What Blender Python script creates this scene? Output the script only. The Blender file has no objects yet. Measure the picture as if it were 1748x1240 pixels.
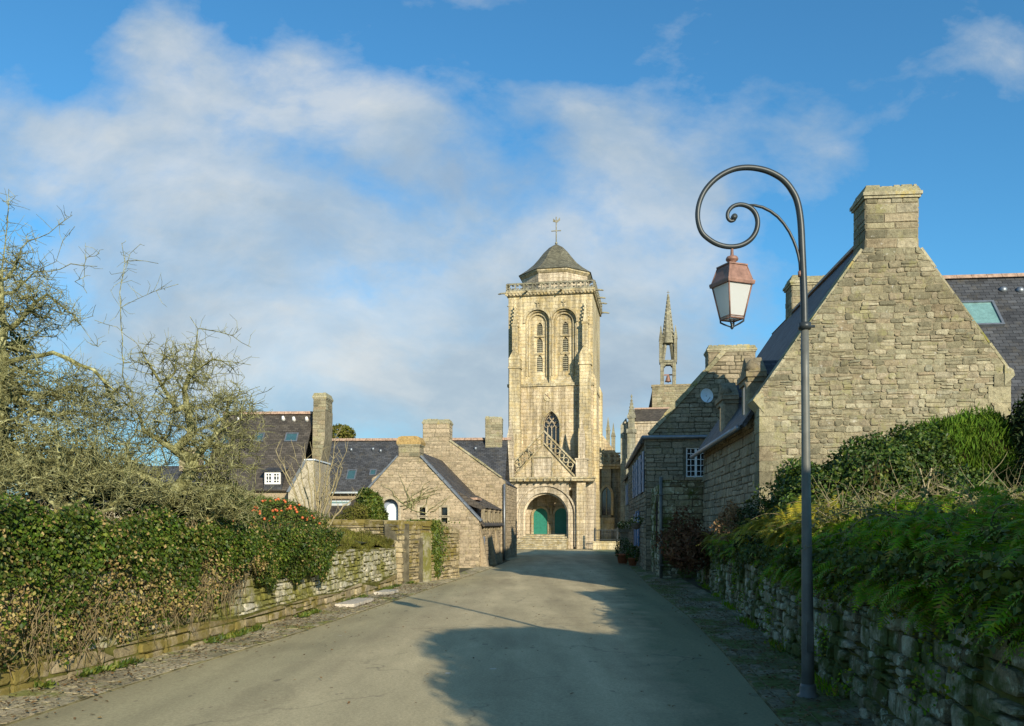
import bpy, math, random
import numpy as np
from mathutils import Vector, Matrix
random.seed(7); RNG = np.random.default_rng(11)
SC = bpy.context.scene
COL = SC.collection
PI = math.pi
F = 1450.0; CXP = 874.0; HOR = 895.0; EYE = 1.7
def ray(px, py): return ((px-CXP)/F, 1.0, (HOR-py)/F)
def at(px, py, d): return Vector(((px-CXP)/F*d, d, EYE+(HOR-py)/F*d))
def sst(a, b, x):
    t = min(1, max(0, (x-a)/(b-a))); return t*t*(3-2*t)
def gz(d): return -0.62*sst(34, 82, d)
class Fr:
    """local frame: +x right, +y away from the street front, +z up"""
    def __init__(s, x, y, z=0, yaw=0):
        s.o = Vector((x, y, z)); s.yaw = yaw; a = math.radians(yaw)
        s.X = Vector((math.cos(a), -math.sin(a), 0)); s.Y = Vector((math.sin(a), math.cos(a), 0))
    def L(s, px, py, y=0.0):
        r = Vector(ray(px, py)); c = Vector((0, 0, EYE))
        t = (y-(c-s.o).dot(s.Y))/r.dot(s.Y); p = c+r*t-s.o
        return p.dot(s.X), p.z
    def S(s, px, py, x=0.0):
        r = Vector(ray(px, py)); c = Vector((0, 0, EYE))
        t = (x-(c-s.o).dot(s.X))/r.dot(s.X); p = c+r*t-s.o
        return p.dot(s.Y), p.z
# ------------------------------------------------------------------ objects
def props(o, label=None, cat=None, group=None, kind=None):
    if label: o['label'] = label
    if cat: o['category'] = cat
    if group: o['group'] = group
    if kind: o['kind'] = kind
    return o
def thing(name, label, cat, fr=None, group=None):
    o = bpy.data.objects.new(name, None); COL.objects.link(o); o.empty_display_size = .3
    if fr is not None:
        o.location = fr.o; o.rotation_euler = (0, 0, -math.radians(fr.yaw))
    return props(o, label, cat, group)
def copy_tree(o, parent=None):
    c = o.copy(); COL.objects.link(c); c.parent = parent
    for ch in list(o.children): copy_tree(ch, c)
    return c
class MB:
    def __init__(s): s.v = []; s.f = []; s.m = []; s.n = 0; s.sm = []
    def add(s, vs, fs, m=0, smooth=False):
        b = s.n; s.v.extend([tuple(p) for p in vs]); s.n += len(vs)
        for f in fs: s.f.append(tuple(b+i for i in f)); s.m.append(m); s.sm.append(smooth)
    def box(s, x0, x1, y0, y1, z0, z1, m=0, taper=0.0):
        t = taper
        vs = [(x0,y0,z0),(x1,y0,z0),(x1,y1,z0),(x0,y1,z0),(x0+t,y0+t,z1),(x1-t,y0+t,z1),(x1-t,y1-t,z1),(x0+t,y1-t,z1)]
        s.add(vs, [(3,2,1,0),(4,5,6,7),(0,1,5,4),(1,2,6,5),(2,3,7,6),(3,0,4,7)], m)
    def prism(s, poly, y0, y1, m=0):
        """poly in (x,z), extruded along y"""
        n = len(poly)
        vs = [(x, y0, z) for x, z in poly]+[(x, y1, z) for x, z in poly]
        fs = [tuple(range(n)), tuple(range(2*n-1, n-1, -1))]+[((i+1) % n, i, i+n, (i+1) % n+n) for i in range(n)]
        s.add(vs, fs, m)
    def prismx(s, poly, x0, x1, m=0):
        n = len(poly)
        vs = [(x0, y, z) for y, z in poly]+[(x1, y, z) for y, z in poly]
        fs = [tuple(range(n)), tuple(range(2*n-1, n-1, -1))]+[((i+1) % n, i, i+n, (i+1) % n+n) for i in range(n)]
        s.add(vs, fs, m)
    def prismz(s, poly, z0, z1, m=0):
        n = len(poly)
        vs = [(x, y, z0) for x, y in poly]+[(x, y, z1) for x, y in poly]
        fs = [tuple(range(n-1, -1, -1)), tuple(range(n, 2*n))]+[(i, (i+1) % n, (i+1) % n+n, i+n) for i in range(n)]
        s.add(vs, fs, m)
    def tube(s, path, r, seg=8, m=0, smooth=True, cap=True):
        P = [Vector(p) for p in path]; n = len(P)
        rr = r if hasattr(r, '__len__') else [r]*n
        up = Vector((0, 0, 1)); T0 = (P[1]-P[0]).normalized()
        if abs(T0.z) > .9: up = Vector((0, 1, 0))
        vs = []; N = None
        for i in range(n):
            T = (P[min(i+1, n-1)]-P[max(i-1, 0)]).normalized()
            if N is None: N = T.cross(up).normalized()
            else: N = (N-T*N.dot(T)).normalized()
            B = T.cross(N)
            for k in range(seg):
                a = 2*PI*k/seg; vs.append(P[i]+(N*math.cos(a)+B*math.sin(a))*rr[i])
        fs = [(i*seg+k, i*seg+(k+1) % seg, (i+1)*seg+(k+1) % seg, (i+1)*seg+k) for i in range(n-1) for k in range(seg)]
        if cap: fs += [tuple(range(seg-1, -1, -1)), tuple((n-1)*seg+k for k in range(seg))]
        s.add(vs, fs, m, smooth)
    def lathe(s, prof, cx=0, cy=0, seg=12, m=0, smooth=True, rot=0.0):
        vs = [(cx+r*math.cos(rot+2*PI*k/seg), cy+r*math.sin(rot+2*PI*k/seg), z) for r, z in prof for k in range(seg)]
        n = len(prof)
        fs = [(i*seg+k, i*seg+(k+1) % seg, (i+1)*seg+(k+1) % seg, (i+1)*seg+k) for i in range(n-1) for k in range(seg)]
        fs += [tuple(range(seg-1, -1, -1)), tuple((n-1)*seg+k for k in range(seg))]
        s.add(vs, fs, m, smooth)
    def build(s, name, mats, parent=None, loc=None, uv=True):
        me = bpy.data.meshes.new(name); me.from_pydata(s.v, [], s.f)
        if not isinstance(mats, (list, tuple)): mats = [mats]
        for q in mats: me.materials.append(q)
        me.polygons.foreach_set('material_index', s.m)
        me.polygons.foreach_set('use_smooth', s.sm)
        if uv and s.f: autouv(me)
        me.update()
        o = bpy.data.objects.new(name, me); COL.objects.link(o); o.parent = parent
        if loc is not None: o.location = loc
        return o
def autouv(me):
    nl = len(me.loops); nv = len(me.vertices); npol = len(me.polygons)
    co = np.empty(nv*3); me.vertices.foreach_get('co', co); co = co.reshape(-1, 3)
    vi = np.empty(nl, dtype=np.int32); me.loops.foreach_get('vertex_index', vi)
    nr = np.empty(npol*3); me.polygons.foreach_get('normal', nr); nr = nr.reshape(-1, 3)
    ls = np.empty(npol, dtype=np.int32); me.polygons.foreach_get('loop_start', ls)
    lt = np.empty(npol, dtype=np.int32); me.polygons.foreach_get('loop_total', lt)
    pidx = np.repeat(np.arange(npol), lt)
    n = nr[pidx]; p = co[vi]
    t = np.stack([-n[:, 1], n[:, 0], np.zeros(nl)], 1); ln = np.linalg.norm(t, axis=1)
    flat = (np.abs(n[:, 2]) > .95) | (ln < 1e-5)
    t[flat] = (1, 0, 0); ln[flat] = 1; t /= ln[:, None]
    b = np.cross(n, t); b[flat] = (0, 1, 0)
    uv = np.stack([(p*t).sum(1), (p*b).sum(1)], 1)
    l = me.uv_layers.new(name='UVMap'); l.data.foreach_set('uv', uv.astype(np.float32).ravel())
def npmesh(name, V, Fa, mats, parent=None, smooth=False, midx=None):
    me = bpy.data.meshes.new(name)
    k = Fa.shape[1]; n = len(Fa)
    me.vertices.add(len(V)); me.vertices.foreach_set('co', V.astype(np.float32).ravel())
    me.loops.add(n*k); me.loops.foreach_set('vertex_index', Fa.astype(np.int32).ravel())
    me.polygons.add(n); me.polygons.foreach_set('loop_start', np.arange(0, n*k, k, dtype=np.int32))
    me.polygons.foreach_set('loop_total', np.full(n, k, dtype=np.int32))
    if not isinstance(mats, (list, tuple)): mats = [mats]
    for q in mats: me.materials.append(q)
    if midx is not None: me.polygons.foreach_set('material_index', midx.astype(np.int32))
    if smooth: me.polygons.foreach_set('use_smooth', np.ones(n, dtype=bool))
    me.update(calc_edges=True); me.validate()
    o = bpy.data.objects.new(name, me); COL.objects.link(o); o.parent = parent
    return o
# ------------------------------------------------------------------ materials
class NT:
    def __init__(s, name):
        s.mat = bpy.data.materials.new(name); s.mat.use_nodes = True
        s.t = s.mat.node_tree; s.t.nodes.clear()
        s.out = s.t.nodes.new('ShaderNodeOutputMaterial')
    def n(s, typ, **kw):
        nd = s.t.nodes.new('ShaderNode'+typ)
        for k, v in kw.items():
            if k.startswith('i_'):
                nd.inputs[k[2:].replace('_', ' ')].default_value = v
            else: setattr(nd, k, v)
        return nd
    def l(s, a, b): s.t.links.new(a, b)
    def setin(s, sock, v):
        if hasattr(v, 'is_output') or isinstance(v, bpy.types.NodeSocket): s.l(v, sock)
        else: sock.default_value = v
    def pos(s): return s.n('NewGeometry').outputs['Position']
    def obj(s): return s.n('TexCoord').outputs['Object']
    def noise(s, vec, scale, detail=3, rough=.55, dist=0):
        nd = s.n('TexNoise'); nd.inputs['Scale'].default_value = scale; nd.inputs['Detail'].default_value = detail
        nd.inputs['Roughness'].default_value = rough; nd.inputs['Distortion'].default_value = dist
        s.l(vec, nd.inputs['Vector']); return nd.outputs['Fac']
    def ramp(s, fac, stops, interp='LINEAR'):
        nd = s.n('ValToRGB'); cr = nd.color_ramp; cr.interpolation = interp
        while len(cr.elements) < len(stops): cr.elements.new(.5)
        for e, (p, c) in zip(cr.elements, stops):
            e.position = p; e.color = (c, c, c, 1) if not hasattr(c, '__len__') else (*c, 1)
        s.l(fac, nd.inputs[0]); return nd.outputs[0]
    def mix(s, fac, a, b, mode='MIX'):
        nd = s.n('Mix', data_type='RGBA', blend_type=mode)
        s.setin(nd.inputs[0], fac)
        for i, q in ((6, a), (7, b)):
            if isinstance(q, (tuple, list)): nd.inputs[i].default_value = (*q[:3], 1)
            else: s.l(q, nd.inputs[i])
        return nd.outputs[2]
    def math(s, op, a, b=0.0, c=None):
        nd = s.n('Math', operation=op); s.setin(nd.inputs[0], a); s.setin(nd.inputs[1], b)
        if c is not None: s.setin(nd.inputs[2], c)
        return nd.outputs[0]
    def mapv(s, vec, scale=(1, 1, 1), loc=(0, 0, 0), rot=(0, 0, 0)):
        nd = s.n('Mapping'); nd.inputs['Scale'].default_value = scale; nd.inputs['Location'].default_value = loc
        nd.inputs['Rotation'].default_value = rot; s.l(vec, nd.inputs['Vector']); return nd.outputs[0]
    def bump(s, h, strength=.4, dist=.02, normal=None):
        nd = s.n('Bump'); nd.inputs['Strength'].default_value = strength; nd.inputs['Distance'].default_value = dist
        s.l(h, nd.inputs['Height'])
        if normal is not None: s.l(normal, nd.inputs['Normal'])
        return nd.outputs[0]
    def bsdf(s, color, rough=.85, metal=0.0, normal=None, spec=.3, transl=0.0, **kw):
        b = s.n('BsdfPrincipled')
        s.setin(b.inputs['Base Color'], (*color[:3], 1) if isinstance(color, (tuple, list)) else color)
        s.setin(b.inputs['Roughness'], rough); b.inputs['Metallic'].default_value = metal
        b.inputs['Specular IOR Level'].default_value = spec
        if normal is not None: s.l(normal, b.inputs['Normal'])
        o = b.outputs[0]
        if transl > 0:
            t = s.n('BsdfTranslucent'); s.setin(t.inputs[0], (*color[:3], 1) if isinstance(color, (tuple, list)) else color)
            m = s.n('MixShader'); m.inputs[0].default_value = transl; s.l(o, m.inputs[1]); s.l(t.outputs[0], m.inputs[2]); o = m.outputs[0]
        s.l(o, s.out.inputs[0]); return s.mat
def rubble_mat(name, cols, lichen=.3, moss=.0, mosscol=(.06, .075, .015), white=.25, topz=None, stain=.5, bs=.6, lich=(.36, .32, .13), wt=.62, wcol=(.55, .54, .48)):
    t = NT(name); p = t.pos(); isl = t.n('NewGeometry').outputs['Random Per Island']
    n = len(cols); c = t.ramp(isl, [(i/(n-1), q) for i, q in enumerate(cols)])
    n1 = t.noise(p, .9, 4); n2 = t.noise(p, 11, 6, .7); n3 = t.noise(p, 55, 4, .7)
    c = t.mix(1, c, t.ramp(n2, [(.3, .58), (.5, 1.0), (.72, 1.32)]), 'MULTIPLY')
    c = t.mix(1, c, t.ramp(n3, [(.3, .7), (.7, 1.28)]), 'MULTIPLY')
    c = t.mix(t.math('MULTIPLY', t.ramp(n1, [(.42, 0), (.7, 1)]), stain), c, t.mix(1, c, (.55, .53, .5), 'MULTIPLY'))
    nl = t.noise(p, 3.1, 6, .7)
    c = t.mix(t.math('MULTIPLY', t.ramp(nl, [(.56, 0), (.64, 1)]), lichen), c, lich)
    nw = t.noise(t.mapv(p, (1, 1, 1), (9, 3, 5)), 6.0, 6, .75)
    c = t.mix(t.math('MULTIPLY', t.ramp(nw, [(wt, 0), (wt+.06, 1)]), white), c, wcol)
    if moss > 0:
        nm = t.noise(t.mapv(p, (1, 1, 1), (2, 7, 1)), 1.3, 6, .7)
        c = t.mix(t.ramp(nm, [(.62-.25*moss, 0), (.72-.25*moss, .92)]), c, t.mix(n2, mosscol, tuple(q*2.2 for q in mosscol)))
    h = t.math('ADD', n2, t.math('MULTIPLY', n3, .4))
    return t.bsdf(c, .92, normal=t.bump(h, bs, .03), spec=.15)
def ashlar_mat(name, c1, c2, lichen=.5, sx=.62, sy=.34, dark=.5, lichcol=(.42, .30, .08)):
    t = NT(name); uv = t.n('UVMap').outputs[0]; p = t.pos()
    b = t.n('TexBrick'); t.l(uv, b.inputs['Vector'])
    b.inputs['Color1'].default_value = (*c1, 1); b.inputs['Color2'].default_value = (*c2, 1)
    b.inputs['Mortar'].default_value = (c1[0]*.4, c1[1]*.4, c1[2]*.38, 1); b.inputs['Scale'].default_value = 1
    b.inputs['Mortar Size'].default_value = .014; b.inputs['Mortar Smooth'].default_value = .3
    b.inputs['Brick Width'].default_value = sx; b.inputs['Row Height'].default_value = sy; b.inputs['Bias'].default_value = -.1
    c = b.outputs[0]
    n1 = t.noise(p, .35, 5, .6); n2 = t.noise(p, 2.2, 5, .7); n3 = t.noise(p, 9, 4, .7)
    c = t.mix(1, c, t.ramp(n3, [(.28, .6), (.5, 1), (.72, 1.3)]), 'MULTIPLY')
    c = t.mix(1, c, t.ramp(n1, [(.35, .78), (.65, 1.15)]), 'MULTIPLY')
    st = t.noise(t.mapv(p, (2.2, 2.2, .16)), 1.0, 5, .65)
    c = t.mix(t.math('MULTIPLY', t.ramp(st, [(.42, 0), (.58, 1)]), dark), c, t.mix(1, c, (.34, .33, .29), 'MULTIPLY'))
    c = t.mix(t.math('MULTIPLY', t.ramp(n2, [(.47, 0), (.62, 1)]), lichen), c, lichcol)
    c = t.mix(t.math('MULTIPLY', t.ramp(t.noise(t.mapv(p, loc=(5, 5, 5)), 2.6, 5, .75), [(.6, 0), (.68, 1)]), .4), c, (.55, .5, .4))
    h = t.math('ADD', t.math('MULTIPLY', b.outputs[1], -1.2), n3)
    return t.bsdf(c, .93, normal=t.bump(h, .6, .05), spec=.12)
def slate_mat(name, base=(.052, .056, .062), lichen=.25, sx=.24, sy=.13):
    t = NT(name); uv = t.n('UVMap').outputs[0]; p = t.pos()
    b = t.n('TexBrick'); t.l(uv, b.inputs['Vector'])
    b.inputs['Color1'].default_value = (*[q*.72 for q in base], 1); b.inputs['Color2'].default_value = (*[q*1.45 for q in base], 1)
    b.inputs['Mortar'].default_value = (*[q*.25 for q in base], 1); b.inputs['Scale'].default_value = 1
    b.inputs['Mortar Size'].default_value = .009; b.inputs['Brick Width'].default_value = sx; b.inputs['Row Height'].default_value = sy
    b.inputs['Mortar Smooth'].default_value = .2
    c = t.mix(1, b.outputs[0], t.ramp(t.noise(p, 1.1, 5, .7), [(.3, .7), (.7, 1.35)]), 'MULTIPLY')
    c = t.mix(t.math('MULTIPLY', t.ramp(t.noise(p, 2.3, 6, .75), [(.52, 0), (.68, 1)]), lichen), c, (.12, .105, .07))
    h = t.math('ADD', t.math('MULTIPLY', b.outputs[1], -1), t.math('MULTIPLY', t.noise(p, 22, 2), .4))
    return t.bsdf(c, .62, normal=t.bump(h, .5, .012), spec=.35)
def leaf_mat(name, cols, rough=.5, transl=.2, spec=.35, vary=.35):
    t = NT(name); isl = t.n('NewGeometry').outputs['Random Per Island']; p = t.pos()
    n = len(cols); c = t.ramp(isl, [(i/(n-1), q) for i, q in enumerate(cols)])
    c = t.mix(1, c, t.ramp(t.noise(p, 1.7, 3), [(.3, 1-vary), (.7, 1+vary)]), 'MULTIPLY')
    return t.bsdf(c, rough, spec=spec, transl=transl)
def plain(name, col, rough=.6, metal=0.0, spec=.4, var=.25, scale=8, bump=.15):
    t = NT(name); p = t.obj(); n = t.noise(p, scale, 4, .65)
    c = t.mix(1, (*col,), t.ramp(n, [(.3, 1-var), (.7, 1+var)]), 'MULTIPLY')
    return t.bsdf(c, rough, metal, normal=t.bump(t.noise(p, scale*6, 2), bump, .005), spec=spec)
M = {}
WARM = [(.22, .205, .135), (.34, .31, .205), (.18, .17, .115), (.37, .335, .215), (.26, .25, .17), (.30, .25, .165), (.44, .41, .29), (.24, .23, .15), (.33, .285, .20), (.27, .27, .195)]
GREY = [(.25, .21, .145), (.32, .275, .19), (.21, .185, .125), (.37, .32, .225), (.27, .23, .155)]
M['gable'] = rubble_mat('granite_rubble', WARM, .5, .0, white=.6, stain=.75, lich=(.27, .26, .11), bs=.9)
M['grey'] = rubble_mat('granite_rubble_grey', GREY, .25, 0, white=.5, stain=.5)
M['warm'] = rubble_mat('granite_rubble_warm', [(.33, .27, .18), (.42, .35, .24), (.28, .235, .16), (.46, .38, .26), (.36, .30, .21)], .3, 0, white=.35, stain=.35)
M['lwall'] = rubble_mat('mossy_wall_stone', [(.36, .34, .22), (.50, .48, .36), (.26, .25, .14), (.58, .56, .46), (.30, .29, .16)], .4, .62, (.10, .10, .02), white=.6, stain=.7, lich=(.30, .30, .12))
M['joint_moss'] = plain('mossy_joint', (.11, .11, .03), .95, var=.5, scale=5, bump=.5, spec=.05)
M['lwall2'] = rubble_mat('brown_wall_stone', [(.32, .27, .17), (.42, .36, .22), (.25, .21, .12), (.48, .41, .27)], .45, .55, (.11, .09, .022), white=.4, stain=.7, lich=(.3, .26, .12))
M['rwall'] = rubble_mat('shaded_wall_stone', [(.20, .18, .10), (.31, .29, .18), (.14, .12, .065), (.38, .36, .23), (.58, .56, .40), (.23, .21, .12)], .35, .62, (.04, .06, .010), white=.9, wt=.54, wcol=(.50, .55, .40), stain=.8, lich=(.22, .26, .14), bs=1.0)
M['mortar'] = plain('lime_mortar', (.24, .21, .14), .95, var=.45, scale=5, bump=.5, spec=.1)
M['mortar_dark'] = plain('dirt_joint', (.12, .11, .075), .95, var=.5, scale=5, bump=.5, spec=.1)
M['coping'] = rubble_mat('coping_stone', [(.34, .32, .2), (.42, .39, .27), (.28, .27, .17)], .8, .2, (.12, .12, .03), white=.9, stain=.6, lich=(.42, .34, .12))
M['ashlar'] = ashlar_mat('church_ashlar', (.66, .56, .39), (.50, .42, .29), .3, dark=.68)
M['ashlar_hi'] = ashlar_mat('church_ashlar_yellow', (.66, .57, .38), (.54, .47, .31), .42, dark=.7, lichcol=(.58, .44, .18))
M['ashlar_pale'] = ashlar_mat('church_ashlar_pale', (.66, .57, .43), (.52, .45, .34), .14, dark=.6)
M['trim'] = ashlar_mat('church_trim', (.54, .48, .33), (.46, .40, .27), .45, sx=1.2, sy=.8, dark=.6)
M['trim_grey'] = ashlar_mat('lichen_trim', (.33, .32, .25), (.26, .25, .19), .35, sx=.8, sy=.5, dark=.6, lichcol=(.4, .38, .22))
M['quoin'] = rubble_mat('dressed_quoin', [(.40, .35, .25), (.48, .42, .3), (.35, .31, .22)], .25, 0, white=.4, stain=.3, bs=.35)
M['slate'] = slate_mat('slate', lichen=.4)
M['slate_brown'] = slate_mat('slate_brown', (.066, .058, .048), .45)
M['slate_far'] = slate_mat('slate_lichen', (.13, .125, .085), .7)
M['ridge'] = plain('ridge_tile', (.36, .25, .18), .85, var=.45)
M['zinc'] = plain('zinc', (.22, .25, .28), .45, .6, var=.2)
M['glass'] = plain('window_glass', (.015, .02, .025), .08, spec=.9, var=.3, bump=.02)
M['skyglass_dark'] = plain('roof_window_glass', (.04, .10, .12), .1, spec=.8, var=.2, bump=.01)
M['skyglass'] = plain('skylight_glass', (.16, .30, .29), .12, spec=1.0, var=.2, bump=.01)
M['white'] = plain('white_paint', (.78, .78, .75), .5, var=.08)
M['bluewhite'] = plain('pale_blue_paint', (.62, .70, .74), .5, var=.06)
M['blue'] = plain('blue_paint', (.09, .19, .36), .55, var=.2)
M['bluegrey'] = plain('blue_grey_paint', (.24, .29, .38), .55, var=.2)
M['green'] = plain('green_door_paint', (.02, .19, .14), .5, var=.2)
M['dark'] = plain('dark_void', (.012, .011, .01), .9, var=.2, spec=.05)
M['iron'] = plain('lamp_iron', (.035, .045, .05), .42, .2, var=.3, scale=3, bump=.08)
M['pole'] = plain('lamp_pole_paint', (.12, .13, .12), .5, .1, var=.3, scale=3, bump=.08)
M['copper'] = plain('copper', (.26, .15, .115), .6, .3, var=.35, scale=14)
M['terracotta'] = plain('terracotta', (.32, .11, .05), .8, var=.2)
M['wood'] = plain('weathered_wood', (.16, .13, .10), .85, var=.35)
def frost():
    t = NT('frosted_glass')
    b = t.n('BsdfPrincipled'); b.inputs['Base Color'].default_value = (.72, .75, .74, 1); b.inputs['Roughness'].default_value = .18
    tr = t.n('BsdfTranslucent'); tr.inputs[0].default_value = (.75, .8, .8, 1)
    m = t.n('MixShader'); m.inputs[0].default_value = .4; t.l(b.outputs[0], m.inputs[1]); t.l(tr.outputs[0], m.inputs[2]); t.l(m.outputs[0], t.out.inputs[0])
    return t.mat
M['frost'] = frost()
def bark():
    t = NT('lichen_bark'); p = t.pos()
    n = t.noise(p, 9, 5, .7); n2 = t.noise(p, 40, 3)
    c = t.ramp(n, [(.31, (.04, .042, .018)), (.44, (.14, .14, .055)), (.56, (.31, .315, .15)), (.71, (.51, .52, .32))])
    c = t.mix(1, c, t.ramp(n2, [(.3, .7), (.7, 1.25)]), 'MULTIPLY')
    return t.bsdf(c, .95, normal=t.bump(t.math('ADD', n, n2), .6, .02), spec=.1)
M['bark'] = bark()
M['twig_pale'] = plain('pale_twig', (.30, .26, .15), .9, var=.3, spec=.1)
M['twig_dry'] = plain('dry_twig', (.20, .16, .09), .9, var=.4, spec=.1)
M['ivy'] = leaf_mat('ivy_leaf', [(.014, .036, .004), (.034, .072, .007), (.065, .12, .010), (.02, .045, .006), (.13, .17, .02), (.045, .08, .008), (.09, .08, .018)], .5, .2, .3)
M['ivy_brown'] = leaf_mat('dry_ivy', [(.22, .16, .06), (.32, .23, .10), (.18, .17, .04), (.40, .31, .15), (.16, .17, .03)], .8, .15, .1)
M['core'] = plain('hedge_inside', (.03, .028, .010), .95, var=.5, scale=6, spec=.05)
M['camellia'] = leaf_mat('camellia_leaf', [(.02, .045, .006), (.035, .08, .010), (.07, .12, .014), (.025, .055, .008), (.13, .16, .02)], .5, .15, .3)
M['juniper'] = leaf_mat('juniper_spray', [(.05, .11, .010), (.09, .18, .014), (.07, .145, .012), (.14, .22, .02), (.04, .08, .010)], .7, .25, .15)
M['darkleaf'] = leaf_mat('dark_evergreen', [(.010, .022, .006), (.022, .042, .008), (.04, .065, .012)], .6, .1, .2)
M['fern'] = leaf_mat('fern_frond', [(.08, .22, .006), (.16, .34, .008), (.12, .28, .006), (.32, .38, .014), (.07, .18, .010), (.34, .20, .05)], .6, .35, .2)
M['fern_sun_tint'] = leaf_mat('golden_fern', [(.30, .27, .02), (.42, .34, .03), (.18, .24, .015), (.36, .30, .05)], .6, .35, .2)  # fern colours with sunlight painted in, for the sunlit stretches of wall top
M['russet'] = leaf_mat('russet_heads', [(.11, .05, .03), (.15, .08, .045), (.07, .04, .02), (.2, .12, .06)], .9, .1, .1)
M['tanleaf'] = leaf_mat('tan_leaf', [(.24, .15, .07), (.32, .2, .10), (.18, .1, .05), (.38, .26, .14)], .9, .15, .1)
M['mossgrass'] = leaf_mat('moss_grass', [(.10, .11, .02), (.16, .16, .03), (.07, .085, .015), (.2, .17, .06)], .9, .2, .1)
M['grassblade'] = leaf_mat('lawn_grass', [(.05, .11, .012), (.09, .16, .018), (.12, .18, .02)], .8, .2, .1)
M['bushgreen'] = leaf_mat('bush_leaf', [(.03, .06, .008), (.055, .10, .012), (.09, .13, .018), (.13, .14, .02), (.02, .045, .006)], .5, .2, .3)
M['berry'] = plain('red_berry', (.55, .13, .04), .4, var=.3)
M['litter'] = leaf_mat('fallen_leaf', [(.12, .07, .03), (.2, .13, .06), (.07, .045, .02), (.26, .19, .08)], .9, 0, .1)
# ------------------------------------------------------------------ stone laying
def poly_iv(poly, w):
    xs = []; n = len(poly)
    for i in range(n):
        (a, za), (b, zb) = poly[i], poly[(i+1) % n]
        if (za <= w < zb) or (zb <= w < za): xs.append(a+(b-a)*(w-za)/(zb-za))
    xs.sort(); return [(xs[i], xs[i+1]) for i in range(0, len(xs)-1, 2)]
def stones(m, O, U, W, N, poly, holes=(), ch=(.12, .24), sw=(.18, .5), gap=.012, out=(.012, .04), slot=0, jit=.012, seed=1, rnd=True, split=.22):
    """irregular coursed rubble on the plane O + u*U + w*W, sticking out along N"""
    R = random.Random(seed); O = Vector(O); U = Vector(U); W = Vector(W); N = Vector(N)
    zs = [p[1] for p in poly]; w = min(zs); top = max(zs)
    flip = U.cross(W).dot(N) < 0
    def stone(ul0, ur0, ul1, ur1, w0, w1):
        if max(ur0-ul0, ur1-ul1) < .05: return
        j = lambda: R.uniform(-jit, jit)
        c = [(ul0+gap, w0+gap), (ur0-gap, w0+gap), (ur1-gap, w1-gap), (ul1+gap, w1-gap)]
        c = [(a+j(), b+j()) for a, b in c]
        o = R.uniform(*out); bev = min(.022, (w1-w0)*.16); ce = (sum(a for a, b in c)/4, sum(b for a, b in c)/4)
        if rnd:
            ring = []
            for i in range(4):
                a = c[i]; p = c[i-1]; q = c[(i+1) % 4]
                for t in (p, q):
                    L = math.hypot(t[0]-a[0], t[1]-a[1]) or 1; k = min(.035, L*.3)*R.uniform(.4, 1.2)
                    ring.append((a[0]+(t[0]-a[0])/L*k, a[1]+(t[1]-a[1])/L*k))
        else: ring = c
        n = len(ring); sc = lambda q: (ce[0]+(q[0]-ce[0])*max(.2, 1-bev*2/max(.05, abs(ur0-ul0))), ce[1]+(q[1]-ce[1])*max(.2, 1-bev*2/(w1-w0)))
        tu, tw = R.uniform(-.03, .03), R.uniform(-.06, .06)
        vs = [O+U*a+W*b for a, b in ring]
        vs += [O+U*a+W*b+N*o*.75 for a, b in ring]
        for q in ring:
            a, b = sc(q); vs.append(O+U*a+W*b+N*(o+(a-ce[0])*tu+(b-ce[1])*tw+R.uniform(-.003, .003)))
        fs = []
        for k in (0, n):
            for i in range(n):
                fs.append((k+i, k+(i+1) % n, k+(i+1) % n+n, k+i+n))
        fs.append(tuple(range(2*n, 3*n)))
        if flip: fs = [tuple(reversed(f)) for f in fs]
        m.add(vs, fs, slot)
    while w < top-.03:
        h = R.uniform(*ch); w1 = min(w+h, top-.001)
        if top-w1 < .06: w1 = top-.001
        i0 = poly_iv(poly, w+.002); i1 = poly_iv(poly, w1-.002)
        if len(i0) == len(i1):
            for (a0, b0), (a1, b1) in zip(i0, i1):
                segs = [(max(a0, a1) if False else None)]
                # cut openings
                cuts = sorted([(hx0, hx1) for hx0, hx1, hz0, hz1 in holes if hz0 < w1-.02 and hz1 > w+.02])
                cur0, cur1 = a0, a1; spans = []
                for x0, x1 in cuts:
                    if x1 <= max(cur0, cur1) or x0 >= min(b0, b1): continue
                    spans.append((cur0, cur1, x0, x0)); cur0 = cur1 = x1
                spans.append((cur0, cur1, b0, b1))
                for s0, s1, e0, e1 in spans:
                    u0, u1 = s0, s1
                    while u0 < e0-.02 or u1 < e1-.02:
                        wd = R.uniform(*sw)*(.7+.6*(w1-w)/ch[1]); last = max(e0-u0, e1-u1) < wd*1.45
                        v0, v1 = (e0, e1) if last else (max(u0, u1)+wd, max(u0, u1)+wd)
                        if not last and (v0 > min(e0, e1)): v0, v1 = (e0, e1); last = True
                        if R.random() < split and w1-w > ch[0]*1.3 and not last:
                            wm = w+(w1-w)*R.uniform(.35, .65); um = u0+(u1-u0)*(wm-w)/(w1-w)
                            stone(u0, v0, um, v0, w, wm); stone(um, v0, u1, v0, wm, w1)
                        else: stone(u0, v0, u1, v1, w, w1)
                        u0, u1 = v0, v1
        w = w1
SKYV = 1.0; CLOUDV = 5.4; HZV = 5.0; EXPO = 0.42
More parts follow.
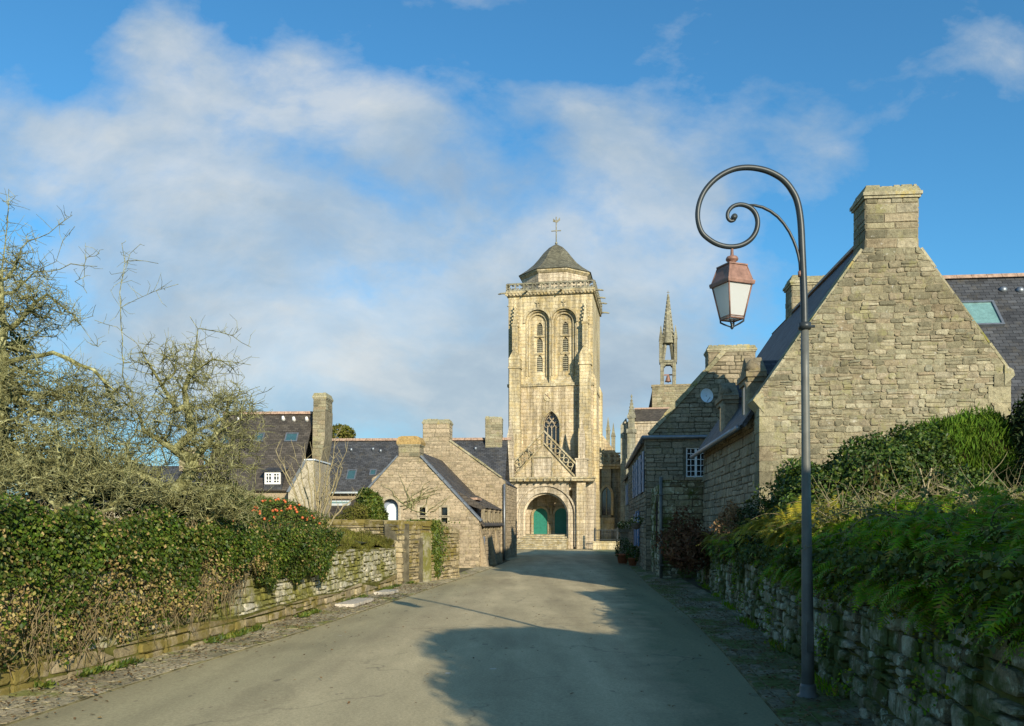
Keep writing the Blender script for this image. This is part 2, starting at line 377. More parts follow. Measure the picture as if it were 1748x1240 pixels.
# ------------------------------------------------------------------ wall helpers
def zint(poly, x):
    zs = []; n = len(poly)
    for i in range(n):
        (a, za), (b, zb) = poly[i], poly[(i+1) % n]
        if (a <= x < b) or (b <= x < a): zs.append(za+(zb-za)*(x-a)/(b-a))
    return (min(zs), max(zs)) if zs else None
def arch_top(a, x):
    cx, hw, z0, zs, kind = a; d = min(abs(x-cx), hw)
    if kind == 'round': return zs+math.sqrt(max(0, hw*hw-d*d))
    return zs+math.sqrt(max(0, 4*hw*hw-(d+hw)**2))
def panel(m, poly, y0, y1, holes=(), arches=(), mat=0):
    """wall slab with real openings, poly in (x,z)"""
    xs = {round(p[0], 5) for p in poly}
    for h in holes: xs |= {h[0], h[1]}
    for a in arches:
        for k in range(15): xs.add(a[0]-a[1]*math.cos(PI*k/14))
    xmin, xmax = min(p[0] for p in poly), max(p[0] for p in poly)
    xs = sorted(x for x in xs if xmin-1e-6 <= x <= xmax+1e-6)
    for xa, xb in zip(xs, xs[1:]):
        if xb-xa < 1e-4: continue
        e = 1e-5; A = zint(poly, xa+e); B = zint(poly, xb-e)
        if not A or not B: continue
        segs = []
        xm = (xa+xb)/2; cuts = []
        for h in holes:
            if h[0] < xm < h[1]: cuts.append((h[2], h[2], h[3], h[3]))
        for a in arches:
            if abs(xm-a[0]) < a[1]: cuts.append((a[2], a[2], arch_top(a, xa), arch_top(a, xb)))
        cuts.sort(); ca, cb = A[0], B[0]
        for (la, lb, ta, tb) in cuts:
            if la > min(ca, cb)+1e-3: segs.append((ca, cb, la, lb))
            ca, cb = ta, tb
        segs.append((ca, cb, A[1], B[1]))
        for a0, b0, a1, b1 in segs:
            m.prism([(xa, a0), (xb, b0), (xb, b1), (xa, a1)], y0, y1, mat)
def archpts(cx, hw, zs, kind, off=0.0, n=16):
    P = []
    if kind == 'round':
        for k in range(n+1):
            a = PI-PI*k/n; P.append((cx+(hw+off)*math.cos(a), zs+(hw+off)*math.sin(a)))
    else:
        R = 2*hw+off; a1 = math.acos(min(1, hw/R))
        for k in range(n//2+1):
            a = PI-(PI-(PI-a1))*k/(n//2); P.append((cx+hw+R*math.cos(a), zs+R*math.sin(a)))
        for k in range(n//2-1, -1, -1):
            a = PI-a1*k/(n//2); P.append((cx-hw-R*math.cos(a), zs+R*math.sin(a)))
    return P
def archmold(m, cx, hw, zs, z0, kind, t, y0, y1, mat=0):
    a = [(cx-hw, z0)]+archpts(cx, hw, zs, kind)+[(cx+hw, z0)]
    b = [(cx-hw-t, z0)]+archpts(cx, hw, zs, kind, t)+[(cx+hw+t, z0)]
    for i in range(len(a)-1): m.prism([a[i], a[i+1], b[i+1], b[i]], y0, y1, mat)
def archfill(m, cx, hw, zs, z0, kind, y0, y1, mat=0):
    m.prism([(cx-hw, z0), (cx+hw, z0)]+archpts(cx, hw, zs, kind)[::-1], y0, y1, mat)
X = Vector((1, 0, 0)); Y = Vector((0, 1, 0)); Z = Vector((0, 0, 1))
def gable_stones(m, poly, y=0, holes=(), **kw): stones(m, (0, y, 0), X, Z, -Y, poly, holes, **kw)
def side_stones(m, x, y0, y1, z0, z1, left=True, holes=(), **kw):
    """stones on the wall face at local x; u runs along +y"""
    stones(m, (x, 0, 0), Y, Z, -X if left else X, [(y0, z0), (y1, z0), (y1, z1), (y0, z1)], holes, **kw)
def casement(parent, x0, x1, z0, z1, y, cols=2, rows=3, leaves=2, mat='white', lint=True, name='window', fw=.05):
    fm = MB(); fw2 = fw*.45
    fm.box(x0, x1, y-.03, y+.03, z0, z0+fw); fm.box(x0, x1, y-.03, y+.03, z1-fw, z1)
    fm.box(x0, x0+fw, y-.031, y+.031, z0+fw, z1-fw); fm.box(x1-fw, x1, y-.031, y+.031, z0+fw, z1-fw)
    for k in range(1, leaves):
        xc = x0+(x1-x0)*k/leaves; fm.box(xc-fw*.8, xc+fw*.8, y-.04, y+.03, z0+fw, z1-fw)
    for k in range(leaves):
        a = x0+(x1-x0)*k/leaves; b = x0+(x1-x0)*(k+1)/leaves
        for c in range(1, cols): xc = a+(b-a)*c/cols; fm.box(xc-fw2/2, xc+fw2/2, y-.025, y+.02, z0+fw, z1-fw)
    for r in range(1, rows): zc = z0+(z1-z0)*r/rows; fm.box(x0+fw, x1-fw, y-.022, y+.018, zc-fw2/2, zc+fw2/2)
    w = fm.build(name, M[mat], parent)
    g = MB(); g.box(x0+.01, x1-.01, y+.035, y+.045, z0+.01, z1-.01); g.build('pane', M['glass'], w)
    return w
def skylight(parent, c, u, v, w, h, frame='zinc', gl='skyglass_dark'):
    """roof window: centre c, u along the roof, v up the slope"""
    n = u.cross(v).normalized(); fm = MB()
    def bx(a0, a1, b0, b1, t0, t1):
        vs = [c+u*a+v*b+n*t for t in (t0, t1) for a, b in ((a0, b0), (a1, b0), (a1, b1), (a0, b1))]
        return vs
    F6 = [(3,2,1,0),(4,5,6,7),(0,1,5,4),(1,2,6,5),(2,3,7,6),(3,0,4,7)]; e = .06
    for q in ((-w/2, w/2, -h/2, -h/2+e), (-w/2, w/2, h/2-e, h/2), (-w/2, -w/2+e, -h/2+e, h/2-e), (w/2-e, w/2, -h/2+e, h/2-e)):
        fm.add(bx(*q, -.02, .09), F6)
    f = fm.build('skylight', M[frame], parent)
    g = MB(); g.add(bx(-w/2+e, w/2-e, -h/2+e, h/2-e, .03, .05), F6); g.build('pane', M[gl], f)
    return f
def slab(m, a, b, c, d, t, mat=0):
    """thick quad a,b,c,d (ccw seen from outside)"""
    a, b, c, d = map(Vector, (a, b, c, d)); n = (b-a).cross(d-a).normalized()*t
    m.add([a, b, c, d, a-n, b-n, c-n, d-n], [(0, 1, 2, 3), (7, 6, 5, 4), (0, 4, 5, 1), (1, 5, 6, 2), (2, 6, 7, 3), (3, 7, 4, 0)], mat)
def coping(m, pts, y0, y1, t=.12, seed=3, mat=0):
    """stone coping along a gable verge, pts in (x,z)"""
    R = random.Random(seed)
    for (xa, za), (xb, zb) in zip(pts, pts[1:]):
        L = math.hypot(xb-xa, zb-za); dx, dz = (xb-xa)/L, (zb-za)/L; nx, nz = -dz, dx
        if nz < 0: nx, nz = -nx, -nz
        s = 0
        while s < L-.05:
            e = min(L, s+R.uniform(.35, .7)); e = L if L-e < .2 else e
            tt = t+R.uniform(-.015, .02); g = .008; o = R.uniform(-.01, .01)
            p = [(xa+dx*(s+g), za+dz*(s+g)), (xa+dx*(e-g), za+dz*(e-g)), (xa+dx*(e-g)+nx*tt, za+dz*(e-g)+nz*tt), (xa+dx*(s+g)+nx*tt, za+dz*(s+g)+nz*tt)]
            m.prism(p, y0-.03+o, y1+.03, mat); s = e
def chimney(parent, x0, x1, y0, y1, z0, z1, cap=.12, cap_h=.28, stone='gable', seed=5, big=False, name='chimney'):
    m = MB(); m.box(x0, x1, y0, y1, z0, z1-cap_h, 0)
    kw = dict(ch=(.12, .23) if big else (.12, .22), sw=(.22, .55), seed=seed, out=(.008, .02), slot=1, jit=.006, rnd=not big)
    stones(m, (0, y0, 0), X, Z, -Y, [(x0, z0), (x1, z0), (x1, z1-cap_h), (x0, z1-cap_h)], **kw)
    for xx, nn in ((x0, -X), (x1, X)):
        stones(m, (xx, 0, 0), Y, Z, nn, [(y0, z0), (y1, z0), (y1, z1-cap_h), (y0, z1-cap_h)], **kw)
    o = m.build(name, [M['mortar'], M[stone]], parent)
    c = MB(); zc = z1-cap_h
    c.box(x0-cap*.6, x1+cap*.6, y0-cap*.6, y1+cap*.6, zc, zc+cap_h*.22)
    c.box(x0-cap, x1+cap, y0-cap, y1+cap, zc+cap_h*.22, zc+cap_h*.5)
    c.box(x0-cap*.7, x1+cap*.7, y0-cap*.7, y1+cap*.7, zc+cap_h*.5, z1, 0, .05)
    # uneven weathered lip stones on top
    R = random.Random(seed); xx = x0
    while xx < x1-.05:
        w = R.uniform(.15, .35); e = min(x1, xx+w); c.box(xx+.01, e-.01, y0+.02, y1-.02, z1-.01, z1+R.uniform(.01, .06), 0, .01); xx = e
    c.build('chimney_cap', M['coping'], o)
    return o
# ------------------------------------------------------------------ ground
LEFT_EDGE = [(-5.5, -6), (-5.0, 0), (-4.62, 4.2), (-4.36, 7.19), (-4.0, 9.86), (-3.4, 13.25), (-3.12, 15.5), (-2.46, 20.5), (-1.55, 27.5), (-.95, 32), (-.45, 37), (-.05, 42)]
RIGHT_EDGE = [(1.4, -6), (1.75, 0), (2.05, 4.2), (2.32, 7.14), (2.85, 11.5), (3.3, 15.9), (3.82, 23.5), (4.3, 29), (4.75, 34), (5.2, 42)]
def ground():
    ys = [-300, -60, -20]+[(-10+i*2) for i in range(56)]+[110, 140, 200, 400, 900, 3000]
    xs = [-3000, -600, -200, -80, -40]+[-30+i*2 for i in range(31)]+[40, 80, 200, 600, 3000]
    V = [(x, y, gz(y)-.03+(0 if y < 200 else -1)) for y in ys for x in xs]; n = len(xs)
    Fc = [(j*n+i, j*n+i+1, (j+1)*n+i+1, (j+1)*n+i) for j in range(len(ys)-1) for i in range(n-1)]
    m = MB(); m.add(V, Fc)
    t = NT('rough_ground'); p = t.pos()
    c = t.ramp(t.noise(p, .8, 6, .7), [(.3, (.05, .045, .025)), (.5, (.09, .08, .045)), (.7, (.06, .08, .02))])
    o = m.build('ground', t.bsdf(c, .95, normal=t.bump(t.noise(p, 12, 5), .6, .05)), uv=False); props(o, kind='structure')
    # road
    t = NT('asphalt'); p = t.pos(); xyz = t.n('SeparateXYZ'); t.l(p, xyz.inputs[0])
    nb = t.noise(p, .35, 4, .6); nf = t.noise(p, 90, 3, .7); nm = t.noise(t.mapv(p, (1, .25, 1)), 1.4, 5, .65)
    c = t.ramp(nb, [(.3, (.44, .375, .225)), (.7, (.52, .445, .265))])
    c = t.mix(1, c, t.ramp(nf, [(.25, .72), (.5, 1), (.8, 1.3)]), 'MULTIPLY')
    c = t.mix(1, c, t.ramp(nm, [(.3, .78), (.7, 1.16)]), 'MULTIPLY')
    vo = t.n('TexVoronoi'); vo.inputs['Scale'].default_value = 260; t.l(p, vo.inputs['Vector'])
    c = t.mix(1, c, t.ramp(vo.outputs['Distance'], [(.0, 1.25), (.5, .92)]), 'MULTIPLY')
    # algae film along both gutters: distance from the two edge lines
    dr = t.math('SUBTRACT', t.math('MULTIPLY_ADD', xyz.outputs[1], .085, 1.95), xyz.outputs[0])
    dl = t.math('ADD', xyz.outputs[0], t.math('MULTIPLY_ADD', xyz.outputs[1], -.11, 4.75))
    wob = t.math('MULTIPLY', t.noise(p, 1.2, 5, .7), 1.5)
    ar = t.ramp(t.math('SUBTRACT', dr, wob), [(0.0, 1), (.75, 0)])
    c = t.mix(t.math('MULTIPLY', ar, .85), c, (.11, .15, .075))
    al = t.ramp(t.math('SUBTRACT', dl, wob), [(.0, 1), (.9, 0)])
    c = t.mix(t.math('MULTIPLY', al, .35), c, (.27, .27, .155))
    near = t.ramp(t.math('MULTIPLY', xyz.outputs[1], .05), [(.25, 1), (.75, 0)])
    c = t.mix(t.math('MULTIPLY', near, .35), c, (.33, .32, .20))
    # old repairs, tar seams and short cracks
    crk = t.n('TexVoronoi', feature='DISTANCE_TO_EDGE'); crk.inputs['Scale'].default_value = .33
    vd = t.n('VectorMath', operation='ADD'); t.l(p, vd.inputs[0])
    nn = t.n('TexNoise'); nn.inputs['Scale'].default_value = 1.7; nn.inputs['Detail'].default_value = 5; t.l(p, nn.inputs['Vector']); t.l(nn.outputs['Color'], vd.inputs[1])
    t.l(vd.outputs[0], crk.inputs['Vector'])
    seam = t.math('MULTIPLY', t.ramp(crk.outputs[0], [(.0, 1), (.011, 0)]), t.ramp(t.noise(p, .5, 2), [(.48, 0), (.56, 1)]))
    c = t.mix(t.math('MULTIPLY', seam, .4), c, (.06, .055, .045))
    pt = t.noise(t.mapv(p, (1, .5, 1), (3, 1, 0)), .55, 2, .4)
    c = t.mix(t.math('MULTIPLY', t.ramp(pt, [(.55, 0), (.565, .3)]), 1), c, t.mix(1, c, (.72, .72, .72), 'MULTIPLY'))
    wh = t.noise(p, 3.2, 2, .5)
    c = t.mix(t.ramp(wh, [(.76, 0), (.775, .7)]), c, (.6, .55, .45))
    dk = t.noise(t.mapv(p, (1, .6, 1), (4, 9, 0)), 4.5, 3, .6); c = t.mix(t.math('MULTIPLY', t.ramp(dk, [(.68, 0), (.71, 1)]), .45), c, (.09, .08, .06))
    gr = t.noise(p, 34, 3, .75); c = t.mix(1, c, t.ramp(gr, [(.3, .8), (.5, 1), (.7, 1.2)]), 'MULTIPLY')
    trk = t.noise(t.mapv(p, (1.3, .06, 1), (0, 0, 0), (0, 0, .09)), 1.0, 3, .5); c = t.mix(1, c, t.ramp(trk, [(.35, .86), (.65, 1.1)]), 'MULTIPLY')
    h = t.math('ADD', nf, t.math('MULTIPLY', vo.outputs['Distance'], .8))
    am = t.bsdf(c, .88, normal=t.bump(h, .35, .006), spec=.25)
    m = MB(); L = LEFT_EDGE; R_ = RIGHT_EDGE; rows = []
    yy = [-6+i for i in range(49)]
    def ip(pl, y):
        for a, b in zip(pl, pl[1:]):
            if a[1] <= y <= b[1]: return a[0]+(b[0]-a[0])*(y-a[1])/(b[1]-a[1])
        return pl[-1][0]
    V = []; nx = 9
    for y in yy:
        a, b = ip(L, y), ip(R_, y)
        for k in range(nx):
            u = k/(nx-1); V.append((a+(b-a)*u, y, gz(y)+.06*math.sin(PI*u)-.03))
    for k in range(1, 14):
        y = 42+k*3.2; w = sst(42, 52, y); a = -.05-22*w+.08*(y-42); b = 5.2+1.2*w+.17*(y-42)+22*sst(66, 76, y)
        for q in range(nx): u = q/(nx-1); V.append((a+(b-a)*u, y, gz(y)+.06*math.sin(PI*u)*(1-w)-.03+.006))
    nr = len(V)//nx
    m.add(V, [(j*nx+i, j*nx+i+1, (j+1)*nx+i+1, (j+1)*nx+i) for j in range(nr-1) for i in range(nx-1)], 0, True)
    o = m.build('road', am, uv=False); props(o, kind='structure')
    return ip
ip = ground()
ip_r = lambda y: ip(RIGHT_EDGE, y); ip_l = lambda y: ip(LEFT_EDGE, y)
def lwall_x(y):   # base line of the left garden wall
    return ip([(-6.1, -4), (-5.65, 3), (-5.05, 8.4), (-4.5, 11.4), (-3.95, 15.4), (-3.75, 17.6), (-3.2, 23.3), (-2.9, 24.2), (-1.75, 28.2), (-1.35, 32.6), (-.95, 36), (-.5, 42)], y)
def rwall_x(y): return 2.1+.14*y
PT = rubble_mat('paving_stone', [(.34, .30, .20), (.40, .36, .24), (.30, .27, .18), (.43, .38, .26), (.27, .25, .16)], .25, .35, (.12, .13, .035), white=.2, stain=.7, bs=.8)
PD = plain('joint_dirt', (.17, .155, .08), .95, var=.6, scale=4, bump=.6, spec=.05)
PT2 = rubble_mat('mossy_gutter_stone', [(.20, .20, .13), (.27, .27, .18), (.16, .16, .10), (.31, .30, .21)], .25, .6, (.06, .09, .022), white=.3, stain=.8, bs=.9)
def paving(name, ya, yb, inner, outer, lift, seed, slope=0.0, pt=None):
    m = MB(); R = random.Random(seed)
    y = ya
    while y < yb:
        y1 = min(yb, y+1.5)
        a0, b0, a1, b1 = inner(y), outer(y), inner(y1), outer(y1)
        P0 = Vector((a0, y, gz(y)+lift)); P1 = Vector((a1, y1, gz(y1)+lift)); Q0 = Vector((b0, y, gz(y)+lift+slope)); Q1 = Vector((b1, y1, gz(y1)+lift+slope))
        m.add([P0, Q0, Q1, P1, P0-Z*.2, Q0-Z*.2, Q1-Z*.2, P1-Z*.2], [(0, 1, 2, 3), (0, 3, 7, 4), (1, 5, 6, 2), (0, 4, 5, 1), (3, 2, 6, 7)] if b0 > a0 else [(3, 2, 1, 0), (4, 7, 3, 0), (2, 6, 5, 1), (1, 5, 4, 0), (7, 6, 2, 3)], 0)
        U = (P1-P0).normalized(); Wd = (Q0-P0); Wd = (Wd-U*Wd.dot(U)); wl = Wd.length; Wd.normalize()
        N = Vector((0, 0, 1)); Ls = (P1-P0).length
        stones(m, P0, U, Wd, N, [(0, .01), (Ls, .01), (Ls, wl), (0, wl)], ch=(.12, .2), sw=(.2, .5), gap=.007, out=(.004, .014), slot=1, seed=R.randint(0, 9999), jit=.014)
        y = y1
    o = m.build(name, [PD, pt or PT]); props(o, kind='structure'); return o
paving('pavement', -2, 34, lambda y: ip_l(y)-.0, lambda y: lwall_x(y)-.12, -.02, 21, .05)
paving('gutter', -2, 42, lambda y: ip_r(y)+.0, lambda y: min(rwall_x(y)+.15, ip_r(y)+1.2) if y < 26 else ip_r(y)+.7, -.02, 22, .03, PT2)
# ------------------------------------------------------------------ church
def church():
    fr = Fr(-.35, 84, gz(84), 10)
    T = thing('church', 'yellow granite church tower with arched porch and two green doors closing the street', 'church', fr)
    L = fr.L; W = L(1012, 700, 0)[0]; D = fr.S(1024, 700, W)[0]
    z = lambda py, y=0: L(940, py, y)[1]
    xx = lambda px, y=0: L(px, 800, y)[0]
    zs1 = z(657); ztop = z(503); zb0 = z(500); zb1 = z(485)
    # lower tower stage with traceried window
    wcx = (xx(927)+xx(955))/2; whw = (xx(955)-xx(927))/2; wz0 = z(778); wzs = z(727)
    m = MB(); panel(m, [(0, 0), (W, 0), (W, zs1), (0, zs1)], 0, .7, arches=[(wcx, whw, wz0, wzs, 'pointed')])
    m.box(0, W, .7, D, 0, zs1); m.build('tower_wall', M['ashlar'], T)
    w = MB(); archfill(w, wcx, whw+.1, wzs, wz0-.1, 'pointed', .62, .66)
    for q in range(1, 4): xq = wcx-whw+2*whw*q/4; w.box(xq-.035, xq+.035, .36, .5, wz0, wzs+.1)
    wf = MB(); archmold(wf, wcx, whw-.05, wzs, wz0, 'pointed', .1, .3, .55)
    for q in (1, 2, 3): xq = wcx-whw+2*whw*q/4; wf.box(xq-.04, xq+.04, .36, .48, wz0, wzs+.05)
    for cx_, cz_, r in [(-.5, .18, .25), (.5, .18, .25), (0, .18, .25), (-.27, .55, .24), (.27, .55, .24), (0, .92, .24), (0, 1.25, .13)]:
        c = Vector((wcx+cx_*whw*1.25, .42, wzs+cz_*whw*1.2)); r *= whw*1.25
        wf.tube([c+Vector((math.sin(a)*r, 0, -math.cos(a)*r*1.25)) for a in [2*PI*i/10 for i in range(11)]], .04, 5)
    wo = wf.build('window', M['ashlar_pale'], T); w2 = MB(); archfill(w2, wcx, whw+.1, wzs, wz0-.1, 'pointed', .6, .66); w2.build('pane', M['glass'], wo)
    hm = MB(); archmold(hm, wcx, whw+.02, wzs, wz0+.6, 'pointed', .16, -.07, .1); hm.build('hood_mould', M['trim'], T)
    # clock
    cd = MB(); cc = Vector(L(936, 677)); R0 = .48
    vs = [(cc[0]+R0*math.cos(a), -.07, cc[1]+R0*math.sin(a)) for a in [2*PI*i/20 for i in range(20)]]
    cd.add(vs+[(a, 0.05, b) for a, _, b in vs], [tuple(range(20)), *[((i+1) % 20, i, 20+i, 20+(i+1) % 20) for i in range(20)]])
    co_ = cd.build('clock', M['ashlar_hi'], T)
    hd = MB(); hd.tube([(cc[0]-.3, -.1, cc[1]+.25), (cc[0]+.25, -.1, cc[1]-.28)], .03, 5); hd.tube([(cc[0], -.11, cc[1]), (cc[0]-.02, -.11, cc[1]+.3)], .03, 5); hd.build('clock_hand', M['ridge'], co_)
    # upper stage with two belfry bays
    bays = [(xx(897), xx(938)), (xx(941), xx(984))]; zsil = z(655); zcr = z(528)
    ars = []
    for a, b in bays: hw = (b-a)/2; ars.append(((a+b)/2, hw, zsil, zcr-hw, 'round'))
    m = MB(); panel(m, [(0, zs1), (W, zs1), (W, ztop), (0, ztop)], 0, .22, arches=ars); m.box(0, W, .9, D, zs1, ztop)
    for a in ars: pass
    panel(m, [(0, zs1), (W, zs1), (W, ztop), (0, ztop)], .22, .40, arches=[(a[0], a[1]-.2, a[2], a[3], 'round') for a in ars])
    panel(m, [(0, zs1), (W, zs1), (W, ztop), (0, ztop)], .40, .56, arches=[(a[0], a[1]-.42, a[2], a[3], 'round') for a in ars])
    louv = []
    bw = [(xx(915), xx(925)), (xx(959.5), xx(969))]
    tiers = [(z(570), z(549)), (z(600), z(575)), (z(633), z(605))]
    hol = []
    for (a, b) in bw:
        for (z0, z1) in tiers: hol.append(((a+b)/2, (b-a)/2, z0, z1-(b-a)/2*1.5, 'pointed'))
    panel(m, [(0, zs1), (W, zs1), (W, ztop), (0, ztop)], .56, .86, arches=[h for h in hol])
    m.build('belfry_wall', M['ashlar_hi'], T)
    for h in hol:
        lm = MB(); k = 0; zz = h[2]
        while zz < h[3]+h[1]*1.2:
            lm.prismx([(.62, zz), (.78, zz+.16), (.78, zz+.2), (.62, zz+.04)], h[0]-h[1]+.005, h[0]+h[1]-.005); zz += .2
        lo = lm.build('louvre_window', M['trim_grey'], T)
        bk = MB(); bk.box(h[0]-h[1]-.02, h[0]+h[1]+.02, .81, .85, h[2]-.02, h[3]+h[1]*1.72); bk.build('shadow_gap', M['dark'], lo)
    tr = MB()
    for a in ars:
        archmold(tr, a[0], a[1]+.0, a[3], a[3]-.1, 'round', .2, -.12, .1)
        archmold(tr, a[0], a[1]-.16, a[3], a[2]+.8, 'round', .12, .12, .3); archmold(tr, a[0], a[1]-.4, a[3], a[2]+.8, 'round', .14, .33, .5)
        # sloping sill
        tr.prismx([(-.02, a[2]), (.8, a[2]), (.8, a[2]+1.15)], a[0]-a[1]+.01, a[0]+a[1]-.01)
    for a in ars:  # little ogee finials over the bays and transoms between the tiers
        tr.box(a[0]-.06, a[0]+.06, -.14, .02, zcr+.18, zcr+.95, 0, .03); tr.box(a[0]-.2, a[0]+.2, -.13, .01, zcr+.62, zcr+.78)
    for (a, b) in bw:
        for (z0, z1) in tiers[:2]: tr.box(a-.16, b+.16, .46, .6, z0-.2, z0-.06)
    tr.box((bays[0][1]+bays[1][0])/2-.09, (bays[0][1]+bays[1][0])/2+.09, -.1, .05, zsil, zcr-1.2)
    # wide string courses and cornice
    tr.box(-.1, W+.1, -.16, D+.1, zs1-.14, zs1+.14)
    tr.box(-.16, W+.16, -.22, D+.16, ztop-.05, ztop+.22); tr.box(-.22, W+.22, -.29, D+.22, ztop+.22, ztop+.42)
    for i in range(26): xq = -.2+(W+.4)*i/25; tr.box(xq-.07, xq+.07, -.34, -.18, ztop+.02, ztop+.2)
    tr.build('moulding', M['trim'], T)
    # buttresses
    def butt(px0, px1, pyt, pyp, proj=1.0, side=0):
        b = MB(); x0, x1 = xx(px0, -proj), xx(px1, -proj); c = (x0+x1)/2; hw = (x1-x0)/2
        za, zbb = z(742, -proj), z(pyt, -proj)
        b.box(x0-.08, x1+.08, -proj-.35, 0.02, 0, za); b.prismx([(-proj-.35, za), (0, za), (0, za+.7), (-proj, za+.55)], x0-.08, x1+.08)
        b.box(x0, x1, -proj, .02, za, zbb)
        b.box(x0-.1, x1+.1, -proj-.1, .03, zbb, zbb+.18); b.box(x0-.03, x1+.03, -proj-.03, .03, zbb+.18, zbb+.9)
        b.prism([(x0-.06, zbb+.9), (x1+.06, zbb+.9), (c, zbb+2.0)], -proj-.06, .0)
        q = hw*.5; zt = z(pyp, -proj*.6)
        b.box(c-q, c+q, -proj*.75, .03, zbb+.9, zt-2.2); b.box(c-q*1.25, c+q*1.25, -proj*.8, .02, zt-2.3, zt-2.1)
        b.lathe([(q*1.3, zt-2.1), (q*.75, zt-1.2), (.03, zt)], c, -proj*.4, 4, 0, False, PI/4)
        for k in range(5):
            zq = zt-1.9+k*.36; rr = q*1.25*(1-(k/6)); 
            for sx in (-1, 1): b.box(c+sx*rr-.06, c+sx*rr+.06, -proj*.4-.08, -proj*.4+.08, zq, zq+.16)
        # blind gablet beside it
        b.build('buttress', M['ashlar_hi'], T)
    butt(869, 887, 627, 515); butt(989, 1008, 624, 515)
    # side buttresses (right face)
    for yy_ in (.4, D-1.2):
        b = MB(); b.box(W-.02, W+.55, yy_, yy_+1.0, 0, z(742)); b.prism([(W-.02, z(742)), (W+.55, z(742)), (W-.02, z(742)+1)], yy_, yy_+1)
        b.box(W-.02, W+.32, yy_+.05, yy_+.95, z(742), z(650)); b.prism([(W-.02, z(650)), (W+.32, z(650)), (W-.02, z(650)+.8)], yy_+.05, yy_+.95)
        b.build('buttress', M['ashlar_hi'], T)
    # balustrade with pierced rings
    def balus(name, P0, P1, n, h, mt, z0, rail=.14, T=T):
        P0 = Vector(P0); P1 = Vector(P1); b = MB(); d = (P1-P0); Lh = d.length; d.normalize(); s = Lh/n
        nn = Vector((-d.y, d.x, 0)); nn = nn.normalized() if nn.length > .01 else Y
        for zz, tt in ((0, rail), (h-rail, rail)):
            a = P0+Z*(z0+zz); e = P1+Z*(z0+zz)
            vs = [a-nn*.11, e-nn*.11, e+nn*.11, a+nn*.11]; b.add(vs+[v+Z*tt for v in vs], [(3,2,1,0),(4,5,6,7),(0,1,5,4),(1,2,6,5),(2,3,7,6),(3,0,4,7)])
        for i in range(n+1):
            c = P0+d*s*i+Z*(z0+rail); vs = [c-d*.06-nn*.09, c+d*.06-nn*.09, c+d*.06+nn*.09, c-d*.06+nn*.09]
            b.add(vs+[v+Z*(h-2*rail) for v in vs], [(0,1,5,4),(1,2,6,5),(2,3,7,6),(3,0,4,7)])
        for i in range(n):
            c = P0+d*s*(i+.5)+Z*(z0+h/2); r = min(s, h-2*rail)*.5
            for q in range(4):
                a0 = q*PI/2+PI/4; k0 = c+(d*math.cos(a0)+Z*math.sin(a0))*r*1.25; k1 = c+(d*math.cos(a0)+Z*math.sin(a0))*r*.62
                b.tube([k0, k1], [.2, .05], 4, smooth=False)
        return b.build(name, M[mt], T)
    e = .13; hb = zb1-(ztop+.42)+.15; zc = ztop+.42
    balus('balustrade', (-e, -e-.06, 0), (W+e, -e-.06, 0), 10, hb, 'trim_grey', zc)
    balus('balustrade', (W+e, -e+.06, 0), (W+e, D+e, 0), 9, hb, 'trim_grey', zc)
    balus('balustrade', (-e, -e+.06, 0), (-e, D+e, 0), 9, hb, 'trim_grey', zc)
    for gx, gy, dx, dy in [(-.25, .0, -1, -.05), (W+.25, .3, 1, 0), (W+.25, 3.2, 1, 0), (W+.25, 5.4, 1, 0), (W+.25, D-.2, 1, .1), (1.9, -.35, 0, -1), (5.3, -.35, 0, -1), (-.2, D*.5, -1, 0)]:
        g = MB(); a = Vector((gx, gy, ztop+.3)); d = Vector((dx, dy, -.06)); ln = .8
        g.tube([a-d*.2, a+d*ln*.5+Z*.04, a+d*ln*.85, a+d*ln], [.11, .09, .08, .03], 6); g.build('gargoyle', M['trim_grey'], T)
    # lantern and slate roof
    cx, cy = W/2, D/2; zl0 = zc-.3; zl1 = z(461, D/2-2.6); rl = (L(1004, 465, D/2)[0]-L(890, 465, D/2)[0])/2/math.cos(PI/8)
    m = MB(); m.lathe([(rl-.15, zl0), (rl-.15, zl1-.5)], cx, cy, 8, 0, False, PI/8)
    m.build('lantern_wall', M['ashlar_pale'], T)
    m = MB(); m.lathe([(rl-.1, zl1-.5), (rl+.12, zl1-.28), (rl+.12, zl1-.12)], cx, cy, 8, 0, False, PI/8); m.build('lantern_cornice', M['trim'], T)
    zt = z(418, D/2); H = zt-zl1
    m = MB(); m.lathe([(rl+.25, zl1-.12), (rl*.82, zl1+H*.15), (rl*.64, zl1+H*.32), (rl*.50, zl1+H*.50), (rl*.36, zl1+H*.70), (rl*.2, zl1+H*.88), (.05, zt+.02)], cx, cy, 8, 0, False, PI/8)
    m.build('roof', M['slate_far'], T)
    zv = z(371, D/2); m = MB(); m.tube([(cx, cy, zt-.1), (cx, cy, zv)], .055, 6); m.lathe([(.05, zt), (.17, zt+.12), (.05, zt+.26)], cx, cy, 8)
    zc_ = z(395, D/2); m.box(cx-.45, cx+.45, cy-.04, cy+.04, zc_-.04, zc_+.04)
    for sx in (-1, 1): m.lathe([(.02, zc_-.07), (.07, zc_), (.02, zc_+.07)], cx+sx*.45, cy, 6)
    m.prism([(cx-.35, zv-.5), (cx+.1, zv-.62), (cx+.42, zv-.35), (cx+.36, zv-.1), (cx+.18, zv-.34), (cx-.1, zv-.36), (cx-.3, zv-.15)], cy-.02, cy+.02)
    m.build('weather_vane', M['trim_grey'], T)
    # porch
    py_ = -3.4; x0, x1 = xx(862, py_), xx(1013, py_); zp = z(822, py_); ax0, ax1 = xx(893, py_), xx(970, py_); ac = (ax0+ax1)/2; ah = (ax1-ax0)/2; acr = z(841, py_)
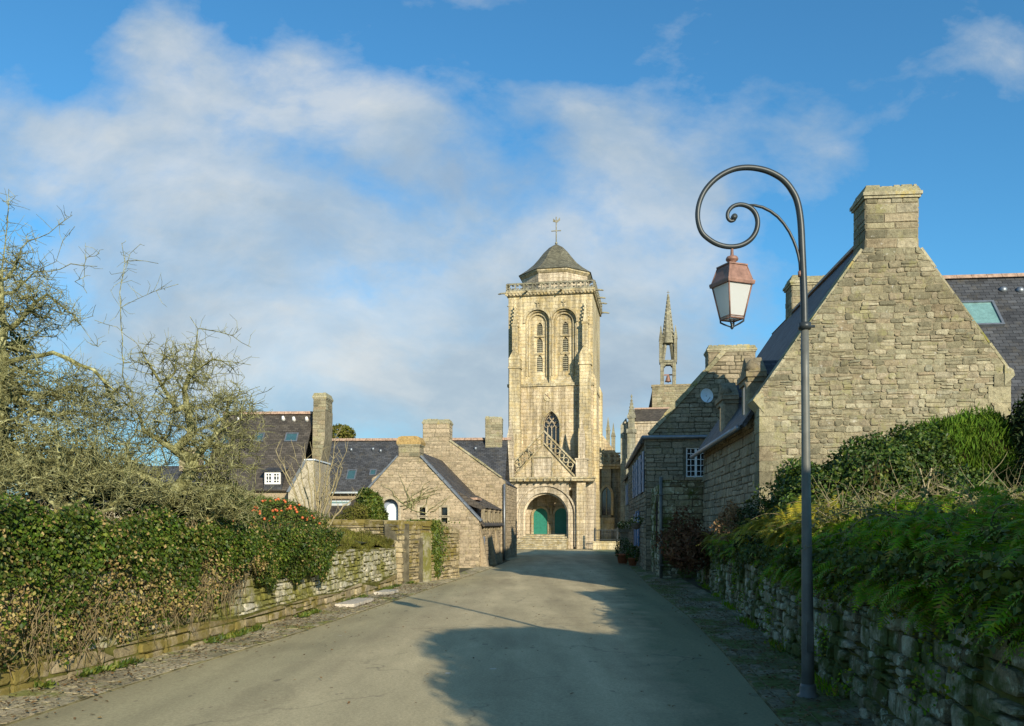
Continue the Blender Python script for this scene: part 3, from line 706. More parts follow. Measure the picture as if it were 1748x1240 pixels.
    m = MB(); panel(m, [(x0, 0), (x1, 0), (x1, zp), (x0, zp)], py_, py_+.8, arches=[(ac, ah, 0, acr-ah, 'round')])
    m.box(x0, ax0-.3, py_+.8, 0, 0, zp); m.box(ax1+.3, x1, py_+.8, 0, 0, zp); m.box(ax0-.3, ax1+.3, py_+.8, 0, acr+.25, zp-.01)
    m.box(ax0-.29, ax1+.29, -.1, -.003, 0, acr+.24)
    m.build('porch_wall', M['ashlar_pale'], T)
    m = MB(); spr = acr-ah
    archmold(m, ac, ah+.0, spr, 0, 'round', .45, py_-.08, py_+.05); archmold(m, ac, ah+.6, spr, .2, 'round', .16, py_-.16, py_+.05)
    archmold(m, ac, ah-.18, spr, 0, 'round', .2, py_+.25, py_+.5)
    for xq in (ax0-.82, ax1+.82): m.lathe([(.13, 0), (.11, .3), (.10, spr), (.19, spr+.15), (.19, spr+.3)], xq, py_-.12, 8)
    m.build('arch_moulding', M['ashlar_pale'], T)
    for xa, xb in ((x0-.05, ax0-1.05), (xx(985, py_), xx(1000, py_))): m = MB(); m.box(xa, xb, py_-.45, py_+.02, 0, zp-.5); m.prismx([(py_-.45, zp-.5), (py_, zp-.5), (py_, zp-.05)], xa, xb); m.build('pier', M['ashlar'], T)
    m = MB(); m.box(x0-.12, x1+.12, py_-.5, py_+.6, zp, zp+.22); m.box(x0-.2, x1+.2, py_-.62, py_+.62, zp+.22, zp+.38)
    for k in range(9): xq = ax0-.4+(ax1-ax0+.8)*k/8; m.tube([(xq, py_-.3, zp+.1), (xq, py_-.62, zp+.1), (xq, py_-.8, zp+.02)], [.12, .12, .07], 6)
    m.build('porch_cornice', M['trim'], T)
    yg = py_+.15; pk = L(929, 757, yg); gl = L(878, 813, yg); gr = L(981, 813, yg); zb = zp+.38
    m = MB(); m.prism([(gl[0]-.1, zb), (gr[0]+.1, zb), (gr[0]+.1, gr[1]), pk, (gl[0]-.1, gl[1])], yg, yg+.5)
    ba, bb = L(911, 817, yg), L(942, 783, yg); m.build('porch_gable', M['ashlar'], T)
    m = MB(); m.box(ba[0], bb[0], yg-.06, yg+.05, ba[1], bb[1]); m.build('blank_panel', M['ashlar_pale'], T)
    m = MB(); m.box(ba[0]-.12, ba[0], yg-.12, yg+.05, ba[1], bb[1]+.1); m.box(bb[0], bb[0]+.12, yg-.12, yg+.05, ba[1], bb[1]+.1); m.box(ba[0]-.12, bb[0]+.12, yg-.13, yg+.05, bb[1]+.1, bb[1]+.22)
    m.build('panel_frame', M['trim'], T)
    m = MB()
    slab(m, (gl[0]-.1, yg+.5, gl[1]-.1), (pk[0], yg+.5, pk[1]-.1), (pk[0], 0, pk[1]-.1), (gl[0]-.1, 0, gl[1]-.1), .15) if False else None
    m.prism([(gl[0], gl[1]-.25), (gr[0], gr[1]-.25), (pk[0], pk[1]-.2)], yg+.5, -.02); m.build('porch_roof', M['slate_brown'], T)
    # raking balustrade
    opk = L(929, 736, yg); m = MB()
    for g, s in ((gl, -1), (gr, 1)):
        o = L(869 if s < 0 else 988, 797, yg)
        for (a, b, t) in ((g, pk, .12), (o, opk, .14)):
            d = Vector((b[0]-a[0], b[1]-a[1])); n = Vector((-d.y, d.x)).normalized()*t/2
            m.prism([(a[0]-n.x, a[1]-n.y), (b[0]-n.x, b[1]-n.y), (b[0]+n.x, b[1]+n.y), (a[0]+n.x, a[1]+n.y)] if s > 0 else [(a[0]+n.x, a[1]+n.y), (a[0]-n.x, a[1]-n.y), (b[0]-n.x, b[1]-n.y), (b[0]+n.x, b[1]+n.y)], yg-.16, yg+.12)
        for k in range(1, 8):
            u = k/7.5; p = (g[0]+(pk[0]-g[0])*u, g[1]+(pk[1]-g[1])*u); q = (o[0]+(opk[0]-o[0])*u, o[1]+(opk[1]-o[1])*u)
            m.tube([(p[0], yg, p[1]), (q[0], yg, q[1])], .05, 4)
            c = Vector(((p[0]+q[0])/2+(pk[0]-g[0])/15, yg, (p[1]+q[1])/2+(pk[1]-g[1])/15)); r = .24
            if k < 7: m.tube([c+Vector((math.cos(a)*r, 0, math.sin(a)*r)) for a in [2*PI*i/8 for i in range(9)]], .045, 4)
    m.build('raking_balustrade', M['trim'], T)
    # corner blocks and pinnacles of the porch
    for pa, pb in ((862, 877), (983, 1002)):
        a = L(pa, 819, py_); b = L(pb, 785, py_); m = MB(); m.box(a[0], b[0], py_-.05, py_+1.3, zb, b[1]); m.box(a[0]-.08, b[0]+.08, py_-.12, py_+1.35, b[1], b[1]+.15)
        c = (a[0]+b[0])/2; m.box(c-.28, c+.28, py_+.3, py_+.9, b[1]+.15, b[1]+2.3); m.lathe([(.4, b[1]+2.3), (.25, b[1]+2.8), (.04, b[1]+4.0)], c, py_+.6, 4, 0, False, PI/4)
        m.build('porch_pinnacle', M['ashlar_pale'], T)
    # doors
    zf = z(912, -.2)
    for pa, pb in ((911, 935), (947, 971)):
        a, b = xx(pa, -.15), xx(pb, -.15); h = (b-a)/2; c = (a+b)/2; ztp = z(868, -.15)
        d = MB(); archfill(d, c, h, ztp-h, zf, 'round', -.17, -.12)
        for k in range(1, 6): zq = zf+(ztp-h-zf)*k/6; d.box(a+.02, b-.02, -.185, -.165, zq-.02, zq+.02)
        for kk in range(-4, 5): d.box(c+kk*h/5-.008, c+kk*h/5+.008, -.178, -.168, zf, ztp-h*.45)
        d.box(c-.02, c+.02, -.19, -.165, zf, ztp-.1); do = d.build('door', M['green'], T)
        q = MB(); archmold(q, c, h, ztp-h, zf, 'round', .22, -.28, -.1); q.build('door_frame', M['trim'], do)
    m = MB(); cpx = (xx(935, -.2)+xx(947, -.2))/2; m.box(cpx-.12, cpx+.12, -.42, -.1, zf, zf+2.6); m.box(cpx-.2, cpx+.2, -.5, -.1, zf+1.55, zf+1.8); m.box(cpx-.2, cpx+.2, -.5, -.1, zf+2.6, zf+2.8); m.build('door_pillar', M['trim'], T)
    # steps
    m = MB(); n = 8; xs0 = xx(860, py_-2.4)
    for k in range(n):
        z0 = zf*k/n; z1 = zf*(k+1)/n; ys = py_-1.9+k*.34; xe = ax1-.02 if ys < py_+.7 else ax1+.2
        m.box(xs0, ax1-.02, ys, -.12 if k == n-1 else ys+.339, z0*0, z1)
    m.build('steps', M['trim'], T)
    for k in range(n):
        z1 = zf*(k+1)/n; ys = py_-1.9+k*.34; q = MB(); q.box(xs0-.02, ax1-.03, ys-.045, ys+.1, z1-.045, z1+.012); q.build('nosing', M['trim_grey'], T)
    # side chapel
    yc = 2.2; cx0 = W-.1; cx1 = xx(1066, yc); zt = z(800, yc); m = MB(); wc = (xx(1027, yc)+xx(1043, yc))/2; wh = (xx(1043, yc)-xx(1027, yc))/2
    panel(m, [(cx0, 0), (cx1, 0), (cx1, zt), (cx0, zt)], yc, yc+.6, arches=[(wc, wh, z(880, yc), z(846, yc), 'pointed')]); m.box(cx0, cx1, yc+.6, yc+6, 0, zt)
    m.build('chapel_wall', M['trim_grey'], T)
    m = MB(); archmold(m, wc, wh, z(846, yc), z(880, yc), 'pointed', .25, yc-.08, yc+.2); m.box(wc-.05, wc+.05, yc+.2, yc+.35, z(880, yc), z(835, yc)); wo = m.build('window', M['trim'], T)
    m = MB(); archfill(m, wc, wh+.05, z(846, yc), z(880, yc)-.05, 'pointed', yc+.5, yc+.55); m.build('pane', M['glass'], wo)
    m = MB(); m.box(cx0, cx1+.1, yc-.15, yc+.1, zt-.1, zt+.15); m.box(cx0, cx1+.15, yc-.28, yc+.1, zt+.15, zt+.35); m.build('chapel_cornice', M['trim'], T)
    m = MB(); m.box(wc-.8, wc+.8, yc-.12, yc+.05, z(905, yc), z(884, yc)); m.build('window_apron', M['trim'], T)
    balus('chapel_balustrade', (cx0, yc, 0), (cx1, yc, 0), 5, 1.15, 'trim_grey', zt+.35)
    # transept gable with pinnacles rising behind
    yt = 9; a = L(1012, 800, yt); pk = L(1022, 735, yt); e1 = L(1059, 782, yt); m = MB()
    m.prism([(a[0]-3, 0), (e1[0], 0), (e1[0], e1[1]), pk, (a[0]-3, e1[1]-1)], yt, yt+.6); m.build('transept_gable', M['ashlar'], T)
    m = MB()
    for px, pt in ((1038, 712), (1047, 722), (1025, 728)):
        q = L(px, pt, yt+.3); m.box(q[0]-.2, q[0]+.2, yt+.1, yt+.5, q[1]-3.2, q[1]-1.5); m.lathe([(.36, q[1]-1.5), (.2, q[1]-1), (.02, q[1])], q[0], yt+.3, 4, 0, False, PI/4)
    m.build('pinnacle', M['trim_grey'], T)
church()
# ------------------------------------------------------------------ house A: big right gable
def house_a():
    fr = Fr((1298-CXP)/F*17.7, 17.7, 0, 5.05); L = fr.L
    T = thing('house', 'large granite house with a broad sunlit gable and tall chimney behind the street lamp', 'house', fr)
    xr, zr = L(1722, 635); xe, ze = L(1287, 682); c0, zc0 = L(1476, 424); c1, zc1 = L(1569, 424); D = 8.7
    pts = [(0, 0), (xr, 0), (xr, zr), (c1, zc0), (c0, zc0), (-.02, ze+.1)]
    lk = (-.16, ze)
    poly = [(0, -.1), (xr, -.1), (xr, zr), (c1, zc0), (c0, zc0), (0, ze+.2)]
    m = MB(); m.prism(poly, 0, .6, 0)
    gable_stones(m, poly, 0, seed=12, ch=(.075, .175), sw=(.10, .32), out=(.003, .03), slot=1, jit=.015, split=.35, gap=.004)
    m.build('gable_wall', [M['mortar'], M['gable']], T)
    # quoins at the street corner
    for xq, sg, ztq in ((-.03, 1, ze), (xr+.03, -1, zr)):
        m = MB(); z = 0; k = 0
        while z < ztq-.1:
            h = random.uniform(.2, .36); w, d = (random.uniform(.4, .55), .3) if k % 2 else (random.uniform(.24, .34), .5); xa, xb = sorted((xq, xq+sg*w)); m.box(xa, xb, -.03-random.uniform(0, .008), d, z+.004, min(z+h, ztq)-.004, 0, .004); z += h; k += 1
        m.build('quoins', M['gable'], T)
    m = MB(); coping(m, [(-.02, ze+.06), (c0-.02, zc0-.03)], .03, .58, .05); m.prism([(-.16, ze-.02), (.06, ze-.28), (.06, ze+.12), (-.08, ze+.1)], -.05, .64); m.build('coping', M['coping'], T)
    m = MB(); coping(m, [(c1+.02, zc0-.03), (xr+.03, zr-.02)], .03, .58, .05, 9); m.prism([(xr-.1, zr-.28), (xr+.1, zr-.08), (xr+.07, zr+.04), (xr-.1, zr+.14)], -.05, .64); m.build('coping', M['coping'], T)
    # side walls
    m = MB(); m.box(0.02, .5, .6, D, -.1, ze-.1); side_stones(m, .02, .6, D, 0, ze-.12, True, seed=31, slot=1, ch=(.12, .26), sw=(.2, .55))
    m.build('side_wall', [M['mortar_dark'], M['grey']], T)
    m = MB(); m.box(xr-.5, xr-.02, .6, D, -.1, zr-.2); m.prism([(0.02, 0), (xr-.02, 0), (xr-.02, zr-.1), (c1, zc0-.2), (c0, zc0-.2), (.02, ze)], D-.5, D); m.build('rear_wall', M['grey'], T)
    ap = ((c0+c1)/2, zc0+(c1-c0)/2*(zc0-ze)/(c0))
    apx, apz = ap; sl = (apz-ze)/apx
    m = MB(); dr = .04
    slab(m, (-.28, D-.05, ze-.28*sl-dr), (-.28, .62, ze-.28*sl-dr), (apx, .62, apz-dr), (apx, D-.05, apz-dr), .09)
    slab(m, (apx, D-.05, apz-dr), (apx, .62, apz-dr), (xr+.25, .62, zr-.25*(apz-zr)/(xr-apx)-dr), (xr+.25, D-.05, zr-.25*(apz-zr)/(xr-apx)-dr), .09)
    D2_ = D+2.4; x2 = 1.3; slab(m, (x2, D2_, ze+x2*sl-dr), (x2, D-.04, ze+x2*sl-dr), (apx, D-.04, apz-dr), (apx, D2_, apz-dr), .09); slab(m, (apx, D2_, apz-dr), (apx, D-.04, apz-dr), (xr, D-.04, zr-dr), (xr, D2_, zr-dr), .09)
    rf = m.build('roof', M['slate'], T)
    m = MB(); m.box(x2+.1, x2+.6, D, D2_-.1, 0, ze+x2*sl-.2); m.prism([(x2+.1, 0), (xr-.1, 0), (xr-.1, zr-.2), (apx, apz-.2), (x2+.1, ze+x2*sl-.2)], D2_-.5, D2_-.1); m.build('rear_wall', M['grey'], T)
    m = MB(); 
    for k in range(20): y0 = .65+(D-1.3)*k/20; m.prism([(apx-.14, apz-dr-.1), (apx+.14, apz-dr-.1), (apx+.05, apz-dr+.06), (apx-.05, apz-dr+.06)], y0, y0+(D-1.3)/20-.015)
    m.build('ridge_tiles', M['ridge'], rf)
    chimney(T, c0+.02, c1-.02, -.0, .78, zc0-.02, L(1515, 319)[1], .07, .24, 'gable', 6, True)
    m = MB(); m.box(c0+.25, c0+.55, .2, .5, L(1515, 319)[1], L(1515, 312)[1]); m.build('chimney_pot', M['dark'], T)
    yb = D-.6; a, b = L(1352, 480, yb)[0], L(1413, 480, yb)[0]
    chimney(T, a, b, yb, yb+.8, L(1380, 575, yb)[1], L(1380, 472, yb)[1], .08, .26, 'gable', 8, True)
    g = MB(); g.tube([(-.36, .62, ze-.52), (-.36, D, ze-.52)], .06, 8); g.build('gutter', M['zinc'], T)
    # two stone dormers on the street eave
    for y0 in (.9, 4.3):
        w = 1.0; zt = ze+.72
        m = MB(); m.box(-.04, .3, y0, y0+w, ze-.5, zt)
        m.prismx([(y0-.1, zt), (y0+w+.1, zt), (y0+w/2, zt+.42)], -.08, .3)
        m.box(-.14, .3, y0-.08, y0+w+.08, zt-.1, zt+.02); m.box(-.1, .3, y0-.04, y0+w+.04, zt-.2, zt-.1)
        m.lathe([(.12, zt+.0), (.17, zt+.1), (.12, zt+.2), (.03, zt+.3)], -.0, y0+.1, 8)
        m.lathe([(.12, ze-.5), (.09, ze-.35), (.09, zt-.3), (.13, zt-.2)], -.05, y0+.1, 8)
        dm = m.build('dormer', M['grey'], T)
        r = MB(); e = zt-.05; L_ = (e-ze)/sl+.3
        slab(r, (.3, y0-.05, e), (L_, y0-.05, e), (L_+.35, y0+w/2, e+.4), (.3, y0+w/2, e+.4), .06); slab(r, (L_, y0+w+.05, e), (.3, y0+w+.05, e), (.3, y0+w/2, e+.4), (L_+.35, y0+w/2, e+.4), .06)
        r.prism([(.28, e), (.28, ze-.1), (.34, ze-.1), (L_, e)], y0, y0+.05); r.prism([(.28, e), (.28, ze-.1), (.34, ze-.1), (L_, e)], y0+w-.05, y0+w); r.build('dormer_roof', M['slate'], dm)
        casement_side = MB(); casement_side.box(-.06, -.045, y0+.3, y0+w-.3, ze-.2, zt-.1); casement_side.build('pane', M['glass'], dm)
    return fr, T
FA, TA = house_a()
# ------------------------------------------------------------------ house C: slate roof to the right, behind A
def house_c():
    fr = Fr(8.6, 20.0, 0, 6.2); L = fr.L; T = thing('house', 'slate roofed house with a large skylight, rising behind the right verge of the big gable', 'house', fr)
    zr = L(1650, 474, 4.2)[1]; ze = 3.7; x0, x1 = 0.2, 9
    m = MB(); m.box(x0, x1, .3, 8, -.1, ze); stones(m, (0, .3, 0), X, Z, -Y, [(x0, 0), (3.4, 0), (3.4, ze), (x0, ze)], seed=77, slot=1); m.prismx([(.3, ze), (8, ze), (4.2, zr-.1)], x1-.5, x1)
    m.build('wall', [M['mortar'], M['gable']], T)
    m = MB(); slab(m, (x0, 0, ze-.1), (x1, 0, ze-.1), (x1, 4.2, zr), (x0, 4.2, zr), .1); slab(m, (x1, 8.4, ze-.1), (x0, 8.4, ze-.1), (x0, 4.2, zr), (x1, 4.2, zr), .1); rf = m.build('roof', M['slate'], T)
    m = MB()
    for k in range(22): a = x0+k*.4; m.prismx([(4.06, zr-.05), (4.34, zr-.05), (4.24, zr+.07), (4.16, zr+.07)], a, a+.39)
    m.build('ridge_tiles', M['ridge'], rf)
    v = Vector((0, 4.2, zr-ze+.1)).normalized()
    def onroof(px, py):
        # intersect the pixel ray with the slope
        for i in range(400):
            y = i*.0105; x, z = L(px, py, y)
            if z <= ze-.1+(zr-ze+.1)*y/4.2: return Vector((x, y, ze-.1+(zr-ze+.1)*y/4.2))
        return Vector((x, y, z))
    a = onroof(1647, 558); b = onroof(1714, 558); c = onroof(1690, 515)
    mid = (a+b)/2; h = (c-b).length*.9
    skylight(T, mid+v*h/2-X*.05, X, v, (b-a).length*1.1, h*1.05, gl='skyglass')
    for px, py in ((1712, 496), (1741, 497)):
        p = onroof(px, py); q = MB(); n = X.cross(v).normalized()
        q.tube([p-n*.05, p+n*.06, p+n*.10], [.11, .1, .03], 10); q.build('roof_vent', M['zinc'], T)
    g = MB(); g.tube([(x0, -.08, ze-.15), (x1, -.08, ze-.15)], .06, 8); g.build('gutter', M['zinc'], T)
house_c()
# ------------------------------------------------------------------ house B and the row behind
def house_b():
    d0 = 31; fr = Fr((1103-CXP)/F*d0, d0, gz(d0), 5.4); L = fr.L
    T = thing('house', 'shaded granite house with a white small paned window and blue shutters beyond the big gable', 'house', fr)
    ze = L(1110, 748)[1]; D = 15; xw = 7.6
    v0 = L(1117, 742); v1 = L(1207, 646); vx = v1[0]+.9; vz = v1[1]+.9*(v1[1]-v0[1])/(v1[0]-v0[0]); 
    wx0, wz0 = L(1171, 815); wx1, wz1 = L(1205, 764)
    poly = [(0, -.1), (xw, -.1), (xw, ze), (0, ze)]
    H = [(wx0, wx1, wz0, wz1)]
    m = MB(); panel(m, poly, 0, .5, H); 
    stones(m, (0, 0, 0), X, Z, -Y, [(0, 0), (4.2, 0), (4.2, ze), (0, ze)], [(wx0-.1, wx1+.1, wz0-.08, wz1+.16)], seed=41, slot=1, ch=(.11, .24), sw=(.18, .5))
    m.build('front_wall', [M['mortar_dark'], M['grey']], T)
    gp = [(v0[0]-.1, ze), (xw-.4, ze), (vx+.6, vz), (vx, vz), v0]
    gp = [(v0[0]-.15, ze+.02), (xw-.3, ze+.02), (vx+.5, vz), (vx-.2, vz), (v0[0]-.05, v0[1]+.05)]
    m = MB(); m.prism(gp, .22, .7); stones(m, (0, .22, 0), X, Z, -Y, gp, seed=42, slot=1); m.build('gable_wall', [M['mortar_dark'], M['grey']], T)
    m = MB(); coping(m, [(v0[0]-.1, v0[1]+.0), (vx-.2, vz)], .15, .75, .16, 4); m.build('coping', M['coping'], T)
    a, b = L(1209, 600, .3)[0], L(1289, 600, .3)[0]
    chimney(T, a, b, .25, 1.1, L(1240, 690, .3)[1], L(1240, 591, .3)[1], .06, .22, 'grey', 43)
    f = casement(T, wx0, wx1, wz0, wz1, .06, 2, 5, 2)
    q = MB(); q.box(wx0-.14, wx1+.14, -.04, .08, wz0-.12, wz0-.005); q.build('sill', M['grey'], f); q = MB(); q.box(wx0-.14, wx1+.14, -.035, .3, wz1+.005, wz1+.22); q.build('lintel', M['grey'], f)
    g = MB(); g.tube([(-.12, -.1, ze+.02), (4.6, -.1, ze+.02)], .07, 8); g.tube([(-.12, -.1, ze+.02), (-.12, D, ze+.02)], .07, 8); g.build('gutter', M['zinc'], T)
    m = MB(); m.box(-.12, .3, .5, D, ze-.14, ze-.02); m.build('eaves_board', M['wood'], T)
    # street side wall
    ys = lambda px, py: fr.S(px, py, 0)
    m = MB(); up = [(ys(1097, 800)[0]-.9, ys(1097, 800)[0]+.7), (ys(1085, 800)[0]-1.0, ys(1085, 800)[0]+.6)]
    hz0, hz1 = 2.95, ze-.45
    holes = [(.9, 1.9, 3.0, ze-.5), (3.4, 4.5, 3.0, ze-.5), (6.6, 7.7, 3.0, ze-.5), (4.2, 5.3, .9, 2.2)]
    m.box(0.0, .5, .5, D, -.1, ze)
    stones(m, (0, 0, 0), Y, Z, -X, [(.0, 0), (D, 0), (D, ze), (.0, ze)], [(h[0]-.08, h[1]+.08, h[2]-.08, h[3]+.14) for h in holes], seed=44, slot=1, ch=(.12, .26), sw=(.2, .5))
    m.build('side_wall', [M['mortar_dark'], M['grey']], T)
    for i, h in enumerate(holes):
        q = MB(); q.box(-.03, .0, h[0], h[1], h[2], h[3]); q.box(-.05, -.03, h[0], h[0]+.06, h[2], h[3]); q.box(-.05, -.03, h[1]-.06, h[1], h[2], h[3]); q.box(-.05, -.03, (h[0]+h[1])/2-.03, (h[0]+h[1])/2+.03, h[2], h[3])
        w = q.build('window', M['glass'] if i < 3 else M['white'], T)
        for s in (0, 1):
            y0 = h[0]-.62 if s == 0 else h[1]+.06
            sh = MB(); sh.box(-.1, -.055, y0, y0+.56, h[2]-.1, h[3]+.05); 
            for zz in (.2, .5, .8): zq = h[2]+(h[3]-h[2])*zz; sh.box(-.12, -.1, y0+.03, y0+.53, zq-.04, zq+.04)
            sh.build('shutter', M['bluegrey'] if i < 3 else M['blue'], w)
    dr = MB(); dr.box(-.06, .0, 7.2, 8.1, 0.05, 2.15); dr.build('door', M['blue'], T)
    m = MB(); slab(m, (-.2, D, ze-.1), (-.2, .7, ze-.1), (xw/2, .7, vz-.1), (xw/2, D, vz-.1), .1); slab(m, (xw/2, D, vz-.1), (xw/2, .7, vz-.1), (xw+.2, .7, ze-.1), (xw+.2, D, ze-.1), .1)
    m.build('roof', M['slate'], T)
    m = MB(); m.box(xw-.5, xw, .5, D, 0, ze); m.prism([(.2, 0), (xw, 0), (xw, ze), (xw/2, vz-.2), (.2, ze)], D-.4, D-.01); m.build('rear_wall', M['grey'], T)
    # satellite dish fixed to the gable coping
    dx, dz = L(1206, 676, -.3); dd = MB(); c = Vector((dx, -.35, dz)); n = Vector((.25, -.95, .15)).normalized(); u = n.cross(Z).normalized(); v = u.cross(n)
    ring = []; N_ = 18; vs = []
    for k, (r, o) in enumerate(((.0, .05), (.12, .04), (.2, .015), (.24, -.02))):
        for i in range(N_): a = 2*PI*i/N_; vs.append(c-n*o+u*r*math.cos(a)+v*r*1.1*math.sin(a))
    fs = [(k*N_+i, k*N_+(i+1) % N_, (k+1)*N_+(i+1) % N_, (k+1)*N_+i) for k in range(3) for i in range(N_)]
    dd.add(vs, fs, 0, True); ds = dd.build('satellite_dish', M['bluewhite'], T)
    ar = MB(); ar.tube([c+n*-.04, (dx+.1, .3, dz-.1)], .02, 6); ar.tube([c-v*.22, c+n*.3-v*.15], .012, 5); ar.build('bracket', M['zinc'], ds)
    # downpipe
    # second house of the row
    fr2 = Fr(fr.o.x+fr.Y.x*15.15, fr.o.y+fr.Y.y*15.15, gz(46), 5.4); T2 = thing('house', 'farther shaded granite house of the street row, between the blue shutters and the church', 'house', fr2)
    D2 = 11; z2 = ze-.1
    m = MB(); m.box(.25, .7, .0, D2, -.3, z2); m.box(.7, 7, 0, .4, -.3, z2+.0); stones(m, (.25, 0, 0), Y, Z, -X, [(0, 0), (D2, 0), (D2, z2), (0, z2)], [(2, 3, 3, 4.2), (6, 7, 3, 4.2)], seed=46, slot=1, ch=(.14, .28), sw=(.22, .6)); m.prism([(.3, -.3), (7, -.3), (7, z2), (3.6, z2+2.6), (.3, z2)], D2-.4, D2-.01); m.build('wall', [M['mortar_dark'], M['grey']], T2)
    m = MB(); slab(m, (0, D2, z2-.1), (0, 0, z2-.1), (3.6, 0, z2+2.8), (3.6, D2, z2+2.8), .1); slab(m, (3.6, D2, z2+2.8), (3.6, 0, z2+2.8), (7.2, 0, z2-.1), (7.2, D2, z2-.1), .1); m.build('roof', M['slate'], T2)
    for y0 in (2, 6):
        q = MB(); q.box(.2, .25, y0, y0+1, 3, 4.2); w = q.build('window', M['glass'], T2)
        for ya, yb in ((y0-.6, y0-.05), (y0+1.05, y0+1.6)): sh = MB(); sh.box(.14, .2, ya, yb, 3, 4.2); sh.build('shutter', M['bluegrey'], w)
    return fr, T
FB, TB = house_b()
# tall garden wall between A and B
def mid_wall():
    d0 = 26.6; fr = Fr((1129-CXP)/F*d0, d0, 0, 5.4); L = fr.L
    T = thing('garden_wall', 'tall dark lichen spotted stone wall with a pale drainpipe, below the white window', 'wall', fr)
    h = L(1160, 820)[1]; w = L(1216, 820)[0]+.4
    m = MB(); m.box(0, w, 0, .5, -.1, h); m.box(0, .5, .5, 4.3, -.1, h-.1)
    kw = dict(slot=1, ch=(.1, .24), sw=(.15, .45), jit=.018, out=(.01, .06))
    stones(m, (0, 0, 0), X, Z, -Y, [(0, 0), (w, 0), (w, h), (0, h)], seed=51, **kw)
    stones(m, (0, 0, 0), Y, Z, -X, [(0, 0), (4.3, 0), (4.3, h-.1), (0, h-.1)], [(1.2, 2.1, .9, 2.6)], seed=52, **kw)
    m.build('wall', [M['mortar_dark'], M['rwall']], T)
    o = MB(); a = [(1.2, .9), (2.1, .9), (2.1, 2.0), (1.65, 2.6), (1.2, 2.0)]; o.prismx(a, -.02, .0); o.build('niche_shade_panel', M['dark'], T)  # flat panel, coloured dark for the shade inside a pointed opening
    R = random.Random(8); c = MB(); x = 0
    while x < w: e = min(w, x+R.uniform(.3, .6)); c.box(x+.01, e-.01, -.06, .56, h, h+R.uniform(.08, .16), 0, .02); x = e
    c.build('coping', M['grey'], T)
    p = MB(); p.tube([(-.02, -.09, 0), (-.02, -.09, h+.1)], .05, 8); 
    for zz in (.4, 1.5, 2.6): p.box(-.09, .05, -.15, -.02, zz, zz+.05)
    p.build('drainpipe', M['pole'], T)
mid_wall()
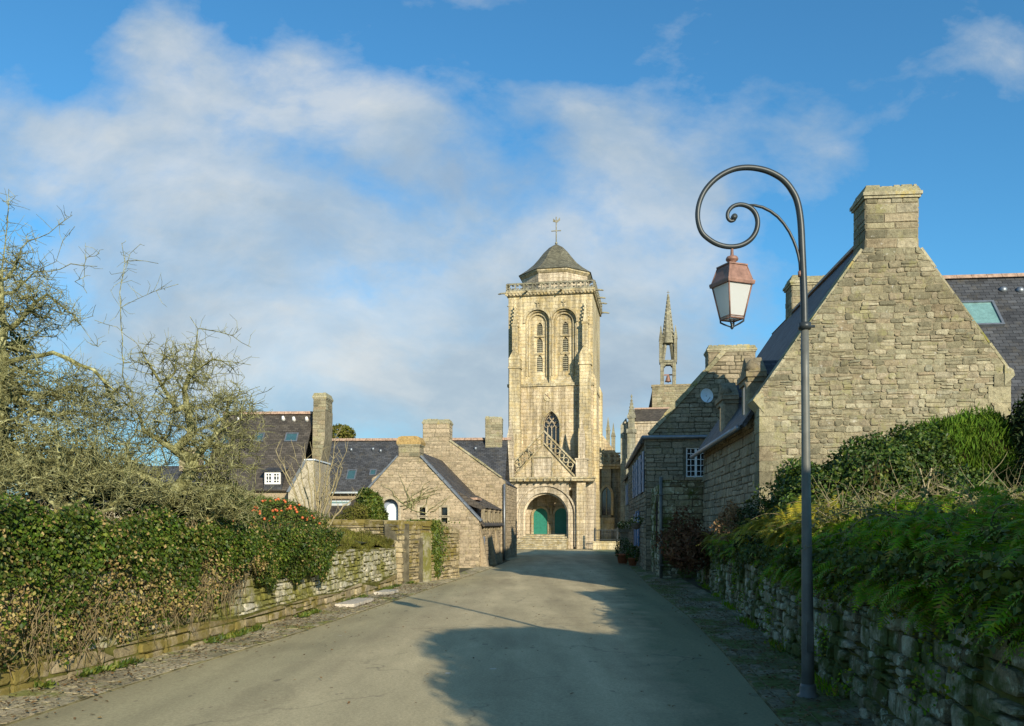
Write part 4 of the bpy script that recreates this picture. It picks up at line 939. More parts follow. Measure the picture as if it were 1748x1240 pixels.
# ------------------------------------------------------------------ pinnacled building and bellcote chapel
def bell():
    d0 = 93; fr = Fr((1113-CXP)/F*d0, d0, gz(d0), 9); L = fr.L
    T = thing('chapel', 'stone chapel gable carrying a slender open bellcote with a crocketed spire', 'chapel', fr)
    w = L(1181, 670)[0]; zt = L(1140, 660)[1]
    m = MB(); m.box(0, w, 0, 1.0, 0, zt); m.box(-.08, w+.08, -.08, 1.08, zt, zt+.22); stones(m, (0, 0, 0), X, Z, -Y, [(0, 6), (w, 6), (w, zt), (0, zt)], seed=61, slot=1, ch=(.18, .3), sw=(.3, .6)); m.build('wall', [M['mortar'], M['gable']], T)
    m = MB(); b = w/2; m.prism([(-3, 4), (w+5, 4), (w+5, zt-4), (w-.0, zt-.3), (0, zt-.3), (-.5, zt-2.8), (-3, zt-5)], 1.0, 9); m.build('roof', M['slate'], T)
    x0, x1 = L(1128, 600, .5)[0], L(1153, 600, .5)[0]; c = (x0+x1)/2; hw = (x1-x0)/2
    z0 = zt+.22; z1 = L(1140, 620, .5)[1]; z2 = L(1140, 578, .5)[1]; z3 = L(1140, 503, .5)[1]
    m = MB()
    for sx in (-1, 1):
        for sy in (-1, 1):
            m.box(c+sx*hw*.82-.19, c+sx*hw*.82+.19, .5+sy*.42-.19, .5+sy*.42+.19, z0, z1)
            # slim gabled legs carrying the spire
            m.tube([(c+sx*hw*.8, .5+sy*.42, z1+.1), (c+sx*hw*.25, .5+sy*.12, z2+.3)], [.24, .2], 4, 0, False)
            m.box(c+sx*hw-.17, c+sx*hw+.17, .5+sy*.5-.17, .5+sy*.5+.17, z1+.2, z2-.2); m.lathe([(.3, z2-.2), (.2, z2+.4), (.04, z2+1.3)], c+sx*hw, .5+sy*.5, 4, 0, False, PI/4)
    m.box(c-hw-.15, c+hw+.15, -.15, 1.15, z1-.05, z1+.22); m.box(c-hw-.05, c+hw+.05, -.05, 1.05, z1-.25, z1-.05)
    for sy in (-.42, .42): m.prism([(c-hw*.75, z1-.25), (c-hw*.75, z1-.7), (c-hw*.3, z1-.25)], .5+sy-.08, .5+sy+.08); m.prism([(c+hw*.75, z1-.25), (c+hw*.3, z1-.25), (c+hw*.75, z1-.7)], .5+sy-.08, .5+sy+.08)
    m.build('bellcote', M['trim_grey'], T)
    m = MB(); m.lathe([(hw*1.05, z2-.6), (hw*.9, z2+.2), (.1, z3)], c, .5, 8, 0, False, PI/8); m.tube([(c, .5, z3-.1), (c, .5, z3+.45)], .025, 5); m.box(c-.14, c+.14, .48, .52, z3+.2, z3+.26)
    for k in range(11):
        u = k/11; r = hw*.95*(1-u)+.03; zz = z2+(z3-z2)*u
        for q in range(4): a = PI/4+q*PI/2; m.lathe([(.02, zz-.02), (.15*(1-u*.4), zz+.1), (.02, zz+.24)], c+r*math.cos(a), .5+r*math.sin(a), 5)
    m.build('spire', M['trim_grey'], T)
    zb = L(1140, 652, .5)[1]; m = MB(); m.lathe([(.36, zb), (.30, zb+.12), (.2, zb+.45), (.16, zb+.62), (.05, zb+.7)], c, .5, 12); m.box(c-hw*.7, c+hw*.7, .45, .55, zb+.68, zb+.82); m.tube([(c, .5, zb-.12), (c, .5, zb+.2)], .05, 6); m.build('bell', M['copper'], T)
    d0 = 81; fr = Fr((1066-CXP)/F*d0, d0, gz(d0), 9); L = fr.L
    T = thing('chapel', 'low chapel with slate roof and a stepped stone corner pinnacle, right of the tower', 'chapel', fr)
    zt = L(1100, 720)[1]; zr = L(1100, 698, 1.5)[1]; x0 = L(1086, 720)[0]; x1 = L(1150, 720)[0]
    m = MB(); m.box(x0-1.0, x1, 0, 6, 0, zt); m.box(x0-1.1, x1, -.12, .05, zt-.14, zt+.02); m.build('wall', M['ashlar_pale'], T)
    m = MB(); m.prismx([(-.15, zt), (3.2, zt), (1.6, zr)], x0-.2, x1); rf = m.build('roof', M['slate_brown'], T)
    m = MB(); m.prismx([(1.45, zr-.05), (1.75, zr-.05), (1.6, zr+.12)], x0-.2, x1); m.build('ridge_tiles', M['ridge'], rf)
    m = MB(); c = L(1078, 700, -.3)[0]; zz = lambda py: L(1078, py, -.3)[1]
    m.box(c-.5, c+.5, -.9, .3, 0, zz(790)); m.prismx([(-.9, zz(790)), (.3, zz(790)), (.3, zz(770))], c-.5, c+.5); m.box(c-.38, c+.38, -.6, .3, zz(792), zz(735)); m.box(c-.48, c+.48, -.7, .35, zz(740), zz(733)); m.box(c-.3, c+.3, -.5, .2, zz(735), zz(712)); m.box(c-.4, c+.4, -.6, .3, zz(714), zz(709)); m.lathe([(.48, zz(709)), (.3, zz(700)), (.04, zz(678))], c, -.15, 4, 0, False, PI/4); m.lathe([(.02, zz(680)), (.1, zz(677)), (.02, zz(673))], c, -.15, 6)
    for k in range(5):
        u = k/5; r = .36*(1-u); z_ = zz(708)+(zz(680)-zz(708))*u
        for q in range(4): a = PI/4+q*PI/2; m.lathe([(.02, z_), (.09, z_+.08), (.02, z_+.18)], c+r*math.cos(a), -.15+r*math.sin(a), 5)
    m.build('pinnacle', M['trim_grey'], T)
    m = MB(); m.box(c-1.05, c-.5, .2, 5, 0, zz(725)); m.prism([(c-1.05, zz(725)), (c-.5, zz(725)), (c-.5, zz(712))], .2, 5); m.build('buttress', M['trim_grey'], T)
bell()
def fence():
    d0 = 77; fr = Fr((1014-CXP)/F*d0, d0, gz(d0), 8); T = thing('iron_fence', 'dark iron railing on a low stone kerb right of the church porch', 'fence', fr)
    w = fr.L(1066, 900)[0]; z0 = fr.L(1030, 925)[1]; z1 = fr.L(1030, 903)[1]
    m = MB(); m.box(-.1, w, -.2, .2, -.1, z0-.05, 0); m.box(-.1, w, -.25, .25, z0-.05, z0+.04); m.build('kerb', M['ashlar_hi'], T)
    m = MB(); m.box(0, w, -.02, .02, z1-.14, z1-.09); m.box(0, w, -.02, .02, z0+.15, z0+.2)
    x = 0
    while x < w: m.tube([(x, 0, z0+.04), (x, 0, z1)], .018, 5); x += .13
    for xx in (.02, w-.7): m.box(xx, xx+.12, -.06, .06, z0, z1+.1)
    m.build('railing', M['iron'], T)
fence()
# ------------------------------------------------------------------ left cottages
def cottage():
    d0 = 34; fr = Fr((631-CXP)/F*d0, d0, gz(d0), 6); L = fr.L
    T = thing('cottage', 'low sunlit stone cottage with a pale arched door and an ochre chimney on its gable', 'cottage', fr)
    p = [L(*q) for q in ((631, 834), (680, 779), (717, 779), (790, 858), (818, 889))]; W = p[-1][0]; D = 7.0
    poly = [(0, -.2), (W, -.2), p[4], p[3], p[2], p[1], (0, p[0][1])]
    s = [L(716, 886), L(726.5, 868)]; t = [L(753, 886), L(764, 868)]
    wins = []
    for xa, xb in ((716.5, 726.5), (753.5, 764)):
        for ya, yb in ((880, 867), (898, 884.5)):
            a = L(xa, ya); b = L(xb, yb); wins.append((a[0], b[0], a[1], b[1]))
    da, db = L(652, 900)[0], L(680, 900)[0]; dz = L(665, 852)[1]; dh = (db-da)/2
    arch = ((da+db)/2, dh, .3, dz-dh, 'round')
    m = MB(); panel(m, poly, 0, .5, wins, [arch])
    gable_stones(m, poly, 0, [(a-.07, b+.07, c-.06, d+.06) for a, b, c, d in wins]+[(da-.06, db+.06, 0, dz-.04)], seed=71, slot=1, ch=(.09, .17), sw=(.12, .36), out=(.003, .024), gap=.004)
    m.build('gable_wall', [M['mortar'], M['warm']], T)
    for i, (a, b, c, d) in enumerate(wins):
        q = MB(); q.box(a, b, .14, .16, c, d); w = q.build('window', M['glass'], T)
        g = MB(); g.box(a-.09, a, -.03, .12, c-.02, d+.02); g.box(b, b+.09, -.03, .12, c-.02, d+.02); g.box(a-.09, b+.09, -.028, .12, d+.02, d+.1); g.box(a-.09, b+.09, -.028, .12, c-.1, c-.02); g.build('window_surround', M['quoin'], w)
    q = MB(); archmold(q, (da+db)/2, dh, dz-dh, .4, 'round', .12, -.03, .15); q.build('door_surround', M['quoin'], T)
    q = MB(); archfill(q, (da+db)/2, dh*1.0, dz-dh, .3, 'round', .28, .32); fr_ = q.build('door', M['bluegrey'], T)
    q = MB(); archfill(q, (da+db)/2+.02, dh*.68, dz-dh-.08, .4, 'round', .22, .3); q.build('door_panel', M['bluewhite'], fr_)
    # ivy stems creeping over the gable (bare)
    R = random.Random(3); q = MB()
    for k in range(16):
        x = R.uniform(1.2, 2.6); z = R.uniform(2.1, 2.6); pts = [Vector((x, -.06, z))]
        ang = R.uniform(-.2, 2.6)
        for j in range(R.randint(5, 9)):
            ang += R.uniform(-.6, .6); x += math.cos(ang)*.2; z += abs(math.sin(ang))*.16
            if zint(poly, x) and z < zint(poly, x)[1]-.1: pts.append(Vector((x, -.06+R.uniform(-.01, .01), z)))
        if len(pts) > 2: q.tube(pts, [.014*(1-i/len(pts))+.004 for i in range(len(pts))], 4)
    q.build('creeper_stems', M['bark'], T)
    m = MB(); coping(m, [p[0], p[1]], -.04, .3, .06, 2); m.build('verge', M['zinc'], T)
    m = MB(); coping(m, [p[2], p[3], (p[4][0]+.06, p[4][1]-.04)], -.04, .3, .06, 3); m.build('verge', M['zinc'], T)
    # side wall to the street
    ze = p[4][1]-.1
    hs = [(1.1, 1.5, .75, ze-.55)]
    m = MB(); panel_holes = hs
    m.box(W-.5, W, .5, D, -.3, ze); stones(m, (W, 0, 0), Y, Z, X, [(0, -.1), (D, -.1), (D, ze), (0, ze)], [(1.0, 1.6, .7, ze-.5)], seed=72, slot=1, ch=(.12, .24), sw=(.18, .45))
    m.build('side_wall', [M['mortar'], M['warm']], T)
    q = MB(); q.box(W, W+.03, 1.1, 1.5, .75, ze-.55); w = q.build('window', M['bluegrey'], T)
    for y0 in (.2, 2.9, 4.9):
        q = MB(); q.prism([(W, -.1), (W+.34, -.1), (W+.03, 1.5), (W, 1.5)], y0, y0+.35); q.build('buttress', M['warm'], T)
    # roofs
    px, pz = (p[1][0]+p[2][0])/2, p[2][1]+(p[2][0]-p[1][0])/2*(p[2][1]-p[3][1])/(p[3][0]-p[2][0])
    m = MB(); e = .12
    slab(m, (-.2, D, p[0][1]-.25), (-.2, .3, p[0][1]-.25), (px, .3, pz-e), (px, D, pz-e), .08)
    slab(m, (px, D, pz-e), (px, .3, pz-e), (p[3][0], .3, p[3][1]-.02), (p[3][0], D, p[3][1]-.02), .08)
    slab(m, (p[3][0], D, p[3][1]-.02), (p[3][0], .3, p[3][1]-.02), (W+.2, .3, p[4][1]-.2), (W+.2, D, p[4][1]-.2), .08)
    rf = m.build('roof', M['slate_brown'], T)
    m = MB(); m.prism([(.1, 0), (W-.1, 0), (W-.1, ze), p[3], (px, pz-.3), (.1, p[0][1]-.2)], D-.3, D-.02); m.box(0, .4, .5, D-.3, 0, p[0][1]-.3); m.build('rear_wall', M['warm'], T)
    ch = chimney(T, p[1][0]+.02, p[2][0]-.02, -.03, .75, p[1][1]-.02, L(700, 757)[1], .05, .1, 'gable', 73)
    c = MB(); z0 = L(700, 759)[1]; z1 = L(700, 745)[1]; a, b = p[1][0]-.04, p[2][0]+.04
    c.prism([(a, z0), (b, z0), (b+.02, z0+.1), (b-.08, z1-.03), (b-.2, z1), (a+.2, z1), (a+.06, z1-.04), (a-.02, z0+.1)], -.1, .82); c.build('chimney_cap', M['capy'], ch)
    # small stone dormers along the street eave
    for y0 in (.9, 2.6, 4.2, 5.6):
        q = MB(); q.box(W-.05, W+.1, y0, y0+.16, ze-.3, ze+.55); q.box(W-.05, W+.1, y0+.7, y0+.86, ze-.3, ze+.55); q.box(W-.05, W+.12, y0-.02, y0+.88, ze+.5, ze+.62); q.box(W-.02, W+.02, y0+.16, y0+.7, ze-.28, ze+.5, 1)
        dm = q.build('dormer', [M['grey'], M['glass']], T)
        r = MB(); r.prism([(W+.2, ze+.62), (W-1.0, ze+1.3), (W-1.0, ze+1.2), (W-.1, ze+.0), (W-.05, ze+.6)][0:2]+[(W-1.0, ze+.9), (W-.05, ze+.55)], y0-.06, y0+.92); r.build('dormer_roof', M['slate_brown'], dm)
    # tile-capped slate box on the lower slope
    a = L(787, 853, 1.4); b = L(813, 860, 1.4); q = MB(); q.box(a[0], b[0], 1.2, 2.4, a[1]-.55, a[1]-.02); q.box(a[0]-.08, b[0]+.08, 1.15, 2.45, a[1]-.02, a[1]+.07, 1); q.build('roof_box', [M['slate'], M['ridge']], T)
    return fr
M['capy'] = rubble_mat('ochre_chimney_cap', [(.42, .30, .12), (.38, .27, .12)], .5, .1, white=.1, lich=(.45, .3, .06))
FD = cottage()
def left_row():
    # E: gable wall behind the cottage
    d0 = 42; fr = Fr((640-CXP)/F*d0, d0, gz(d0), 6); L = fr.L
    T = thing('house', 'stone house with a wide sunlit gable and square chimney rising behind the low cottage', 'house', fr)
    a = L(722, 758); b = L(767, 753); c = L(856, 816); x1 = L(862, 900)[0]; al = (a[0]-(c[0]-b[0]), c[1]); D = 6
    poly = [(al[0], 0), (x1, 0), (x1, c[1]-.2), c, b, a, al]
    m = MB(); m.prism([(al[0], -.3), (x1, -.3), (x1, c[1]-.15), b, a, al], 0, .5); gable_stones(m, [(al[0], 0), (x1, 0), (x1, c[1]-.15), b, a, al], 0, seed=81, slot=1, ch=(.10, .18), sw=(.14, .36), out=(.003, .02), gap=.004)
    m.build('gable_wall', [M['mortar'], M['warm']], T)
    m = MB(); coping(m, [b, c], -.04, .5, .07, 5); m.build('verge', M['coping'], T)
    px = (a[0]+b[0])/2; pz = b[1]+(b[0]-px)*(b[1]-c[1])/(c[0]-b[0])
    m = MB(); slab(m, (px, D, pz-.1), (px, .5, pz-.1), (c[0]+.2, .5, c[1]-.25), (c[0]+.2, D, c[1]-.25), .1); slab(m, (al[0]-.2, D, al[1]-.2), (al[0]-.2, .5, al[1]-.2), (px, .5, pz-.1), (px, D, pz-.1), .1); m.build('roof', M['slate'], T)
    m = MB(); m.box(x1-.5, x1-.02, .5, D, -.3, c[1]-.25); stones(m, (x1-.02, 0, 0), Y, Z, X, [(.02, -.3), (D, -.3), (D, c[1]-.27), (.02, c[1]-.27)], seed=84, slot=1, ch=(.13, .24), sw=(.2, .5), out=(.004, .02)); m.build('side_wall', [M['mortar'], M['warm']], T)
    chimney(T, a[0], b[0], -.0, .85, a[1]-.02, L(744, 717)[1], .05, .2, 'warm', 82)
    g = MB(); g.tube([(x1-.02, -.12, 0.0), (x1-.02, -.12, c[1]-.3)], .05, 6); g.build('downpipe', M['zinc'], T)
    # F: long slate range
    d0 = 48.5; fr = Fr((560-CXP)/F*d0, d0, gz(d0), 3); L = fr.L
    T = thing('house', 'long dark slate roofed house behind the two gabled cottages left of the tower', 'house', fr)
    x0 = -1.3; x1 = L(861, 800)[0]; ze = L(600, 841)[1]; zr = L(700, 751, 3.2)[1]
    m = MB(); m.box(x0, x1, .2, 6.2, -.3, ze); m.build('wall', M['warm'], T)
    m = MB(); slab(m, (x0, 0, ze), (x1, 0, ze), (x1, 3.2, zr), (x0, 3.2, zr), .1); slab(m, (x1, 6.4, ze), (x0, 6.4, ze), (x0, 3.2, zr), (x1, 3.2, zr), .1); rf = m.build('roof', M['slate'], T)
    m = MB(); x = x0
    while x < x1: m.prismx([(3.02, zr-.06), (3.38, zr-.06), (3.26, zr+.1), (3.14, zr+.1)], x, x+.38); x += .4
    m.build('ridge_tiles', M['ridge'], rf)
    v = Vector((0, 3.2, zr-ze)).normalized()
    for pxa, pyc, w, h in ((600, 812, .55, .85), (637, 808, .4, .5)):
        for i in range(300):
            y = i*.0107; x, z = L(pxa, pyc, y)
            if z <= ze+(zr-ze)*y/3.2: break
        skylight(T, Vector((x, y, z)), X, v, w, h)
    for pxa, pyc in ((600, 770), (637, 769), (650, 772), (812, 768)):
        for i in range(300):
            y = i*.0107; x, z = L(pxa, pyc, y)
            if z <= ze+(zr-ze)*y/3.2: break
        q = MB(); q.tube([(x, y, z-.05), (x, y-.1, z+.15)], [.1, .08], 6); q.build('roof_vent', M['zinc'], T)
    g = MB(); g.tube([(x0, -.06, ze-.02), (x1, -.06, ze-.02)], .07, 6); g.build('gutter', M['bluewhite'], T)
    a, b = L(829, 740, 2.9)[0], L(857, 740, 2.9)[0]; chimney(T, a, b, 2.7, 3.7, L(840, 765, 2.9)[1], L(840, 713, 2.9)[1], .03, .12, 'gable', 83)
    m = MB(); z2 = L(600, 885, -2.6)[1]; slab(m, (x0-.5, -2.6, z2), (5, -2.6, z2), (5, .15, ze-.35), (x0-.5, .15, ze-.35), .1); m.box(x0-.4, 4.9, -2.4, .2, -.3, z2); m.build('lean_to', M['slate_brown'], T)
    v = Vector((0, 2.75, ze-.35-z2)).normalized(); 
    for i in range(300):
        y = -2.6+i*.009; x, z = L(575, 861, y)
        if z <= z2+(ze-.35-z2)*(y+2.6)/2.75: break
    skylight(T, Vector((x, y, z+.03)), X, v, 1.5, .5, 'bluewhite', 'skyglass')
    # G: taller slate house on the left
    d0 = 43; fr = Fr((512-CXP)/F*d0, d0, gz(d0), 2); L = fr.L
    T = thing('house', 'tall slate roofed house with skylights and a high buttressed chimney, right of the bare trees', 'house', fr)
    zr = L(480, 706, 3.4)[1]; ze = L(480, 838)[1]; x0 = -5.2; xg = L(537, 740, 3.4)[0]
    m = MB(); m.box(x0, xg-.1, .2, 6.6, -.3, ze); m.build('wall', M['warm'], T)
    m = MB(); slab(m, (x0, 0, ze), (xg, 0, ze), (xg, 3.4, zr), (x0, 3.4, zr), .1); slab(m, (xg, 6.8, ze), (x0, 6.8, ze), (x0, 3.4, zr), (xg, 3.4, zr), .1); rf = m.build('roof', M['slate_brown'], T)
    m = MB(); x = x0
    while x < xg-.3: m.prismx([(3.22, zr-.06), (3.58, zr-.06), (3.46, zr+.1), (3.34, zr+.1)], x, x+.36); x += .38
    m.build('ridge_tiles', M['ridge'], rf)
    def on(pxa, pyc):
        for i in range(400):
            y = i*.0085; x, z = L(pxa, pyc, y)
            if z <= ze+(zr-ze)*y/3.4: break
        return Vector((x, y, z))
    v = Vector((0, 3.4, zr-ze)).normalized()
    for pxa, pyc, w, h in ((443, 748, .5, .62), (498, 748, .68, .62), (385, 752, .5, .62)): skylight(T, on(pxa, pyc), X, v, w, h)
    for pxa, pyc in ((408, 718), (502, 717), (524, 717), (484, 716)):
        c = on(pxa, pyc); q = MB(); q.tube([c-Z*.05, c+Vector((0, -.12, .15))], [.13, .06], 6); q.build('roof_vent', M['white'], T)
    c = on(465, 817); a = L(452, 827, c.y-.5); b = L(479, 806, c.y-.5); yd = c.y-.5
    q = MB(); q.box(a[0]-.06, b[0]+.06, yd+.05, yd+1.6, a[1]-.3, b[1]+.08); slab(q, (a[0]-.15, yd-.1, b[1]+.05), (b[0]+.15, yd-.1, b[1]+.05), (b[0]+.15, yd+1.9, b[1]+.5), (a[0]-.15, yd+1.9, b[1]+.5), .06); dm = q.build('dormer', M['slate'], T)
    casement(dm, a[0], b[0], a[1], b[1], yd, 2, 3, 2, 'white', fw=.09)
    m = MB(); P = [L(*q, 2.6) for q in ((534, 900), (540, 900), (543, 840), (549, 790), (556, 750), (557, 700), (536, 700), (535, 760), (534, 830))]
    m.prism(P, 2.4, 4.0)
    stones(m, (0, 2.4, 0), X, Z, -Y, P, seed=91, slot=1, ch=(.14, .26), sw=(.2, .5)); 
    m.build('chimney_base', [M['mortar'], M['gable']], T)
    chimney(T, P[6][0], P[5][0], 2.5, 3.9, P[6][1]-.02, L(552, 672, 2.5)[1], .06, .28, 'gable', 92)
    q = MB(); P = [L(*q_, -.6) for q_ in ((492, 838), (521, 787), (536, 787), (536, 905), (492, 905))]; q.prism(P, -.6, 2.6); q.build('gable_wing', M['render'], T)
    q = MB(); q.prism([L(*q_, -.65) for q_ in ((489, 840), (519, 785), (523, 787), (494, 840))], -.68, 2.5); q.build('verge', M['zinc'], T)
    q = MB(); w = L(536, 786, -.65); q.box(w[0]-.5, w[0]+.05, -.66, 2.5, w[1], w[1]+.07); q.build('flashing', M['bluewhite'], T)
    # H: house behind the trees
    d0 = 40; fr = Fr((40-CXP)/F*d0, d0, gz(d0), -4); L = fr.L
    T = thing('house', 'slate roofed house half hidden behind the bare lichened trees at far left', 'house', fr)
    ze = L(150, 862)[1]; zr = L(150, 795, 3)[1]; x1 = L(320, 850)[0]
    m = MB(); m.box(0, x1, .2, 6, -.3, ze); m.prismx([(.2, ze), (6, ze), (3.1, zr-.1)], x1-.4, x1-.01); m.build('wall', M['render'], T)
    m = MB(); slab(m, (0, 0, ze), (x1, 0, ze), (x1, 3, zr), (0, 3, zr), .1); slab(m, (x1, 6.2, ze), (0, 6.2, ze), (0, 3, zr), (x1, 3, zr), .1); m.build('roof', M['slate'], T)
    chimney(T, x1-1.2, x1-.2, 2.6, 3.4, zr-.4, zr+.9, .05, .2, 'warm', 93)


M['render'] = rubble_mat('rough_render', [(.42, .38, .28), (.46, .42, .32)], .2, .1, white=.15)
left_row()
# ------------------------------------------------------------------ garden walls
def path_wall(name, label, base, y0, y1, top, th, mats, seed, step=1.6, out=(.01, .06), ch=(.1, .22), sw=(.14, .42), side=1, lean=.06, cope=None, sub='masonry', gap=.014):
    """wall following base(y); side=+1 when the visible face looks to +x"""
    T = thing(name, label, 'wall'); T.location = (base(y0), y0, 0)
    off = Vector((-base(y0), -y0, 0)); m = MB(); R = random.Random(seed); y = y0
    cs = MB()
    while y < y1-1e-6:
        yb = min(y1, y+step)
        A = Vector((base(y), y, gz(y)-.08)); B = Vector((base(yb), yb, gz(yb)-.08)); U = (B-A); Lh = U.length; U.normalize()
        N = Vector((U.y, -U.x, 0))*side; Wv = (Z*1.0-N*lean).normalized()
        t0, t1 = top(y)+.08, top(yb)+.08
        back = -N*th
        vs = [A+off, B+off, B+off+Wv*t1, A+off+Wv*t0]; vs += [v+back for v in vs]
        fs = [(0, 1, 2, 3), (7, 6, 5, 4), (3, 2, 6, 7), (0, 3, 7, 4), (1, 5, 6, 2)]
        if side < 0: fs = [tuple(reversed(f)) for f in fs]
        m.add(vs, fs, 0)
        stones(m, A+off, U, Wv, N, [(0, 0), (Lh, 0), (Lh, t1), (0, t0)], seed=R.randint(0, 99999), slot=1, out=out, ch=ch, sw=sw, jit=.02, gap=gap, split=.3)
        if cope:
            s = 0
            while s < Lh-.02:
                e = min(Lh, s+R.uniform(.18, .5)); h = R.uniform(.05, .13); u = s/Lh; tt = t0+(t1-t0)*u; o = R.uniform(-.03, .05)
                q = [A+off+U*(s+.01)+Wv*tt+N*o, A+off+U*(e-.01)+Wv*tt+N*o, A+off+U*(e-.01)+Wv*tt+back, A+off+U*(s+.01)+Wv*tt+back]
                cc = sum(q, Vector())/4; tp = [cc+(v-cc)*.86+Z*(h+R.uniform(-.02, .02)) for v in q]
                cs.add(q+tp, [(4, 5, 6, 7), (0, 1, 5, 4), (1, 2, 6, 5), (2, 3, 7, 6), (3, 0, 4, 7)] if side > 0 else [(7, 6, 5, 4), (4, 5, 1, 0), (5, 6, 2, 1), (6, 7, 3, 2), (7, 4, 0, 3)]); s = e
        y = yb
    m.build(sub, mats, T)
    if cope: cs.build('coping', M[cope], T)
    return T
lt = lambda y: 1.30 if y < 12 else 1.30-.04*(y-12)*.5
path_wall('garden_wall', 'low pale stone retaining wall with mossy joints, under the ivy along the left pavement', lwall_x, 1.0, 23.4, lt, .45, [M['joint_moss'], M['lwall']], 5, side=1, cope=None, ch=(.08, .17), sw=(.10, .28), gap=.010)
path_wall('stone_ledge', 'low projecting course of squared granite blocks at the foot of the pale wall', lambda y: lwall_x(y)+.07, 2.0, 23.2, lambda y: .30+.05*math.sin(y*1.7), .2, [M['joint_moss'], M['lwall2']], 35, side=1, ch=(.13, .2), sw=(.2, .5), out=(.005, .05), lean=.02)
LW2 = [(-6.6, 24.6), (-4.2, 24.3), (-3.15, 23.6), (-2.2, 25.9), (-1.72, 27.3), (-1.85, 28.6)]
def wall2():
    T = thing('garden_wall', 'tall brown mossy stone wall with a blocked gateway, in front of the cottage', 'wall'); T.location = (LW2[0][0], LW2[0][1], 0)
    off = -Vector(T.location); m = MB(); tops = [1.78, 1.8, 1.76, 1.76, 1.5, 1.1]; cs = MB(); R = random.Random(6)
    for i in range(len(LW2)-1):
        A = Vector((*LW2[i], -.05)); B = Vector((*LW2[i+1], -.05)); U = (B-A); Lh = U.length; U.normalize(); N = Vector((U.y, -U.x, 0)); t0, t1 = tops[i], tops[i+1]
        vs = [A+off, B+off, B+off+Z*t1, A+off+Z*t0]; vs += [v-N*.45 for v in vs]; m.add(vs, [(0, 1, 2, 3), (7, 6, 5, 4), (3, 2, 6, 7), (0, 3, 7, 4), (1, 5, 6, 2)], 0)
        stones(m, A+off, U, Z, N, [(0, 0), (Lh, 0), (Lh, t1), (0, t0)], seed=60+i, slot=1, out=(.01, .06), ch=(.08, .17), sw=(.14, .4), jit=.016, gap=.012)
        s = 0
        while s < Lh-.02:
            e = min(Lh, s+R.uniform(.18, .45)); u = (s+e)/2/Lh; tt = t0+(t1-t0)*u; h = R.uniform(.04, .11); q = [A+off+U*(s+.01)+Z*tt+N*.04, A+off+U*(e-.01)+Z*tt+N*.04, A+off+U*(e-.01)+Z*tt-N*.48, A+off+U*(s+.01)+Z*tt-N*.48]; q = [v-Z*.03 for v in q]
            tp = [v+Z*(h+.03) for v in q]; cs.add(q+tp, [(4, 5, 6, 7), (0, 1, 5, 4), (1, 2, 6, 5), (2, 3, 7, 6), (3, 0, 4, 7)]); s = e
    m.build('masonry', [M['mortar_dark'], M['lwall2']], T); cs.build('coping', M['lwall2'], T)
    q = MB(); c = Vector((-3.13, 23.63, 0))+off; z = -.05; k = 0
    while z < 1.05: h = R.uniform(.10, .18); e = .08+.03*(k % 2); q.box(c.x-e-.05, c.x+e, c.y-e, c.y+.2, z+.006, z+h-.006, 0, .012); z += h; k += 1
    q.build('corner_stones', M['lwall2'], T)
    c = Vector((-2.58, 24.97, 0)); U = Vector((.95, 2.3, 0)).normalized(); N = Vector((U.y, -U.x, 0)); q = MB()
    b = [c+U*s+N*o+off for s, o in ((-.24, .12), (.24, .12), (.24, -.1), (-.24, -.1))]; q.add([v-Z*.05 for v in b]+[v+Z*1.45-N*.03 for v in b], [(4, 5, 6, 7), (0, 1, 5, 4), (1, 2, 6, 5), (2, 3, 7, 6), (3, 0, 4, 7)]); q.build('jamb_stone', M['lwall'], T)
    q = MB(); b = [c+U*s+N*o+off for s, o in ((-.38, .09), (-.25, .09), (-.25, -.1), (-.38, -.1))]; q.add([v-Z*.05 for v in b]+[v+Z*1.3 for v in b], [(4, 5, 6, 7), (0, 1, 5, 4), (1, 2, 6, 5), (2, 3, 7, 6), (3, 0, 4, 7)]); q.build('recess_shade_block', M['mortar_dark'], T)  # solid block; the shade of a narrow recess is put into its dark colour
wall2()
rt = lambda y: 1.55-.02*(y-3)
path_wall('garden_wall', 'long shaded dry stone wall draped with ferns, beside the street lamp', rwall_x, 1.2, 26.3, rt, .5, [M['joint_moss'], M['rwall']], 15, side=-1, lean=.05, out=(.01, .09), ch=(.08, .2), sw=(.10, .34), gap=.012)
